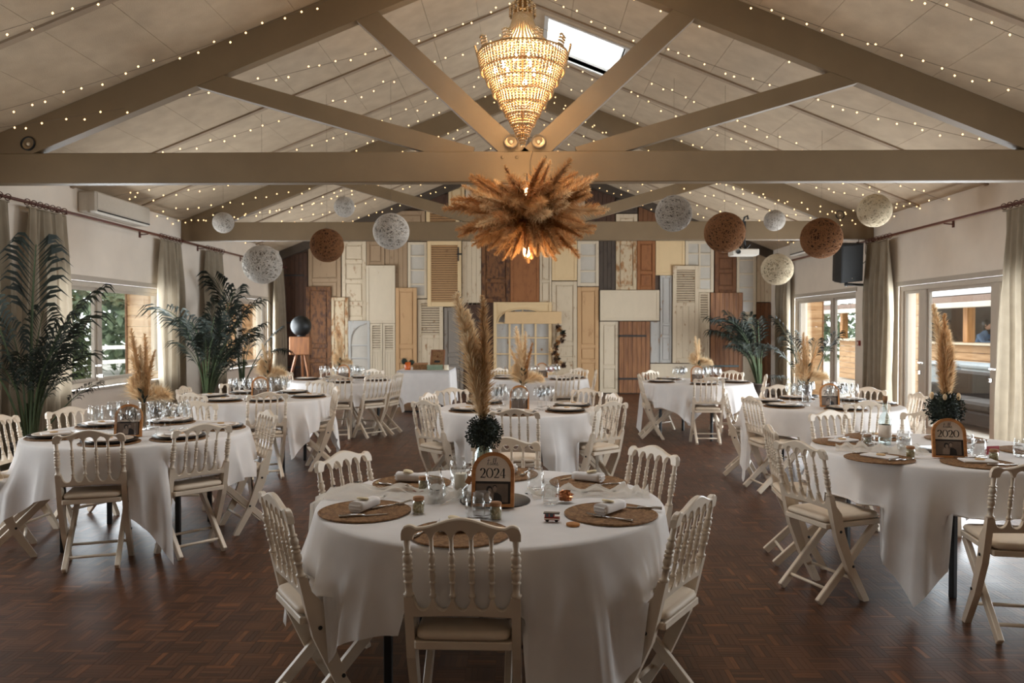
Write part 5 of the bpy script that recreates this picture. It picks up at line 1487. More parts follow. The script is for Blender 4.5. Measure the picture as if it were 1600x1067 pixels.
# ================================================================ SMALL THINGS ON THE 2024 TABLE
bus = empty('toy_bus', (0.107, 2.975, TOP), R(-8), label='tiny red toy bus with a dark roof beside the near right placemat', cat='toy')
RED = pmat('toy_red', (150, 40, 26), 0.35, 0.1, 20)
mb = MB(); mb.cbox(-0.030, 0.030, -0.012, 0.012, 0.006, 0.019, 0.002); mb.build('body', RED, bus)
for x in (-0.026, -0.010, 0.008):
    mb = MB(); mb.box(x-0.002, x+0.002, -0.011, 0.011, 0.019, 0.031); mb.build('pillar', RED, bus)
mb = MB(); mb.box(-0.024, 0.006, -0.0095, 0.0095, 0.019, 0.0305); mb.build('window', pmat('toy_glass', (60, 74, 84), 0.2), bus)
mb = MB(); mb.cbox(-0.033, 0.030, -0.0135, 0.0135, 0.031, 0.0355, 0.001); mb.build('roof', MT['plate'], bus)
mb = MB(); mb.box(-0.030, 0.030, -0.0125, -0.0121, 0.010, 0.014); mb.build('side_stripe', MT['paper'], bus)
for x in (-0.018, 0.018):
    for y in (-0.012, 0.009):
        mb = MB(); mb.lathe([(0, 0), (0.0065, 0), (0.0065, 0.004), (0, 0.004)], 14, Matrix.Translation((x, y, 0.0065)) @ Matrix.Rotation(R(-90), 4, 'X')); mb.build('wheel', MT['black'], bus)
mb = MB(); mb.lathe([(0, 0), (0.025, 0), (0.027, 0.004), (0.026, 0.008), (0.02, 0.010), (0, 0.0105)], 20)
tag(mb.build('biscuit', pmat('biscuit', (176, 118, 62), 0.8, 0.2, 50, 0.4), None, (0.185, 2.915, TOP)), 'small round orange biscuit right of the toy bus', 'biscuit')
# crumpled foil
rn = random.Random(8); mb = MB(); v = []; f = []; seg = 18
for i in range(11):
    a = -math.pi/2+math.pi*i/10
    for k in range(seg):
        b = 2*math.pi*k/seg; r = 1+rn.uniform(-0.28, 0.28)
        v.append((0.036*r*math.cos(a)*math.cos(b), 0.028*r*math.cos(a)*math.sin(b), max(0.0, 0.020+0.022*r*math.sin(a))))
for i in range(10):
    for k in range(seg): f.append((i*seg+k, i*seg+(k+1) % seg, (i+1)*seg+(k+1) % seg, (i+1)*seg+k))
mb.add(v, f); tag(mb.build('sweet_bag', pmat('copper_foil', (196, 130, 90), 0.18, 0.2, 30, metal=0.9), None, (0.175, 3.30, MZ)), 'crumpled shiny foil bag on the near right placemat', 'sweet bag')
# candle in a glass cup, small tagged bottle
cd = empty('candle_cup', (-0.295, 3.50, TOP), label='cream pillar candle in a clear cup left of the sign', cat='candle')
mb = MB(); mb.lathe([(0, 0.002), (0.03, 0.002), (0.034, 0.006), (0.05, 0.06), (0.046, 0.12), (0.0445, 0.12), (0.048, 0.06), (0.032, 0.008), (0, 0.006)], 24); mb.build('cup', MT['glass'], cd)
mb = MB(); mb.lathe([(0, 0.012), (0.029, 0.012), (0.029, 0.085), (0.026, 0.088), (0, 0.086)], 20); mb.build('wax', MT['candle'], cd)
mb = MB(); mb.tube([(0, 0, 0.086), (0.001, 0, 0.096)], 0.0012, 6); mb.build('wick', MT['black'], cd)
tb = empty('tagged_bottle', (-0.235, 3.27, SLZ), label='small clear bottle with a brown tag left of the sign', cat='bottle')
mb = MB(); mb.lathe([(0, 0), (0.036, 0), (0.039, 0.005), (0.039, 0.045), (0.030, 0.062), (0.015, 0.075), (0.015, 0.092), (0.017, 0.094), (0.0155, 0.094), (0.0135, 0.075), (0.0285, 0.060), (0.037, 0.044), (0.037, 0.006), (0, 0.004)], 22); mb.build('glass_body', MT['glass'], tb)
mb = MB(); mb.cbox(-0.012, 0.012, -0.0012, 0.0012, 0.0, 0.034, 0.0005, M=Matrix.Translation((-0.012, -0.02, 0.085)) @ Matrix.Rotation(R(28), 4, 'Y')); mb.build('tag', MT['cork'], tb)
mb = MB(); mb.tube([(0.0165*math.cos(2*math.pi*k/14), 0.0165*math.sin(2*math.pi*k/14), 0.084) for k in range(15)], 0.0015, 6, False); mb.build('twine', MT['stem'], tb)
# dark petals and pebbles
pr = random.Random(4)
PET = [pmat('petal_black', (20, 22, 24), 0.6), pmat('petal_brown', (120, 62, 44), 0.7), pmat('petal_sand', (196, 168, 120), 0.7), pmat('petal_green', (92, 92, 70), 0.7)]
spots = [(-0.78, 3.52, .0), (-0.70, 3.55, 1), (-0.69, 3.50, 2), (-0.86, 3.42, 0), (-0.52, 3.45, 0), (-0.47, 3.33, 1), (-0.40, 3.36, 0), (-0.28, 3.37, 0), (-0.25, 3.40, 1), (0.02, 3.42, 0), (0.06, 3.40, 2), (0.20, 3.47, 0), (0.26, 3.45, 0), (0.30, 3.46, 2), (0.36, 3.46, 1), (0.42, 3.47, 0), (0.50, 3.45, 0), (0.54, 3.44, 2)]
for i, (x, y, m) in enumerate(spots):
    mb = MB()
    for k in range(3):
        a = pr.uniform(0, 6.28); mb.leaf((0.006*math.cos(a), 0.006*math.sin(a), 0.004+0.002*k), (math.cos(a), math.sin(a), 0.25), (0, 0, 1), pr.uniform(0.018, 0.030), 0.016)
    dz = 0.0
    o = mb.build('dried_petal', PET[int(m)] if m else PET[0], None, (x, y, TOP+0.001+(0.03 if x < -0.3 else 0.0)))
    tag(o, 'dried dark petal scattered on the tulle of the front centre table', 'petal', 'petals on the front table')

# ================================================================ TULLE RUNNERS
def tulle(name, path, width, seed, label, hang=None):
    """gauze runner lying in loose heaps along a path over the table"""
    rnd = random.Random(seed); P = [Vector((a, b)) for a, b in path]; segs = []
    v = []; f = []; nw = 18; nl = 46
    for j in range(nl+1):
        q = j/nl*(len(P)-1); i = min(int(q), len(P)-2); t = q-i
        p = P[i].lerp(P[i+1], t); d = (P[i+1]-P[i]).normalized(); sd = Vector((-d.y, d.x))
        for k in range(nw+1):
            s = (k/nw-0.5)*width*(1+0.15*math.sin(j*0.4+seed))
            x, y = p.x+sd.x*s, p.y+sd.y*s
            w = 0.5-abs(k/nw-0.5)
            z = TOP + 0.004 + max(0.0, 0.055*w*(1+0.6*math.sin(0.8*j+seed)+0.4*math.sin(k*1.1+j*0.35)) + 0.010*math.sin(k*2.3+j)*w)
            if hang:
                cx, cy = hang; rr = math.hypot(x-cx, y-cy)
                if rr > TR+0.012:
                    over = rr-TR-0.012; k2 = (TR+0.014+0.025+0.02*math.sin(k*1.4))/rr
                    x, y = cx+(x-cx)*k2, cy+(y-cy)*k2; z = TH - over*1.0 + 0.004*w
            v.append((x, y, z))
    for j in range(nl):
        for k in range(nw):
            a = j*(nw+1)+k; f.append((a, a+1, a+nw+2, a+nw+1))
    mb = MB(); mb.add(v, f, True)
    return tag(mb.build(name, MT['tulle'], None), label, 'runner')
tulle('tulle_runner', [(-1.22, 3.40), (-0.9, 3.46), (-0.6, 3.47), (-0.33, 3.38), (-0.27, 3.33)], 0.26, 1, 'cream tulle runner heaped on the left of the front centre table, hanging over its edge', c1)
tulle('tulle_runner', [(0.02, 3.42), (0.2, 3.46), (0.45, 3.46), (0.56, 3.45)], 0.14, 2, 'cream tulle runner lying on the right of the front centre table')
tulle('tulle_runner', [(1.95, 4.80), (2.1, 4.74), (2.3, 4.66), (2.40, 4.68)], 0.24, 3, 'cream tulle runner heaped left of the vase on the front right table')
o = tulle('tulle_runner', [(0.55, 6.95), (0.72, 6.92), (0.95, 6.88), (1.30, 6.8)], 0.36, 4, 'cream tulle hanging over the right edge of the second middle table', TABLES['T5'][0])
# ================================================================ PAMPAS
def plume_mesh(name, seed, L=0.6, wid=0.10, n=520, bend=0.12, mat='pampas', stem=0.25, base=0.0, fluff=1.0):
    rnd = random.Random(seed); mb = MB()
    def ax(t): return Vector((bend*L*t*t, 0.15*bend*L*math.sin(3*t+seed), L*t))
    mb.tube([(0, 0, -stem), (0, 0, 0)] + [tuple(ax(t)) for t in (0.25, 0.5, 0.75, 0.95)], [0.003, 0.003, 0.0028, 0.0022, 0.0016, 0.001], 5, m=1)
    for i in range(n):
        t = base + (1-base)*(i+rnd.random())/n
        prof = min(1.0, 0.45+2.2*t)*(1-t)**0.55 + 0.10
        p = ax(t*0.96); az = rnd.uniform(0, 2*math.pi)
        out = Vector((math.cos(az), math.sin(az), 0)); up = (ax(min(1, t+0.05))-ax(t)).normalized()
        l = wid*prof*rnd.uniform(0.8, 1.7)*fluff
        d = (out*rnd.uniform(0.35, 0.75)+up*1.0).normalized()
        a = p; b = p + d*l*0.55; c = p + d*l + out*l*0.18 - Vector((0, 0, 1))*l*rnd.uniform(0, 0.18)
        sd = d.cross(out); 
        if sd.length < 1e-4: continue
        sd.normalize(); sd = (sd*math.cos(rnd.uniform(0, 3))+out*math.sin(rnd.uniform(0, 3))).normalized()
        w = 0.0042*(0.7+wid*6)
        mb.add([tuple(a), tuple(b+sd*w/2), tuple(b-sd*w/2), tuple(c)], [(0, 1, 2), (1, 3, 2)], False, 0)
    # soft core so that the plume reads as a body
    rr = [min(1.0, 0.35+2.2*k/8)*(1-k/8)**0.6*wid*0.32 + 0.001 for k in range(9)]
    mb.tube([tuple(ax(k/8*0.93)) for k in range(9)], rr, 7, m=0)
    return mb.mesh(name, [MT[mat], MT['stem']])
PL = {'a': plume_mesh('pampas_plume', 1), 'b': plume_mesh('pampas_plume', 2, bend=0.2), 'c': plume_mesh('pampas_plume', 3, wid=0.085, bend=0.05),
      'tall': plume_mesh('pampas_plume', 4, L=0.62, wid=0.085, n=1300, bend=-0.10, stem=0.18), 'tall2': plume_mesh('pampas_plume', 5, L=0.60, wid=0.07, n=1100, bend=0.06, mat='pampas_mid', stem=0.18),
      'fan': plume_mesh('pampas_plume', 6, L=0.22, wid=0.13, n=700, bend=0.5, stem=0.08), 'm': plume_mesh('pampas_plume', 9, mat='pampas_mid', bend=0.1, wid=0.085), 'd': plume_mesh('pampas_plume', 7, mat='pampas_dark', bend=0.16), 'e': plume_mesh('pampas_plume', 8, mat='pampas_dark', wid=0.08, bend=0.05)}
def aim(d, roll=0.0):
    q = Vector(d).normalized().to_track_quat('Z', 'Y')
    return (q @ Euler((0, 0, roll)).to_quaternion()).to_euler()
def vase(x, y, h, r, label, mat='aqua_glass', z=None):
    v = empty('glass_vase', (x, y, TOP if z is None else z), label=label, cat='vase', group='glass vases')
    mb = MB(); mb.lathe([(0, 0.002), (r*0.92, 0.002), (r, 0.010), (r, h*0.62), (r*0.80, h*0.80), (r*0.62, h*0.9), (r*0.66, h), (r*0.62, h), (r*0.58, h*0.9), (r*0.76, h*0.8), (r*0.955, h*0.62), (r*0.955, 0.013), (0, 0.009)], 24); mb.build('body', MT[mat], v)
    mb = MB(); mb.tube([(r*0.66*math.cos(2*math.pi*k/20), r*0.66*math.sin(2*math.pi*k/20), h) for k in range(21)], 0.003, 6, False); mb.build('rim', MT[mat], v)
    return v
def bush_ball(name, loc, r, label, parent=None, n=1500, seed=1, mat='bush'):
    rnd = random.Random(seed); mb = MB()
    mb.ball((0, 0, 0), r*0.72, 14, 10)
    for i in range(n):
        d = Vector((rnd.gauss(0, 1), rnd.gauss(0, 1), rnd.gauss(0, 1))).normalized(); k = rnd.uniform(0.62, 0.98)
        p = d*r*k; dd = (d+Vector((rnd.gauss(0, .6), rnd.gauss(0, .6), rnd.gauss(0, .6)))).normalized()
        mb.leaf(tuple(p), dd, d, r*rnd.uniform(0.10, 0.2), r*0.09)
    return mb
# tall arrangements with a dark ball
for (key, x, y, zc, r, nm) in (('T1', -0.185, 3.44, 1.045, 0.083, 'front centre'), ('T9', 2.66, 4.86, 1.005, 0.115, 'front right')):
    z0 = SLZ
    vase(x, y, 0.235, 0.05, 'tall aqua glass vase behind the sign of the %s table' % nm, 'aqua_glass', z0)
    b = empty('pampas_bouquet', (x, y, z0+0.02), label='tall pampas plumes in a dark ball of moss on the %s table' % nm, cat='dried flowers')
    q = bush_ball('x', None, r, '', n=1700, seed=len(nm)+int(x*10)); o = q.build('moss_ball', MT['bush'], b); o.location = (0, 0, zc-z0-0.02)
    zz = zc-z0+r*0.45
    tall = [('tall', (-0.18, 0, 1), 0.98, 0), ('tall2', (0.03, 0.05, 1), 0.97, 1), ('tall', (-0.06, 0.08, 1), 0.84, 2)] if key == 'T1' else [('tall2', (0.02, 0, 1), 0.92, 0), ('tall', (0.10, 0.02, 1), 0.72, 3), ('tall2', (-0.08, 0.05, 1), 0.7, 2), ('tall', (0.02, 0.1, 1), 1.0, 2.5), ('tall2', (0.16, 0, 1), 0.55, 1)]
    for (m, d, s, rl) in tall: obj('pampas_plume', PL[m], b, (0.02*d[0]*5, 0, zz), aim(d, rl), s)
    mb = MB()
    for k in range(5): mb.tube([(0.012*math.cos(k*1.3), 0.012*math.sin(k*1.3), 0.02), (0.02*math.cos(k*1.3+.5), 0.02*math.sin(k*1.3+.5), zc-z0-0.02)], 0.006, 6)
    mb.build('stems', pmat('pale_stem', (196, 182, 150), 0.8) if key == 'T1' else MT['stem'], b)
    if key == 'T9':
        for k in range(6):
            a = k*1.05; mb = MB(); mb.ball((0, 0, 0), 0.016, 8, 6, sc=(0.8, 0.8, 1.3)); mb.build('dried_bud', MT['pampas'], b, (0.085*math.cos(a), 0.085*math.sin(a), zc-z0-0.02+r*0.72))
# fan arrangements
FANS = {'T2': (-2.84, 5.62, 0.78, 'front left table'), 'T3': (-2.86, 8.42, 0.55, 'second left table'), 'T4': (-2.72, 11.15, 0.72, 'rear left table'), 'T5': (-0.02, 7.50, 0.80, 'second middle table'),
        'T7': (2.48, 10.95, 0.62, 'rear right table'), 'T8': (2.88, 7.82, 0.72, 'second right table')}
fr = random.Random(9)
for k, (x, y, h, nm) in FANS.items():
    vase(x, y, 0.20, 0.045, 'clear glass vase on the %s' % nm, 'glass')
    b = empty('pampas_bouquet', (x, y, TOP+0.02), label='fan of pampas plumes in the vase on the %s' % nm, cat='dried flowers', group='pampas fans')
    m = 'd' if k in ('T8', 'T2') else 'a'
    ups = [((-0.10, 0, 1), 1.0), ((0.10, 0.05, 1), 0.92), ((0.0, -0.06, 1), 0.78), ((0.2, 0, 1), 0.74), ((-0.22, 0.05, 1), 0.66)]
    if k in ('T7', 'T4'): ups = ups[:2]
    for i, (d, s) in enumerate(ups): obj('pampas_plume', PL[(m, 'c', 'b', 'e', 'a')[i] if k not in ('T8', 'T2') else ('m', 'm', 'c', 'm', 'c')[i]], b, (0, 0, 0.17), aim(d, i*1.3), h*s*1.25)
    for i, (d, s) in enumerate((((-0.9, -0.1, 0.75), 1.0), ((0.9, -0.1, 0.75), 1.05), ((-0.5, -0.4, 1), 0.8), ((0.55, 0.3, 1), 0.8))):
        obj('pampas_plume', PL['fan'], b, (0, 0, 0.19), aim(d, -math.pi/2 if d[0] > 0 else math.pi/2), s*(0.8 if k != 'T4' else 0.7))
    mb = MB()
    for i in range(16):
        a = fr.uniform(0, 6.28); zz = fr.uniform(0.17, 0.34); rr = fr.uniform(0.02, 0.07)
        mb.leaf((rr*math.cos(a)*0.3, rr*math.sin(a)*0.3, zz), (math.cos(a), math.sin(a), 1.2), (0, 0, 1), 0.07, 0.025)
    mb.build('green_sprig', MT['bush'], b)
    mb = MB()
    for i in range(5): mb.tube([(0.01*math.cos(i*1.3), 0.01*math.sin(i*1.3), 0.0), (0.012*math.cos(i*1.3), 0.012*math.sin(i*1.3), 0.20)], 0.004, 6)
    mb.build('stems', MT['stem'], b)

# ================================================================ PAMPAS PENDANT
PC = (0.02, 7.12, 2.60)
pd = empty('pampas_pendant', PC, label='large pampas grass pendant hanging under the front roof beam', cat='pendant')
rn = random.Random(21)
mb = MB(); mb.ball((0, 0, 0.02), 0.15, 16, 10, sc=(1, 1, 0.8)); mb.build('core', MT['stem'], pd)
k = 0
for (el, cnt, L) in ((34, 12, 0.70), (18, 19, 0.82), (3, 23, 0.86), (-13, 23, 0.82), (-29, 20, 0.72), (-45, 16, 0.60), (-62, 12, 0.52), (-80, 6, 0.46)):
    for i in range(cnt):
        az = 2*math.pi*(i+0.5*(k % 2))/cnt + rn.uniform(-.13, .13); e = R(el+rn.uniform(-7, 7))
        d = Vector((math.cos(az)*math.cos(e), math.sin(az)*math.cos(e), math.sin(e)))
        s = L*rn.uniform(0.80, 1.02)/0.6
        m = rn.choice(['d', 'e', 'd', 'm', 'd'])
        roll = 0.0
        o = obj('pampas_plume', PL[m], pd, tuple(d*0.10), aim(d, rn.uniform(0, 6.28)), (s*0.95, s*0.95, s*0.80))
    k += 1
mb = MB(); mb.tube([(0, 0.0, 0.10), (0.0, 0.0, 0.355)], 0.006, 6); mb.build('hanging_wire', MT['black'], pd)
mb = MB(); mb.tube([(0.02, 0, 0.1), (0.03, 0.1, 0.33), (0.035, 0.372, 0.36), (0.03, 0.372, 0.55), (0.06, 0.372, 0.66)], 0.004, 6); mb.build('cord', MT['wire'], pd)
mb = MB(); mb.ball((0.0, 0, 0.17), 0.05, 12, 8); mb.build('upper_bulb', MT['bulb'], pd)
mb = MB(); mb.ball((0.0, -0.02, -0.37), 0.035, 12, 8, sc=(1, 1, 1.6)); mb.build('lower_bulb', MT['bulb'], pd)
def point(name, loc, power, r=0.05, col=(1.0, 0.72, 0.42)):
    l = bpy.data.lights.new(name, 'POINT'); l.energy = power; l.shadow_soft_size = r; l.color = col
    o = bpy.data.objects.new(name, l); COL.objects.link(o); o.location = loc; return o
point('pendant_lamp', (PC[0], PC[1]-0.0, PC[2]+0.25), 7, 0.05)
point('pendant_lamp', (PC[0], PC[1]-0.05, PC[2]-0.48), 5, 0.05)

# ================================================================ CHANDELIER
CX, CY, CZT = -0.02, 6.9, 4.42
ch = empty('chandelier', (CX, CY, 3.16), label='tiered crystal bead chandelier hanging from the ridge', cat='chandelier')
def beads(name, strings, r=0.0105):
    mb = MB()
    for pts in strings:
        for p in pts: mb.ball(p, r, 6, 4)
    o = mb.build(name, MT['beads'], ch); o['kind'] = 'stuff'; return o
H0 = CZT-3.16      # 1.26 tall
ZR = 0.80          # wide ring height above the tip
def sag(p0, p1, n, s=0.0):
    return [(p0[0]+(p1[0]-p0[0])*i/n, p0[1]+(p1[1]-p0[1])*i/n, p0[2]+(p1[2]-p0[2])*i/n - s*math.sin(math.pi*i/n)) for i in range(n+1)]
st = []
for i in range(44):
    a = 2*math.pi*i/44; pts = []
    for q in range(25):
        t = q/24; r = 0.085 + (0.345-0.085)*(t**1.8)
        pts.append((r*math.cos(a), r*math.sin(a), H0-0.10-(H0-0.10-ZR)*t))
    st.append(pts)
beads('bead_skirt', st)
tiers = [(0.405, 0.80, 0.16, 72), (0.350, 0.66, 0.12, 62), (0.295, 0.555, 0.11, 54), (0.235, 0.455, 0.11, 44), (0.185, 0.355, 0.10, 36), (0.135, 0.265, 0.10, 28), (0.088, 0.175, 0.09, 20), (0.045, 0.09, 0.09, 12)]
for (r, z, hh, n) in tiers:
    st = []
    for i in range(n):
        a = 2*math.pi*i/n
        st.append([((r-0.03*q/max(1, int(hh/0.021)))*math.cos(a), (r-0.03*q/max(1, int(hh/0.021)))*math.sin(a), z-q*0.021) for q in range(int(hh/0.021)+1)])
    beads('bead_tier', st)
    mb = MB(); mb.tube([(r*math.cos(2*math.pi*k/40), r*math.sin(2*math.pi*k/40), z+0.012) for k in range(41)], 0.008, 6, False)
    mb.build('tier_ring', pmat('brass', (150, 108, 60), 0.35, 0.1, 20, metal=0.8) if r > 0.4 else bpy.data.materials['brass'], ch)
st = []
for i in range(10):
    a = 2*math.pi*i/10
    for j in range(6):
        b = a + (j-2.5)*0.035
        st.append(sag((0.41*math.cos(b), 0.41*math.sin(b), ZR+0.02), (0.43*math.cos(b), 0.43*math.sin(b), ZR+0.09+0.01*math.sin(j)), 3))
beads('bead_finials', st)
st = []
for i in range(16):
    a = 2*math.pi*i/16; st.append([((0.06+0.05*math.sin(q*0.6))*math.cos(a), (0.06+0.05*math.sin(q*0.6))*math.sin(a), H0-0.08+0.022*q) for q in range(6)])
    st.append([(0.115*math.cos(a), 0.115*math.sin(a), H0-0.02-0.02*q) for q in range(5)])
beads('bead_crown', st)
mb = MB(); mb.lathe([(0.02, H0-0.12), (0.09, H0-0.10), (0.095, H0-0.06), (0.05, H0-0.02), (0.05, H0+0.03), (0.015, H0+0.06)], 20); mb.build('crown_plate', bpy.data.materials['brass'], ch)
mb = MB(); mb.tube([(0, 0, 0.12), (0, 0, H0+0.05)], 0.012, 8); mb.build('stem', bpy.data.materials['brass'], ch)
for i in range(int((RIDGE-0.06-CZT-0.05)/0.05)):
    mb = MB(); z = H0+0.06+i*0.05; pts = []
    for q in range(11):
        a = 2*math.pi*q/10; w = 0.014*math.cos(a); pts.append((w if i % 2 else 0, 0 if i % 2 else w, z+0.03*math.sin(a)))
    mb.tube(pts, 0.004, 5, False); mb.build('chain_link', bpy.data.materials['brass'], ch)
mb = MB(); mb.lathe([(0.0, RIDGE-3.16-0.05), (0.06, RIDGE-3.16-0.052), (0.05, RIDGE-3.16-0.09), (0.0, RIDGE-3.16-0.10)], 16); mb.build('ceiling_rose', bpy.data.materials['brass'], ch)
for i, (x, y, z) in enumerate(((-0.06, -0.20, 0.72), (0.05, -0.22, 0.72), (0.06, -0.16, 0.68), (-0.17, -0.20, 0.66), (-0.24, -0.16, 0.62), (-0.13, -0.22, 0.59), (0.24, -0.16, 0.62), (0.10, -0.22, 0.58), (0.02, -0.2, 0.50), (0.2, 0.2, 0.66), (-0.2, 0.2, 0.66), (0, 0.26, 0.6))):
    mb = MB(); mb.lathe([(0.0, -0.03), (0.014, -0.024), (0.02, -0.005), (0.016, 0.016), (0.006, 0.034), (0, 0.04)], 10); b = mb.build('bulb', MT['bulb'], ch, (x, y, z))
    mb = MB(); mb.tube([(x, y, z-0.03), (x*0.6, y*0.6, z-0.06), (0, 0, z-0.03)], 0.006, 6); mb.build('lamp_arm', bpy.data.materials['brass'], ch)
point('chandelier_lamp', (CX, CY, 3.16+0.66), 38, 0.2)
point('chandelier_lamp', (CX, CY, 3.16+0.95), 22, 0.10)
point('chandelier_lamp', (CX, CY, 3.16+0.40), 10, 0.08)

# ================================================================ YARN GLOBES
def yarn_mesh(mat, seed):
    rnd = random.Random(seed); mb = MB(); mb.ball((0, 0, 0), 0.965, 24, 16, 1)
    for i in range(120):
        n = Vector((rnd.gauss(0, 1), rnd.gauss(0, 1), rnd.gauss(0, 1))).normalized()
        u = n.cross(Vector((0.3, 0.5, 0.8))).normalized(); w = n.cross(u); off = rnd.uniform(-0.75, 0.75); rr = math.sqrt(1-off*off)
        pts = [tuple((u*math.cos(2*math.pi*k/26)+w*math.sin(2*math.pi*k/26))*rr + n*off) for k in range(27)]
        mb.tube(pts, 0.014, 4, False, True)
    return mb.mesh('yarn_ball', mat)
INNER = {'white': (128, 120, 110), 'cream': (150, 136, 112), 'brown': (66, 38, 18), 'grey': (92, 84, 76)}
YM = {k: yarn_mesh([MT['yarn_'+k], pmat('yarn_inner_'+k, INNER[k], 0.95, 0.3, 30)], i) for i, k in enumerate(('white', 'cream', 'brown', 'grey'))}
GL = [(-4.45, 11.2, 3.07, .151, 'white', 'small white yarn globe nearest the left wall'), (-3.32, 9.6, 2.32, .242, 'white', 'large white yarn globe hanging lowest on the left'), (-2.55, 9.8, 2.58, .214, 'brown', 'dark brown yarn globe on the left side of the room'),
      (-2.75, 11.6, 3.36, .156, 'white', 'small pale yarn globe high above the left roof beam'), (-1.79, 10.2, 2.81, .24, 'white', 'speckled white yarn globe left of the pampas pendant'), (1.94, 10.0, 3.01, .235, 'grey', 'grey white yarn globe right of the pampas pendant'),
      (2.50, 9.6, 2.71, .25, 'brown', 'brown yarn globe beside the projector'), (3.77, 11.6, 3.14, .156, 'white', 'small pale yarn globe between the two brown ones'), (3.42, 10.4, 2.31, .21, 'cream', 'white yarn globe hanging lowest on the right'),
      (3.78, 9.8, 2.66, .255, 'brown', 'brown yarn globe in front of the speaker'), (4.54, 10.0, 3.04, .21, 'cream', 'cream yarn globe nearest the right wall')]
for (x, y, z, r, m, l) in GL:
    g = empty('yarn_globe', (x, y, z), label=l, cat='globe', group='yarn globes hanging under the roof')
    obj('yarn_ball', YM[m], g, None, (x, y, z), r)
    mb = MB(); mb.tube([(0, 0, r*0.97), (0, 0, ceil_z(x)-z)], 0.0012, 4); mb.build('thread', MT['wire'], g)
    mb = MB(); mb.lathe([(0.0, r*1.0), (r*0.14, r*0.985), (r*0.14, r*1.02), (0, r*1.03)], 12); mb.build('cap', MT['wire'], g)

# ================================================================ FAIRY LIGHTS
def strand(p0, p1, sagm, label, gap=0.17, seed=0, mid=None):
    rnd = random.Random(seed); p0 = Vector(p0); p1 = Vector(p1)
    L = (p1-p0).length; n = max(8, int(L/gap))
    s = empty('fairy_light_string', p0, label=label, cat='string lights', group='fairy light strings under the roof')
    pts = []
    for i in range(n+1):
        t = i/n; p = p0.lerp(p1, t) - p0; p.z -= sagm*4*t*(1-t)
        if abs((p0+p).x) < HW: p.z = min(p.z, ceil_z((p0+p).x) - 0.035 - p0.z)
        pts.append(p)
    w = MB(); w.tube([tuple(p) for p in pts], 0.0022, 3, False); w.build('wire', MT['wire'], s)
    b = MB()
    for p in pts:
        q = p + Vector((rnd.uniform(-.05, .05), rnd.uniform(-.03, .03), rnd.uniform(-0.05, 0.035)))
        b.octa(tuple(q), 0.0115)
    o = b.build('bulbs', MT['fairy'], s); o['kind'] = 'stuff'
ST = []
def rp(y, x=0.0): return (x, y, ceil_z(x)-0.10)
def wp(s, y, z=3.22): return (s*5.60, y, z)
LS = [  # start, end, sag, words
 (wp(-1, 5.6), rp(6.45), 0.05, 'nearest string on the left slope'), (wp(-1, 6.75), rp(7.3), 0.16, 'second string on the left slope before the front truss'),
 (wp(-1, 6.8), rp(9.2), 0.22, 'string crossing behind the left rafter of the front truss'), (wp(-1, 8.9), rp(9.9), 0.18, 'string above the left end of the front beam'),
 (wp(-1, 10.0), rp(11.2), 0.2, 'string on the left slope behind the front truss, third back'), (wp(-1, 10.3), rp(11.8), 0.3, 'string on the left slope behind the front truss, fourth back'),
 (wp(-1, 11.0), rp(12.4), 0.5, 'string hanging below the front beam on the left, first'), (wp(-1, 11.6), rp(12.6), 0.62, 'string hanging below the front beam on the left, second'),
 (wp(-1, 12.1), rp(13.6), 0.5, 'string in front of the second truss on the left'), (wp(-1, 13.4), rp(15.0), 0.4, 'string behind the second truss on the left'), (wp(-1, 15.2), rp(16.6), 0.3, 'string near the door wall on the left'),
 (wp(1, 6.2), rp(6.1), 0.05, 'nearest string on the right slope'), (wp(1, 6.7), rp(7.25), 0.14, 'second string on the right slope before the front truss'),
 (wp(1, 7.75), rp(8.0), 0.10, 'string along the right rafter of the front truss'), (wp(1, 7.8), rp(8.9), 0.22, 'string crossing behind the right strut of the front truss'),
 (wp(1, 10.3), rp(9.75), 0.12, 'string above the right part of the front beam'), (wp(1, 10.9), rp(10.5), 0.14, 'string right of the skylight behind the front truss'), (wp(1, 11.0), rp(11.3), 0.3, 'string on the right slope behind the skylight'),
 (wp(1, 11.6), rp(12.0), 0.5, 'string hanging below the front beam on the right, first'), (wp(1, 11.9), rp(12.9), 0.62, 'string hanging below the front beam on the right, second'), (wp(1, 12.2), rp(12.2), 0.4, 'string in front of the second truss on the right'),
 (wp(1, 12.3), rp(13.8), 0.7, 'string drooping over the second beam on the right'), (wp(1, 14.0), rp(15.2), 0.5, 'string behind the second truss on the right'), (wp(1, 15.4), rp(16.8), 0.35, 'string near the door wall on the right'),
]
for i, (a, b, s, l) in enumerate(LS): strand(a, b, s, 'warm fairy lights, ' + l, seed=i)

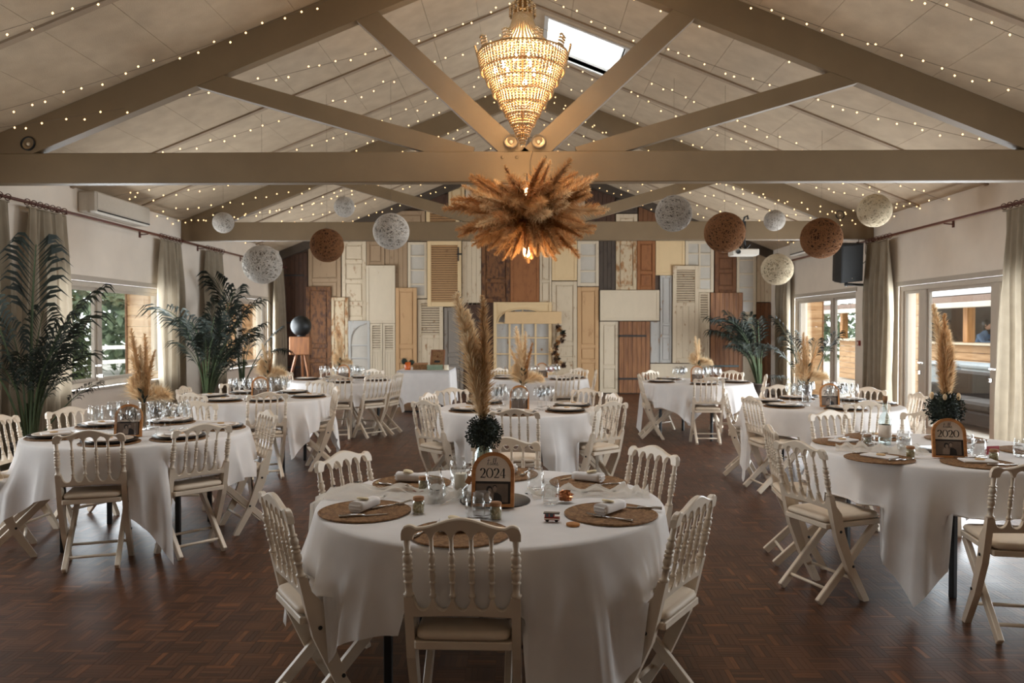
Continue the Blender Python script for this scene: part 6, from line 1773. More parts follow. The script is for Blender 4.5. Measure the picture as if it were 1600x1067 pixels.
# ================================================================ SPOTLIGHTS, PROJECTOR, SPEAKER, AIR CONDITIONERS
def spot(x, y, z, label, up=True, yaw=0):
    s = empty('spotlight', (x, y, z), R(yaw), label=label, cat='spotlight', group='small spotlights on the roof beams')
    TM = Matrix.Translation((0, 0, 0.085)) @ Matrix.Rotation(R(78), 4, 'X')
    mb = MB(); mb.lathe([(0.045, -0.09), (0.062, -0.08), (0.066, 0.02), (0.072, 0.045), (0.072, 0.05), (0.062, 0.05), (0.058, 0.03)], 20, TM, cap0=True); mb.build('housing', MT['black'] if abs(x) > 3 else pmat('spot_grey', (92, 80, 68), 0.5), s)
    mb = MB(); mb.lathe([(0.0, 0.018), (0.03, 0.022), (0.059, 0.034)], 20, TM); mb.build('reflector', pmat('reflector', (214, 190, 156), 0.25, 0.05, 30, metal=0.6), s)
    mb = MB(); mb.lathe([(0, 0.02), (0.018, 0.024), (0.016, 0.04), (0, 0.045)], 12, TM); mb.build('lamp', pmat('frosted_lamp', (240, 220, 190), 0.4), s)
    mb = MB(); mb.cbox(-0.035, 0.035, -0.02, 0.02, 0.0, 0.02, 0.004); mb.cbox(-0.008, 0.008, -0.008, 0.008, 0.02, 0.05, 0.002); mb.build('bracket', MT['black'], s)
spot(-0.135, 7.535, 3.25, 'left of two spotlights at the middle of the front beam')
spot(0.135, 7.535, 3.25, 'right of two spotlights at the middle of the front beam')
spot(-4.92, 7.535, 3.25, 'spotlight at the left end of the front beam'); spot(4.92, 7.535, 3.25, 'spotlight at the right end of the front beam')
spot(-5.05, 12.49, 3.25, 'spotlight at the left end of the second beam'); spot(5.10, 12.49, 3.25, 'spotlight at the right end of the second beam')
pj = empty('projector', (3.50, 12.30, 2.72), label='white projector hanging under the second beam on a black bracket', cat='projector')
mb = MB(); mb.cbox(-0.21, 0.21, -0.16, 0.12, -0.05, 0.05, 0.012); mb.build('body', MT['white_box'], pj)
mb = MB(); mb.lathe([(0.035, 0), (0.035, 0.02), (0.028, 0.02), (0.02, 0.01), (0, 0.008)], 16, Matrix.Translation((-0.12, -0.16, 0)) @ Matrix.Rotation(R(90), 4, 'X')); mb.build('lens', MT['black'], pj)
mb = MB(); mb.tube([(0.05, 0.05, 0.04), (0.04, 0.10, 0.30), (0.02, 0.10, 0.50), (0.04, 0.06, 0.58), (0.08, 0.05, 0.60), (0.10, 0.08, 0.55)], 0.017, 8)
mb.bar((0.03, 0.08, 0.02), (0.12, 0.05, 0.14), 0.02, 0.02); mb.bar((0.03, 0.08, 0.02), (-0.06, 0.05, 0.12), 0.02, 0.02); mb.bar((-0.08, 0.02, 0.055), (0.16, 0.02, 0.055), 0.03, 0.015)
mb.cbox(0.015, 0.065, 0.075, 0.149, 0.28, 0.52, 0.004); mb.build('bracket', MT['black_metal'], pj)
sp = empty('loudspeaker', (5.14, 12.35, 2.27), R(16), label='black loudspeaker tilted on a wall bracket beside the right curtain', cat='loudspeaker')
TM = Matrix.Rotation(R(9), 4, 'X') @ Matrix.Rotation(R(-6), 4, 'Y')
mb = MB()
P = [(-0.20, -0.17), (0.20, -0.17), (0.17, 0.02), (0.10, 0.17), (-0.10, 0.17), (-0.17, 0.02)]
mb.prism(P, 0.0, 0.60, 'xy', 0, TM); mb.build('cabinet', MT['black'], sp)
mb = MB(); mb.cbox(-0.19, 0.19, -0.182, -0.1705, 0.015, 0.585, 0.008, 0, TM); mb.build('grille', pmat('speaker_grille', (30, 30, 30), 0.5, 0.3, 200, 0.5, 260), sp)
mb = MB(); mb.lathe([(0.10, 0), (0.085, -0.02), (0.03, -0.03), (0, -0.02)], 20, TM @ Matrix.Translation((0, -0.1835, 0.2)) @ Matrix.Rotation(R(90), 4, 'X')); mb.build('woofer', MT['black'], sp)
mb = MB(); mb.lathe([(0, 0), (0.011, 0), (0.011, 0.003), (0, 0.004)], 10, TM @ Matrix.Translation((0, -0.183, 0.06)) @ Matrix.Rotation(R(90), 4, 'X')); mb.build('badge', MT['steel'], sp)
bk = empty('speaker_bracket', (5.64, 12.62, 2.22), label='black wall bracket arm under the loudspeaker', cat='bracket')
mb = MB(); mb.cbox(-0.03, 0.0, -0.05, 0.05, -0.13, 0.13, 0.005); mb.build('wall_plate', MT['black_metal'], bk)
mb = MB(); mb.tube([(-0.02, 0, 0.0), (-0.44, -0.23, 0.0)], 0.022, 10); mb.ball((-0.46, -0.24, 0), 0.035, 10, 8); mb.tube([(-0.46, -0.24, 0), (-0.46, -0.245, 0.10)], 0.018, 8); mb.build('arm', MT['black_metal'], bk)
for (x, dz, l) in ((5.40, 0.0, 'left'), (5.52, 0.02, 'right')):
    mb = MB(); mb.tube([(x, 12.44, 2.95), (x, 12.47, 2.75), (x+0.04, 12.5, 2.62), (x-0.04, 12.46, 2.56)], 0.006, 6)
    tag(mb.build('speaker_cable', MT['wire'], None), '%s grey cable hanging behind the loudspeaker' % l, 'cable')
def aircon(sx, y0, y1, z0, label):
    a = empty('air_conditioner', (sx*HW, (y0+y1)/2, z0), label=label, cat='air conditioner')
    h = (y1-y0)/2; q0, q1 = (-0.24, 0.0) if sx > 0 else (0.0, 0.24)
    mb = MB(); mb.cbox(q0, q1, -h, h, 0, 0.27, 0.02); mb.build('casing', MT['white_box'], a)
    f0, f1 = (-0.246, -0.2405) if sx > 0 else (0.2405, 0.246)
    mb = MB(); mb.cbox(f0, f1, -h+0.03, h-0.03, 0.05, 0.25, 0.002); mb.build('front_flap', MT['white_box'], a)
    mb = MB(); mb.cbox(f0, f1, -h+0.03, h-0.03, 0.015, 0.035, 0.002); mb.build('air_slot', MT['black'], a)
aircon(-1, 9.55, 10.95, 2.98, 'white wall air conditioner above the left window'); aircon(1, 14.6, 15.7, 2.98, 'white wall air conditioner far down the right wall')
fb = empty('call_point', (5.65, 12.95, 1.26), label='small red call point box on the right wall by the far door', cat='alarm box')
mb = MB(); mb.cbox(-0.035, 0, -0.045, 0.045, -0.045, 0.045, 0.006); mb.build('box', pmat('alarm_red', (130, 36, 26), 0.5), fb)
mb = MB(); mb.cbox(-0.038, -0.0352, -0.025, 0.025, -0.025, 0.025, 0.001); mb.build('button_plate', MT['paper'], fb)

# ================================================================ PALMS
def frond_mesh(seed, L=1.0, leaf=0.36, droop=0.9, n=26, start=0.42, mat='palm', lw=0.0115):
    rnd = random.Random(seed); mb = MB(); pts = []; p = Vector((0, 0, 0)); a = R(84); N = 24
    for i in range(N+1):
        pts.append(p.copy()); t = i/N
        p = p + Vector((math.cos(a), 0, math.sin(a)))*(L/N); a -= R(4.2*droop)*(0.3+1.7*t)
    mb.tube([tuple(q) for q in pts], [0.011*(1-0.75*i/N)*L**0.5 for i in range(N+1)], 5, m=1)
    for k in range(n):
        t = start + (0.985-start)*k/(n-1); f = t*N; i = min(int(f), N-1); q = pts[i].lerp(pts[i+1], f-i); d = (pts[i+1]-pts[i]).normalized()
        ll = leaf*(0.5+0.5*math.sin(math.pi*(0.18+0.72*(k/(n-1)))))*rnd.uniform(0.85, 1.1)
        for s in (-1, 1):
            dd = (Vector((0, s, 0))*rnd.uniform(0.6, 0.85) + d*rnd.uniform(0.65, 0.9) + Vector((0, 0, rnd.uniform(0.0, 0.25)))).normalized()
            sdv = d*0.018*(1 if k % 2 else 1.2)
            m1 = q + dd*ll*0.5 + Vector((0, 0, 0.01)); m2 = q + dd*ll*0.80 - Vector((0, 0, ll*0.12)); e = q + dd*ll*1.06 - Vector((0, 0, ll*0.48))
            w = d*lw
            mb.add([tuple(q), tuple(m1+w), tuple(m1-w), tuple(m2+w*0.5), tuple(m2-w*0.5), tuple(e)], [(0, 1, 2), (1, 3, 4, 2), (3, 5, 4)], False, 0)
    return mb.mesh('frond', [MT[mat], MT['palm_stem']])
FR = [frond_mesh(1, droop=0.42, leaf=0.24, start=0.60, n=20), frond_mesh(2, droop=0.62, leaf=0.25, start=0.55, n=20), frond_mesh(3, droop=0.30, leaf=0.24, start=0.6, n=18), frond_mesh(4, droop=0.75, leaf=0.22, start=0.5), frond_mesh(5, droop=0.5, leaf=0.26, n=18, start=0.58)]
def palm(loc, label, fronds, pot=True, pr=0.19, ph=0.34, base=0.3, FR=FR):
    p = empty('potted_palm', loc, label=label, cat='palm', group='potted palms')
    if pot:
        mb = MB(); mb.lathe([(0, 0), (pr*0.72, 0), (pr*0.78, 0.02), (pr, ph-0.03), (pr*1.06, ph-0.03), (pr*1.06, ph), (pr*0.96, ph), (pr*0.93, ph-0.05), (0, ph-0.05)], 24); mb.build('pot', MT['pot'], p)
        mb = MB(); mb.lathe([(pr*0.9, ph-0.045), (pr*0.5, ph-0.03), (0, ph-0.025)], 20); mb.build('soil', MT['floor_gap'], p)
    for i, (az, sc, tilt, hh) in enumerate(fronds):
        a = R(az)
        o = obj('frond', FR[i % len(FR)], p, (0.05*math.cos(a), 0.05*math.sin(a), base if hh is None else hh), (0, R(tilt), a), sc)
        o.rotation_euler = (Matrix.Rotation(a, 3, 'Z') @ Matrix.Rotation(R(tilt), 3, 'Y')).to_euler()
    for i in range(4):
        mb = MB(); a = i*1.6; mb.tube([(0.03*math.cos(a), 0.03*math.sin(a), base-0.06), (0.05*math.cos(a), 0.05*math.sin(a), base+0.45)], [0.016, 0.008], 7); mb.build('stem', MT['palm_stem'], p)
    return p
def ring(n, seed, smin, smax, tmin, tmax, a0=0, a1=360):
    r = random.Random(seed); return [(a0+(a1-a0)*(i+r.uniform(-.3, .3))/n, r.uniform(smin, smax), r.uniform(tmin, tmax), None) for i in range(n)]
FU = [frond_mesh(11, droop=0.30, leaf=0.23, start=0.62, n=15, lw=0.0105), frond_mesh(12, droop=0.48, leaf=0.25, start=0.58, n=15, lw=0.0105), frond_mesh(13, droop=0.22, leaf=0.24, start=0.64, n=14, lw=0.0105), frond_mesh(14, droop=0.65, leaf=0.30, start=0.52, n=16, lw=0.012)]
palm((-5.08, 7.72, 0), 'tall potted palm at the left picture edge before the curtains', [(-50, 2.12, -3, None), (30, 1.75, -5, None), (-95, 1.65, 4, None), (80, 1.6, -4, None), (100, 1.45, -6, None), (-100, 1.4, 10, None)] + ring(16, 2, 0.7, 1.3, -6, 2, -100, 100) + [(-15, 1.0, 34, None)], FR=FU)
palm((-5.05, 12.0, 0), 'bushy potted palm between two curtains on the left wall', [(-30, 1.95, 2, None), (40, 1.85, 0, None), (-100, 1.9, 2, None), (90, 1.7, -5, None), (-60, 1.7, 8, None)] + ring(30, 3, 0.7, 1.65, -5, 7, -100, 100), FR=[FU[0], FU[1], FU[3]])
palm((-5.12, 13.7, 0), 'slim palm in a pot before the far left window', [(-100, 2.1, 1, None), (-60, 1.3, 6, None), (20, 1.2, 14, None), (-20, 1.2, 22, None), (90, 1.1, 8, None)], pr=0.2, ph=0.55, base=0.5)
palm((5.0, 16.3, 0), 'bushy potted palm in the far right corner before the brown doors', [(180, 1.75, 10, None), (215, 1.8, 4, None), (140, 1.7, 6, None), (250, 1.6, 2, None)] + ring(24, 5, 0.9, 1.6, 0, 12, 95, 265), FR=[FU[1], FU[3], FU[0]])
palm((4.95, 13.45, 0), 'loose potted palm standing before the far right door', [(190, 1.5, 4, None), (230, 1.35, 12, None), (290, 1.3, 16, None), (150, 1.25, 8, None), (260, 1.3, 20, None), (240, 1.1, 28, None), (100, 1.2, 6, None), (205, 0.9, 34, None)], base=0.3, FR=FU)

# ================================================================ WOODEN BOX ON TRIPOD WITH BLACK BALL
tr = empty('tripod_box', (-4.72, 16.0, 0), R(6), label='wooden box on tripod legs with a black ball on top, far left', cat='photo booth')
W2 = wood_mat('booth_wood', (142, 90, 48), (112, 66, 34))
mb = MB(); mb.cbox(-0.22, 0.20, -0.15, 0.15, 0.95, 1.33, 0.012); mb.build('box', W2, tr)
for (x, y) in ((-0.30, -0.22), (0.28, -0.22), (0.0, 0.30)):
    mb = MB(); mb.bar((x*0.3, y*0.3, 0.95), (x, y, 0.012), 0.05, 0.045, b=0.006); mb.build('leg', W2, tr)
mb = MB(); mb.lathe([(0.07, 1.33), (0.09, 1.34), (0.06, 1.37)], 16); mb.build('neck', MT['black'], tr)
mb = MB(); mb.ball((0, 0, 1.56), 0.215, 28, 18); mb.build('ball', pmat('black_gloss', (14, 16, 16), 0.5, 0.1, 20), tr)

# ================================================================ THINGS ON THE GIFT TABLE
GZ = TH + 0.0046
fp = empty('picture_frame', (-1.62, 14.0, GZ), R(-14), label='framed picture leaning on the gift table', cat='picture')
TM = Matrix.Rotation(R(-12), 4, 'X')
mb = MB()
for (a, b, c, d) in ((-0.14, 0.14, 0, 0.03), (-0.14, 0.14, 0.33, 0.36), (-0.14, -0.11, 0.03, 0.33), (0.11, 0.14, 0.03, 0.33)): mb.cbox(a, b, -0.01, 0.01, c, d, 0.003, 0, TM)
mb.build('frame', W2, fp)
mb = MB(); mb.box(-0.11, 0.11, 0.0, 0.004, 0.03, 0.33, 0, TM); mb.build('print', MT['mat'], fp)
mb = MB(); mb.box(-0.06, 0.05, -0.002, -0.0005, 0.12, 0.16, 0, TM); mb.build('printed_mark', MT['ink'], fp)
mb = MB(); mb.bar((0, 0.03, 0.25), (0, 0.12, 0.004), 0.03, 0.006); mb.build('stand', W2, fp)
cp = empty('candle_pot', (-2.12, 13.75, GZ), label='orange candle pot with dark greenery on the gift table', cat='candle')
mb = MB(); mb.lathe([(0, 0), (0.05, 0), (0.055, 0.02), (0.06, 0.14), (0.05, 0.14), (0.05, 0.12), (0, 0.12)], 18); mb.build('pot', pmat('amber', (206, 98, 36), 0.3), cp)
q = bush_ball('g', None, 0.075, '', n=260, seed=3); o = q.build('greenery', MT['bush'], cp); o.location = (-0.06, 0.0, 0.15)
q = bush_ball('g', None, 0.065, '', n=260, seed=4); o = q.build('greenery', MT['bush'], cp); o.location = (0.07, 0.02, 0.13)
def gift(name, x, y, sx, sy, sz, mat, label, lidmat):
    g = empty(name, (x, y, GZ), R(5), label=label, cat='box')
    mb = MB(); mb.cbox(-sx, sx, -sy, sy, 0, sz*0.75, 0.004); mb.build('body', mat, g)
    mb = MB(); mb.cbox(-sx-0.004, sx+0.004, -sy-0.004, sy+0.004, sz*0.752, sz, 0.004); mb.build('lid', lidmat, g)
gift('card_box', -1.90, 13.85, 0.13, 0.09, 0.12, MT['mat'], 'brown card box on the gift table beside the candle pot', MT['cork'])
gift('green_box', -1.62, 13.72, 0.14, 0.08, 0.09, pmat('sage', (122, 138, 118), 0.6), 'sage green box before the framed picture', pmat('sage2', (140, 152, 132), 0.6))
mb = MB(); mb.lathe([(0, 0), (0.04, 0), (0.042, 0.01), (0.042, 0.09), (0.038, 0.09), (0.038, 0.012), (0, 0.008)], 18)
tag(mb.build('white_cup', MT['candle'], None, (-1.41, 13.66, GZ)), 'small white cup at the front of the gift table', 'cup')
# ================================================================ OUTSIDE
mb = MB(); mb.box(-60, -HW-WT-0.001, -20, 70, -0.2, -0.05); mb.box(HW+WT+0.001, 60, -20, 70, -0.2, -0.05)
mb.box(-HW-WT, HW+WT, -20, Y0-WT, -0.2, -0.05)
tag(mb.build('ground', pmat('pale_gravel', (188, 184, 176), 0.95, 0.10, 0.6, 0.3, 40)), 'pale gravel yard outside the windows', kind='structure')
def leafy(name, loc, blobs, n, leaf, mat, label, cat='tree', trunk=None, seed=1, group=None):
    t = empty(name, loc, label=label, cat=cat, group=group); rnd = random.Random(seed)
    mb = MB()
    tot = sum(b[3]**2 for b in blobs)
    for (x, y, z, r) in blobs:
        for i in range(int(n*r*r/tot)):
            d = Vector((rnd.gauss(0, 1), rnd.gauss(0, 1), rnd.gauss(0, 1))).normalized(); k = rnd.uniform(0.35, 1.0)**0.5
            p = Vector((x, y, z)) + d*r*k; dd = (d*0.5+Vector((rnd.gauss(0, .8), rnd.gauss(0, .8), rnd.gauss(0, .6)-0.2))).normalized()
            mb.leaf(tuple(p), dd, d, leaf*rnd.uniform(0.7, 1.3), leaf*0.55)
    o = mb.build('foliage', mat, t); o['kind'] = 'stuff'
    if trunk:
        h, r = trunk; mb = MB(); mb.tube([(0, 0, -0.05), (0.05, 0, h*0.5), (0.0, 0.1, h)], [r, r*0.8, r*0.55], 9); mb.build('trunk', MT['trunk'], t)
        for k in range(4):
            a = k*1.57+0.4; mb = MB(); mb.tube([(0, 0, h*0.8), (h*0.2*math.cos(a), h*0.2*math.sin(a), h*1.1), (h*0.4*math.cos(a), h*0.4*math.sin(a), h*1.5)], [r*0.5, r*0.35, r*0.12], 7); mb.build('branch', MT['trunk'], t)
    return t
MT['trunk'] = pmat('bark', (96, 84, 72), 0.9, 0.2, 8, 0.5)
LV = [pmat('leaves_a', (74, 90, 66), 0.6, c2=(108, 120, 92), mix=(0.4, 0.6), scale=3), pmat('leaves_b', (66, 84, 60), 0.6, c2=(98, 112, 82), mix=(0.4, 0.6), scale=3), pmat('leaves_c', (66, 84, 50), 0.55, c2=(92, 108, 66), mix=(0.4, 0.6), scale=3)]
TG = 'trees beyond the yard'
tr_ = random.Random(12)
for i, (x, y, h, r, l) in enumerate(((-15.5, 23.5, 3.0, 2.6, 'tree with a thick trunk seen through the near left window'), (-21, 30, 3.4, 3.6, 'broad pale tree far behind the near left window'), (-13.5, 26.5, 2.4, 2.2, 'rounded tree in the middle of the near left window'),
                                    (-17, 34, 3.2, 3.4, 'tall tree at the right of the near left window'), (-14.5, 38, 3.0, 3.2, 'tree seen through the far left window'), (-24, 24, 3.2, 3.6, 'tree at the left edge of the near left window'), (12.0, 38.0, 3.0, 3.0, 'tree seen through the far right door'), (15.5, 40, 3.2, 3.2, 'second tree beyond the far right door'))):
    bl = [(tr_.uniform(-r, r)*0.6, tr_.uniform(-r, r)*0.6, h+tr_.uniform(-0.4, 1.3)*r*0.55, r*tr_.uniform(0.45, 0.7)) for _ in range(9)] + [(tr_.uniform(-r, r)*0.8, tr_.uniform(-r, r)*0.8, h*0.45, r*0.5) for _ in range(4)]
    leafy('tree', (x, y, 0), bl, 2600, 0.36, LV[i % 2], l, 'tree', (h, 0.22 if i else 0.34), 30+i, TG)
leafy('climbing_shrub', (-6.62, 10.75, -0.05), [(0, 0, 0.35, 0.42), (0.0, 0.05, 0.85, 0.46), (0, 0.0, 1.35, 0.42), (-0.05, -0.05, 1.75, 0.30), (0.02, -0.1, 2.02, 0.2), (-0.1, 0.25, 1.0, 0.38)], 2600, 0.095, LV[2], 'dense green shrub growing just outside the near left window', 'shrub', (1.4, 0.05), 7)
leafy('climbing_shrub', (-6.7, 15.1, -0.05), [(0, 0, 0.4, 0.3), (0, 0, 0.8, 0.25)], 500, 0.09, LV[2], 'low green shrub outside the far left window', 'shrub', (0.7, 0.04), 8)
def fence(x0, y0, x1, y1, n, label):
    f = empty('rail_fence', (x0, y0, -0.05), label=label, cat='fence')
    P = pmat('fence_white', (214, 210, 202), 0.7) if 'fence_white' not in bpy.data.materials else bpy.data.materials['fence_white']
    for i in range(n+1):
        t = i/n; mb = MB(); mb.cbox(-0.06, 0.06, -0.06, 0.06, 0, 1.15, 0.01); mb.build('post', P, f, ((x1-x0)*t, (y1-y0)*t, 0))
    for z in (0.5, 0.95):
        mb = MB(); mb.bar((0, 0, z), (x1-x0, y1-y0, z), 0.05, 0.12); mb.build('rail', P, f)
fence(-16.5, 12, -10.5, 32, 9, 'white rail fence across the yard outside the left windows')
fence(8.6, 33, 16.0, 33, 4, 'white rail fence beyond the far right door')
CLAD = wood_mat('cladding', (196, 158, 116), (170, 128, 86), 0.7, 3, (0.6, 0.6, 6)); EDGE = wood_mat('edge_wood', (136, 92, 52), (110, 72, 40))
def clad_pier(name, x0, x1, y0, y1, z1, label, mat=CLAD, nb=15):
    p = empty(name, ((x0+x1)/2, (y0+y1)/2, -0.05), label=label, cat='pier')
    hx, hy = (x1-x0)/2, (y1-y0)/2; hb = (z1+0.05)/nb
    for i in range(nb):
        mb = MB(); mb.cbox(-hx, hx, -hy, hy, i*hb+0.002, (i+1)*hb-0.002, 0.006); mb.build('board', mat, p)
    mb = MB(); e = -hx if x0 < 0 else hx
    mb.cbox(min(e, e*1.12), max(e, e*1.12), -hy-0.01, hy+0.01, 0, z1+0.05, 0.005); mb.build('corner_post', EDGE, p)
    return p
clad_pier('clad_pier', -6.50, -5.93, 12.35, 12.6, 2.6, 'pale timber clad pier outside the right side of the near left window')
clad_pier('clad_pier', -7.0, -5.93, 17.2, 17.45, 2.6, 'pale timber clad pier outside the far left window')
clad_pier('clad_pier', 5.94, 6.30, 12.3, 12.55, 2.6, 'pale timber clad pier outside the left leaf of the terrace door')
clad_pier('clad_pier', 5.94, 6.40, 16.5, 16.8, 2.6, 'pale timber clad pier outside the far right door')
pr_ = empty('porch_roof', (-6.3, 12.0, 2.36), label='narrow timber porch roof above the left windows', cat='roof')
mb = MB(); mb.box(-0.42, 0.385, -4.4, 5.6, 0.02, 0.06); mb.build('deck', CLAD, pr_)
mb = MB(); mb.cbox(-0.47, -0.42, -4.4, 5.6, -0.16, 0.06, 0.006); mb.build('fascia', EDGE, pr_)
# ---- terrace bar on the right
bar = empty('terrace_bar', (9.9, 16.6, -0.05), label='timber bar hut with a white canopy on the terrace outside the right door', cat='bar')
for i in range(7):
    mb = MB(); mb.cbox(-0.10, -0.02, -3.3, 7.3, 0.03+i*0.165, 0.03+(i+1)*0.165-0.01, 0.008); mb.build('board', CLAD, bar)
mb = MB(); mb.cbox(-0.28, 0.42, -3.35, 7.35, 1.19, 1.24, 0.008); mb.build('counter', pmat('bar_counter', (206, 186, 160), 0.5), bar)
for y in (-3.2, 0.55, 4.0, 7.2):
    mb = MB(); mb.cbox(-0.09, 0.09, y-0.09, y+0.09, 1.24, 2.1, 0.01); mb.build('post', wood_mat('bar_post', (196, 142, 84), (170, 116, 64)) if y == -3.2 else bpy.data.materials['bar_post'], bar)
mb = MB(); mb.cbox(-0.55, -0.45, -3.6, 7.6, 2.0, 2.12, 0.01); mb.build('gutter', MT['white_box'], bar)
mb = MB(); mb.cbox(-0.5, -0.42, -3.6, 7.6, 2.12, 2.26, 0.01); mb.build('fascia', pmat('fascia_brown', (126, 104, 92), 0.7), bar)
mb = MB(); mb.add([(-0.5, -3.7, 2.28), (-0.5, 7.7, 2.28), (2.4, 7.7, 3.1), (2.4, -3.7, 3.1), (-0.5, -3.7, 2.32), (-0.5, 7.7, 2.32), (2.4, 7.7, 3.14), (2.4, -3.7, 3.14)], [(3,2,1,0),(4,5,6,7),(0,1,5,4),(1,2,6,5),(2,3,7,6),(3,0,4,7)]); mb.build('canopy', pmat('canopy', (214, 216, 220), 0.7), bar)
mb = MB(); mb.box(2.2, 2.3, -3.3, 7.3, 0, 2.9); mb.box(0.5, 2.2, 7.2, 7.3, 0, 2.4); mb.build('back_wall', pmat('bar_dark', (62, 50, 44), 0.8), bar)
mb = MB(); mb.cbox(1.5, 2.15, -2.9, -1.1, 0, 1.75, 0.02); mb.build('fridge', pmat('fridge', (206, 210, 212), 0.4), bar)
mb = MB(); mb.cbox(1.5, 2.15, -0.9, 2.6, 0, 0.95, 0.02); mb.build('back_counter', pmat('bar_back', (88, 72, 60), 0.7), bar)
br = random.Random(2)
for i in range(9):
    b = empty('bottle', (9.85+br.uniform(0, .25), 14.2+i*0.22+br.uniform(-.05, .05), 1.19), label='clear bottle on the terrace bar counter', cat='bottle', group='bottles on the terrace bar')
    mb = MB(); mb.lathe([(0, 0), (0.035, 0), (0.037, 0.15), (0.014, 0.2), (0.014, 0.27), (0, 0.27)], 10); mb.build('glass_body', MT['aqua_glass'], b)
# person behind the bar
def person():
    p = empty('person', (10.45, 17.75, -0.05), R(-150), label='person in a blue top leaning over the terrace bar counter', cat='person')
    J = {'pelvis': (0, 0, 0.95, .13), 'waist': (0, 0.03, 1.10, .125), 'chest': (0, 0.10, 1.30, .145), 'neckb': (0, 0.16, 1.46, .07), 'neck': (0, 0.18, 1.52, .05),
         'shL': (0.17, 0.13, 1.40, .065), 'elL': (0.26, 0.28, 1.22, .046), 'wrL': (0.16, 0.46, 1.27, .032), 'hL': (0.13, 0.53, 1.27, .03),
         'shR': (-0.17, 0.13, 1.40, .065), 'elR': (-0.27, 0.26, 1.21, .046), 'wrR': (-0.20, 0.46, 1.27, .032), 'hR': (-0.18, 0.53, 1.27, .03),
         'hipL': (0.10, 0, 0.88, .10), 'knL': (0.11, 0.03, 0.48, .065), 'anL': (0.11, -0.01, 0.09, .045), 'toL': (0.12, 0.13, 0.035, .035),
         'hipR': (-0.10, 0, 0.88, .10), 'knR': (-0.11, 0.03, 0.48, .065), 'anR': (-0.11, -0.01, 0.09, .045), 'toR': (-0.12, 0.13, 0.035, .035)}
    names = list(J); E = [('pelvis', 'waist'), ('waist', 'chest'), ('chest', 'neckb'), ('neckb', 'neck'), ('chest', 'shL'), ('shL', 'elL'), ('elL', 'wrL'), ('wrL', 'hL'), ('chest', 'shR'), ('shR', 'elR'), ('elR', 'wrR'), ('wrR', 'hR'),
         ('pelvis', 'hipL'), ('hipL', 'knL'), ('knL', 'anL'), ('anL', 'toL'), ('pelvis', 'hipR'), ('hipR', 'knR'), ('knR', 'anR'), ('anR', 'toR')]
    me = bpy.data.meshes.new('body'); me.from_pydata([J[n][:3] for n in names], [(names.index(a), names.index(b)) for a, b in E], [])
    o = bpy.data.objects.new('body', me); link(o, p); me.materials.append(pmat('blue_top', (88, 122, 160), 0.8, 0.08, 12))
    md = o.modifiers.new('skin', 'SKIN'); md.use_smooth_shade = True
    for i, n in enumerate(names): me.skin_vertices[0].data[i].radius = (J[n][3], J[n][3]*0.85)
    me.skin_vertices[0].data[0].use_root = True
    sb = o.modifiers.new('sub', 'SUBSURF'); sb.levels = 2; sb.render_levels = 2
    SK = pmat('skin', (206, 162, 136), 0.55, 0.05, 10)
    # head with brow, nose, chin and ears
    v = []; f = []; seg = 24; rings = 18; hc = Vector((0, 0.22, 1.64))
    for i in range(rings+1):
        a = -math.pi/2+math.pi*i/rings
        for k in range(seg):
            b = 2*math.pi*k/seg; x = 0.074*math.cos(a)*math.cos(b); y = 0.092*math.cos(a)*math.sin(b); z = 0.112*math.sin(a)
            if z < 0: x *= 1+z*2.2
            fr_ = max(0, math.sin(b))**8*math.cos(a)
            if -0.03 < z < 0.02: y += 0.022*fr_*(1-abs(z+0.012)/0.035)
            if -0.10 < z < -0.07: y += 0.012*fr_
            if 0.0 < z < 0.03: y -= 0.006*max(0, math.sin(b))**3
            v.append((hc.x+x, hc.y+y, hc.z+z))
    for i in range(rings):
        for k in range(seg): f.append((i*seg+k, i*seg+(k+1) % seg, (i+1)*seg+(k+1) % seg, (i+1)*seg+k))
    mb = MB(); mb.add(v, f, True)
    for s in (-1, 1): mb.ball((hc.x+s*0.076, hc.y-0.005, hc.z-0.005), 0.026, 8, 6, sc=(0.35, 0.7, 1.1))
    mb.build('head', SK, p)
    for s in (-1, 1):
        mb = MB(); mb.ball((s*0.03, hc.y+0.081, hc.z+0.008), 0.011, 8, 6); mb.build('eye', MT['ink'], p)
    mb = MB(); mb.ball((0, hc.y+0.083, hc.z-0.055), 0.02, 8, 6, sc=(1, 0.3, 0.25)); mb.build('mouth', pmat('lips', (160, 90, 80), 0.5), p)
    mb = MB(); mb.ball((0, hc.y-0.018, hc.z+0.028), 0.112, 20, 14, sc=(0.80, 0.92, 0.92)); mb.ball((0, hc.y-0.07, hc.z-0.06), 0.07, 12, 8, sc=(1, 0.6, 1.3)); mb.build('hair', pmat('dark_hair', (34, 26, 22), 0.5, 0.2, 40), p)
    for s, h in ((1, J['hL']), (-1, J['hR'])):
        mb = MB(); mb.ball((h[0], h[1]+0.03, h[2]), 0.045, 10, 8, sc=(0.85, 1.1, 0.4))
        for k in range(4): mb.tube([(h[0]-0.028+0.019*k, h[1]+0.06, h[2]), (h[0]-0.030+0.020*k, h[1]+0.105, h[2]-0.004), (h[0]-0.031+0.0205*k, h[1]+0.13-0.006*abs(k-1.4), h[2]-0.02)], [0.0095, 0.0085, 0.007], 7)
        mb.tube([(h[0]-s*0.03, h[1]+0.02, h[2]), (h[0]-s*0.055, h[1]+0.06, h[2]-0.008), (h[0]-s*0.05, h[1]+0.085, h[2]-0.016)], [0.011, 0.01, 0.008], 7)
        mb.build('hand', SK, p)
person()
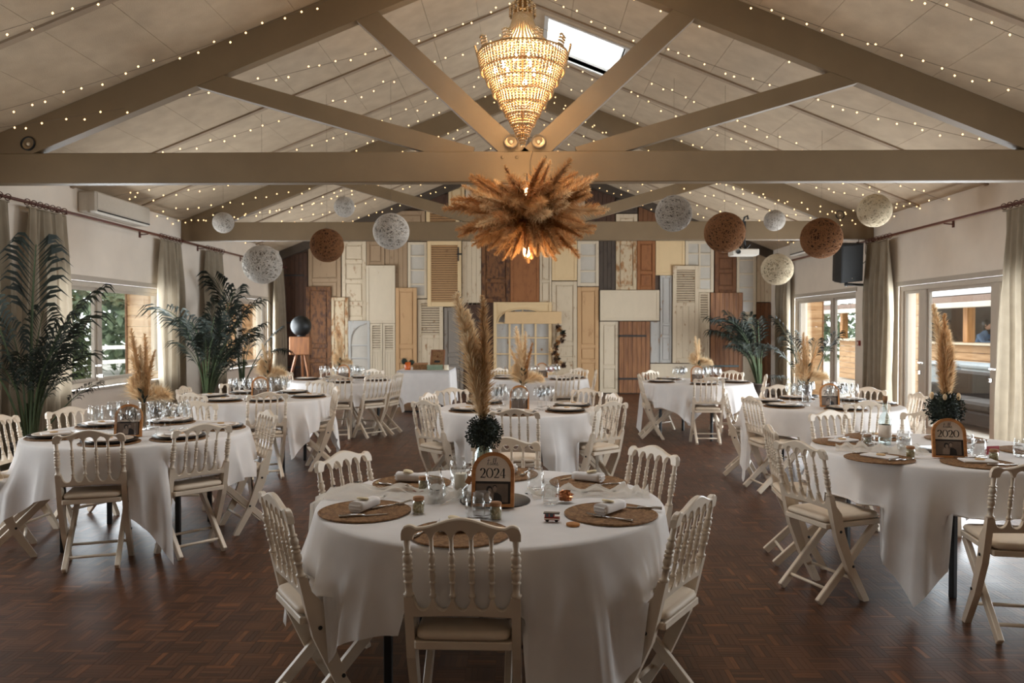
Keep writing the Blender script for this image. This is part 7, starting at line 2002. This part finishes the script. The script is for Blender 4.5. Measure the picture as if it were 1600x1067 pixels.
def sofa(loc, L, rz, label):
    s = empty('outdoor_sofa', loc, R(rz), label=label, cat='sofa', group='dark outdoor sofas'); DK = pmat('dark_rattan', (44, 40, 40), 0.8, 0.2, 60, 0.5, 120) if 'dark_rattan' not in bpy.data.materials else bpy.data.materials['dark_rattan']
    mb = MB(); mb.cbox(-L/2, L/2, -0.4, 0.4, 0.08, 0.30, 0.03); mb.build('base', DK, s)
    mb = MB(); mb.cbox(-L/2, L/2, -0.40, -0.22, 0.30, 0.84, 0.04); mb.build('backrest', DK, s)
    for e in (-1, 1):
        mb = MB(); mb.cbox(e*L/2-0.09, e*L/2+0.09, -0.40, 0.4, 0.08, 0.62, 0.03); mb.build('armrest', DK, s)
        mb = MB(); mb.cbox(e*(L/2-0.1)-0.03, e*(L/2-0.1)+0.03, -0.03, 0.03, 0, 0.08, 0.004); mb.build('foot', MT['black'], s)
    for k in range(2):
        w = L/2-0.12; mb = MB(); mb.cbox(-w+k*w+0.01, -w+(k+1)*w-0.01, -0.2, 0.38, 0.30, 0.44, 0.04); mb.build('cushion', pmat('sofa_cushion', (70, 66, 64), 0.9) if 'sofa_cushion' not in bpy.data.materials else bpy.data.materials['sofa_cushion'], s)
sofa((7.2, 12.3, -0.05), 2.3, 90, 'dark outdoor sofa right outside the terrace door'); sofa((7.5, 9.4, -0.05), 2.2, 90, 'dark outdoor sofa outside the right leaf of the terrace door')
GB = pmat('cool_box', (150, 160, 166), 0.5, 0.05, 8)
for i, (y, l) in enumerate(((15.6, 'pale grey storage bench before the terrace bar, far one'), (14.2, 'pale grey storage bench before the terrace bar, middle one'), (12.7, 'pale grey storage bench before the terrace bar, near one'))):
    g = empty('storage_bench', (8.75, y, -0.05), label=l, cat='bench', group='storage benches on the terrace')
    mb = MB(); mb.cbox(-0.35, 0.35, -0.62, 0.62, 0.0, 0.80, 0.02); mb.build('body', GB, g)
    mb = MB(); mb.cbox(-0.37, 0.37, -0.64, 0.64, 0.802, 0.88, 0.02); mb.build('lid', GB, g)
    mb = MB(); mb.cbox(-0.365, -0.351, -0.08, 0.08, 0.62, 0.68, 0.003); mb.build('handle', MT['hinge'], g)
ps = empty('parasol', (9.6, 28.0, -0.05), label='white parasol on the terrace seen through the far right door', cat='parasol')
mb = MB(); mb.tube([(0, 0, 0), (0, 0, 3.1)], 0.035, 8); mb.build('pole', MT['alu'], ps)
mb = MB(); mb.lathe([(1.9, 2.45), (1.9, 2.6), (1.0, 2.9), (0.05, 3.2)], 8, None, 0, False); mb.build('canopy', pmat('parasol_cloth', (226, 226, 224), 0.8), ps)
mb = MB(); mb.lathe([(0, 0), (0.35, 0), (0.35, 0.06), (0.05, 0.1), (0, 0.1)], 16); mb.build('base', MT['hinge'], ps)
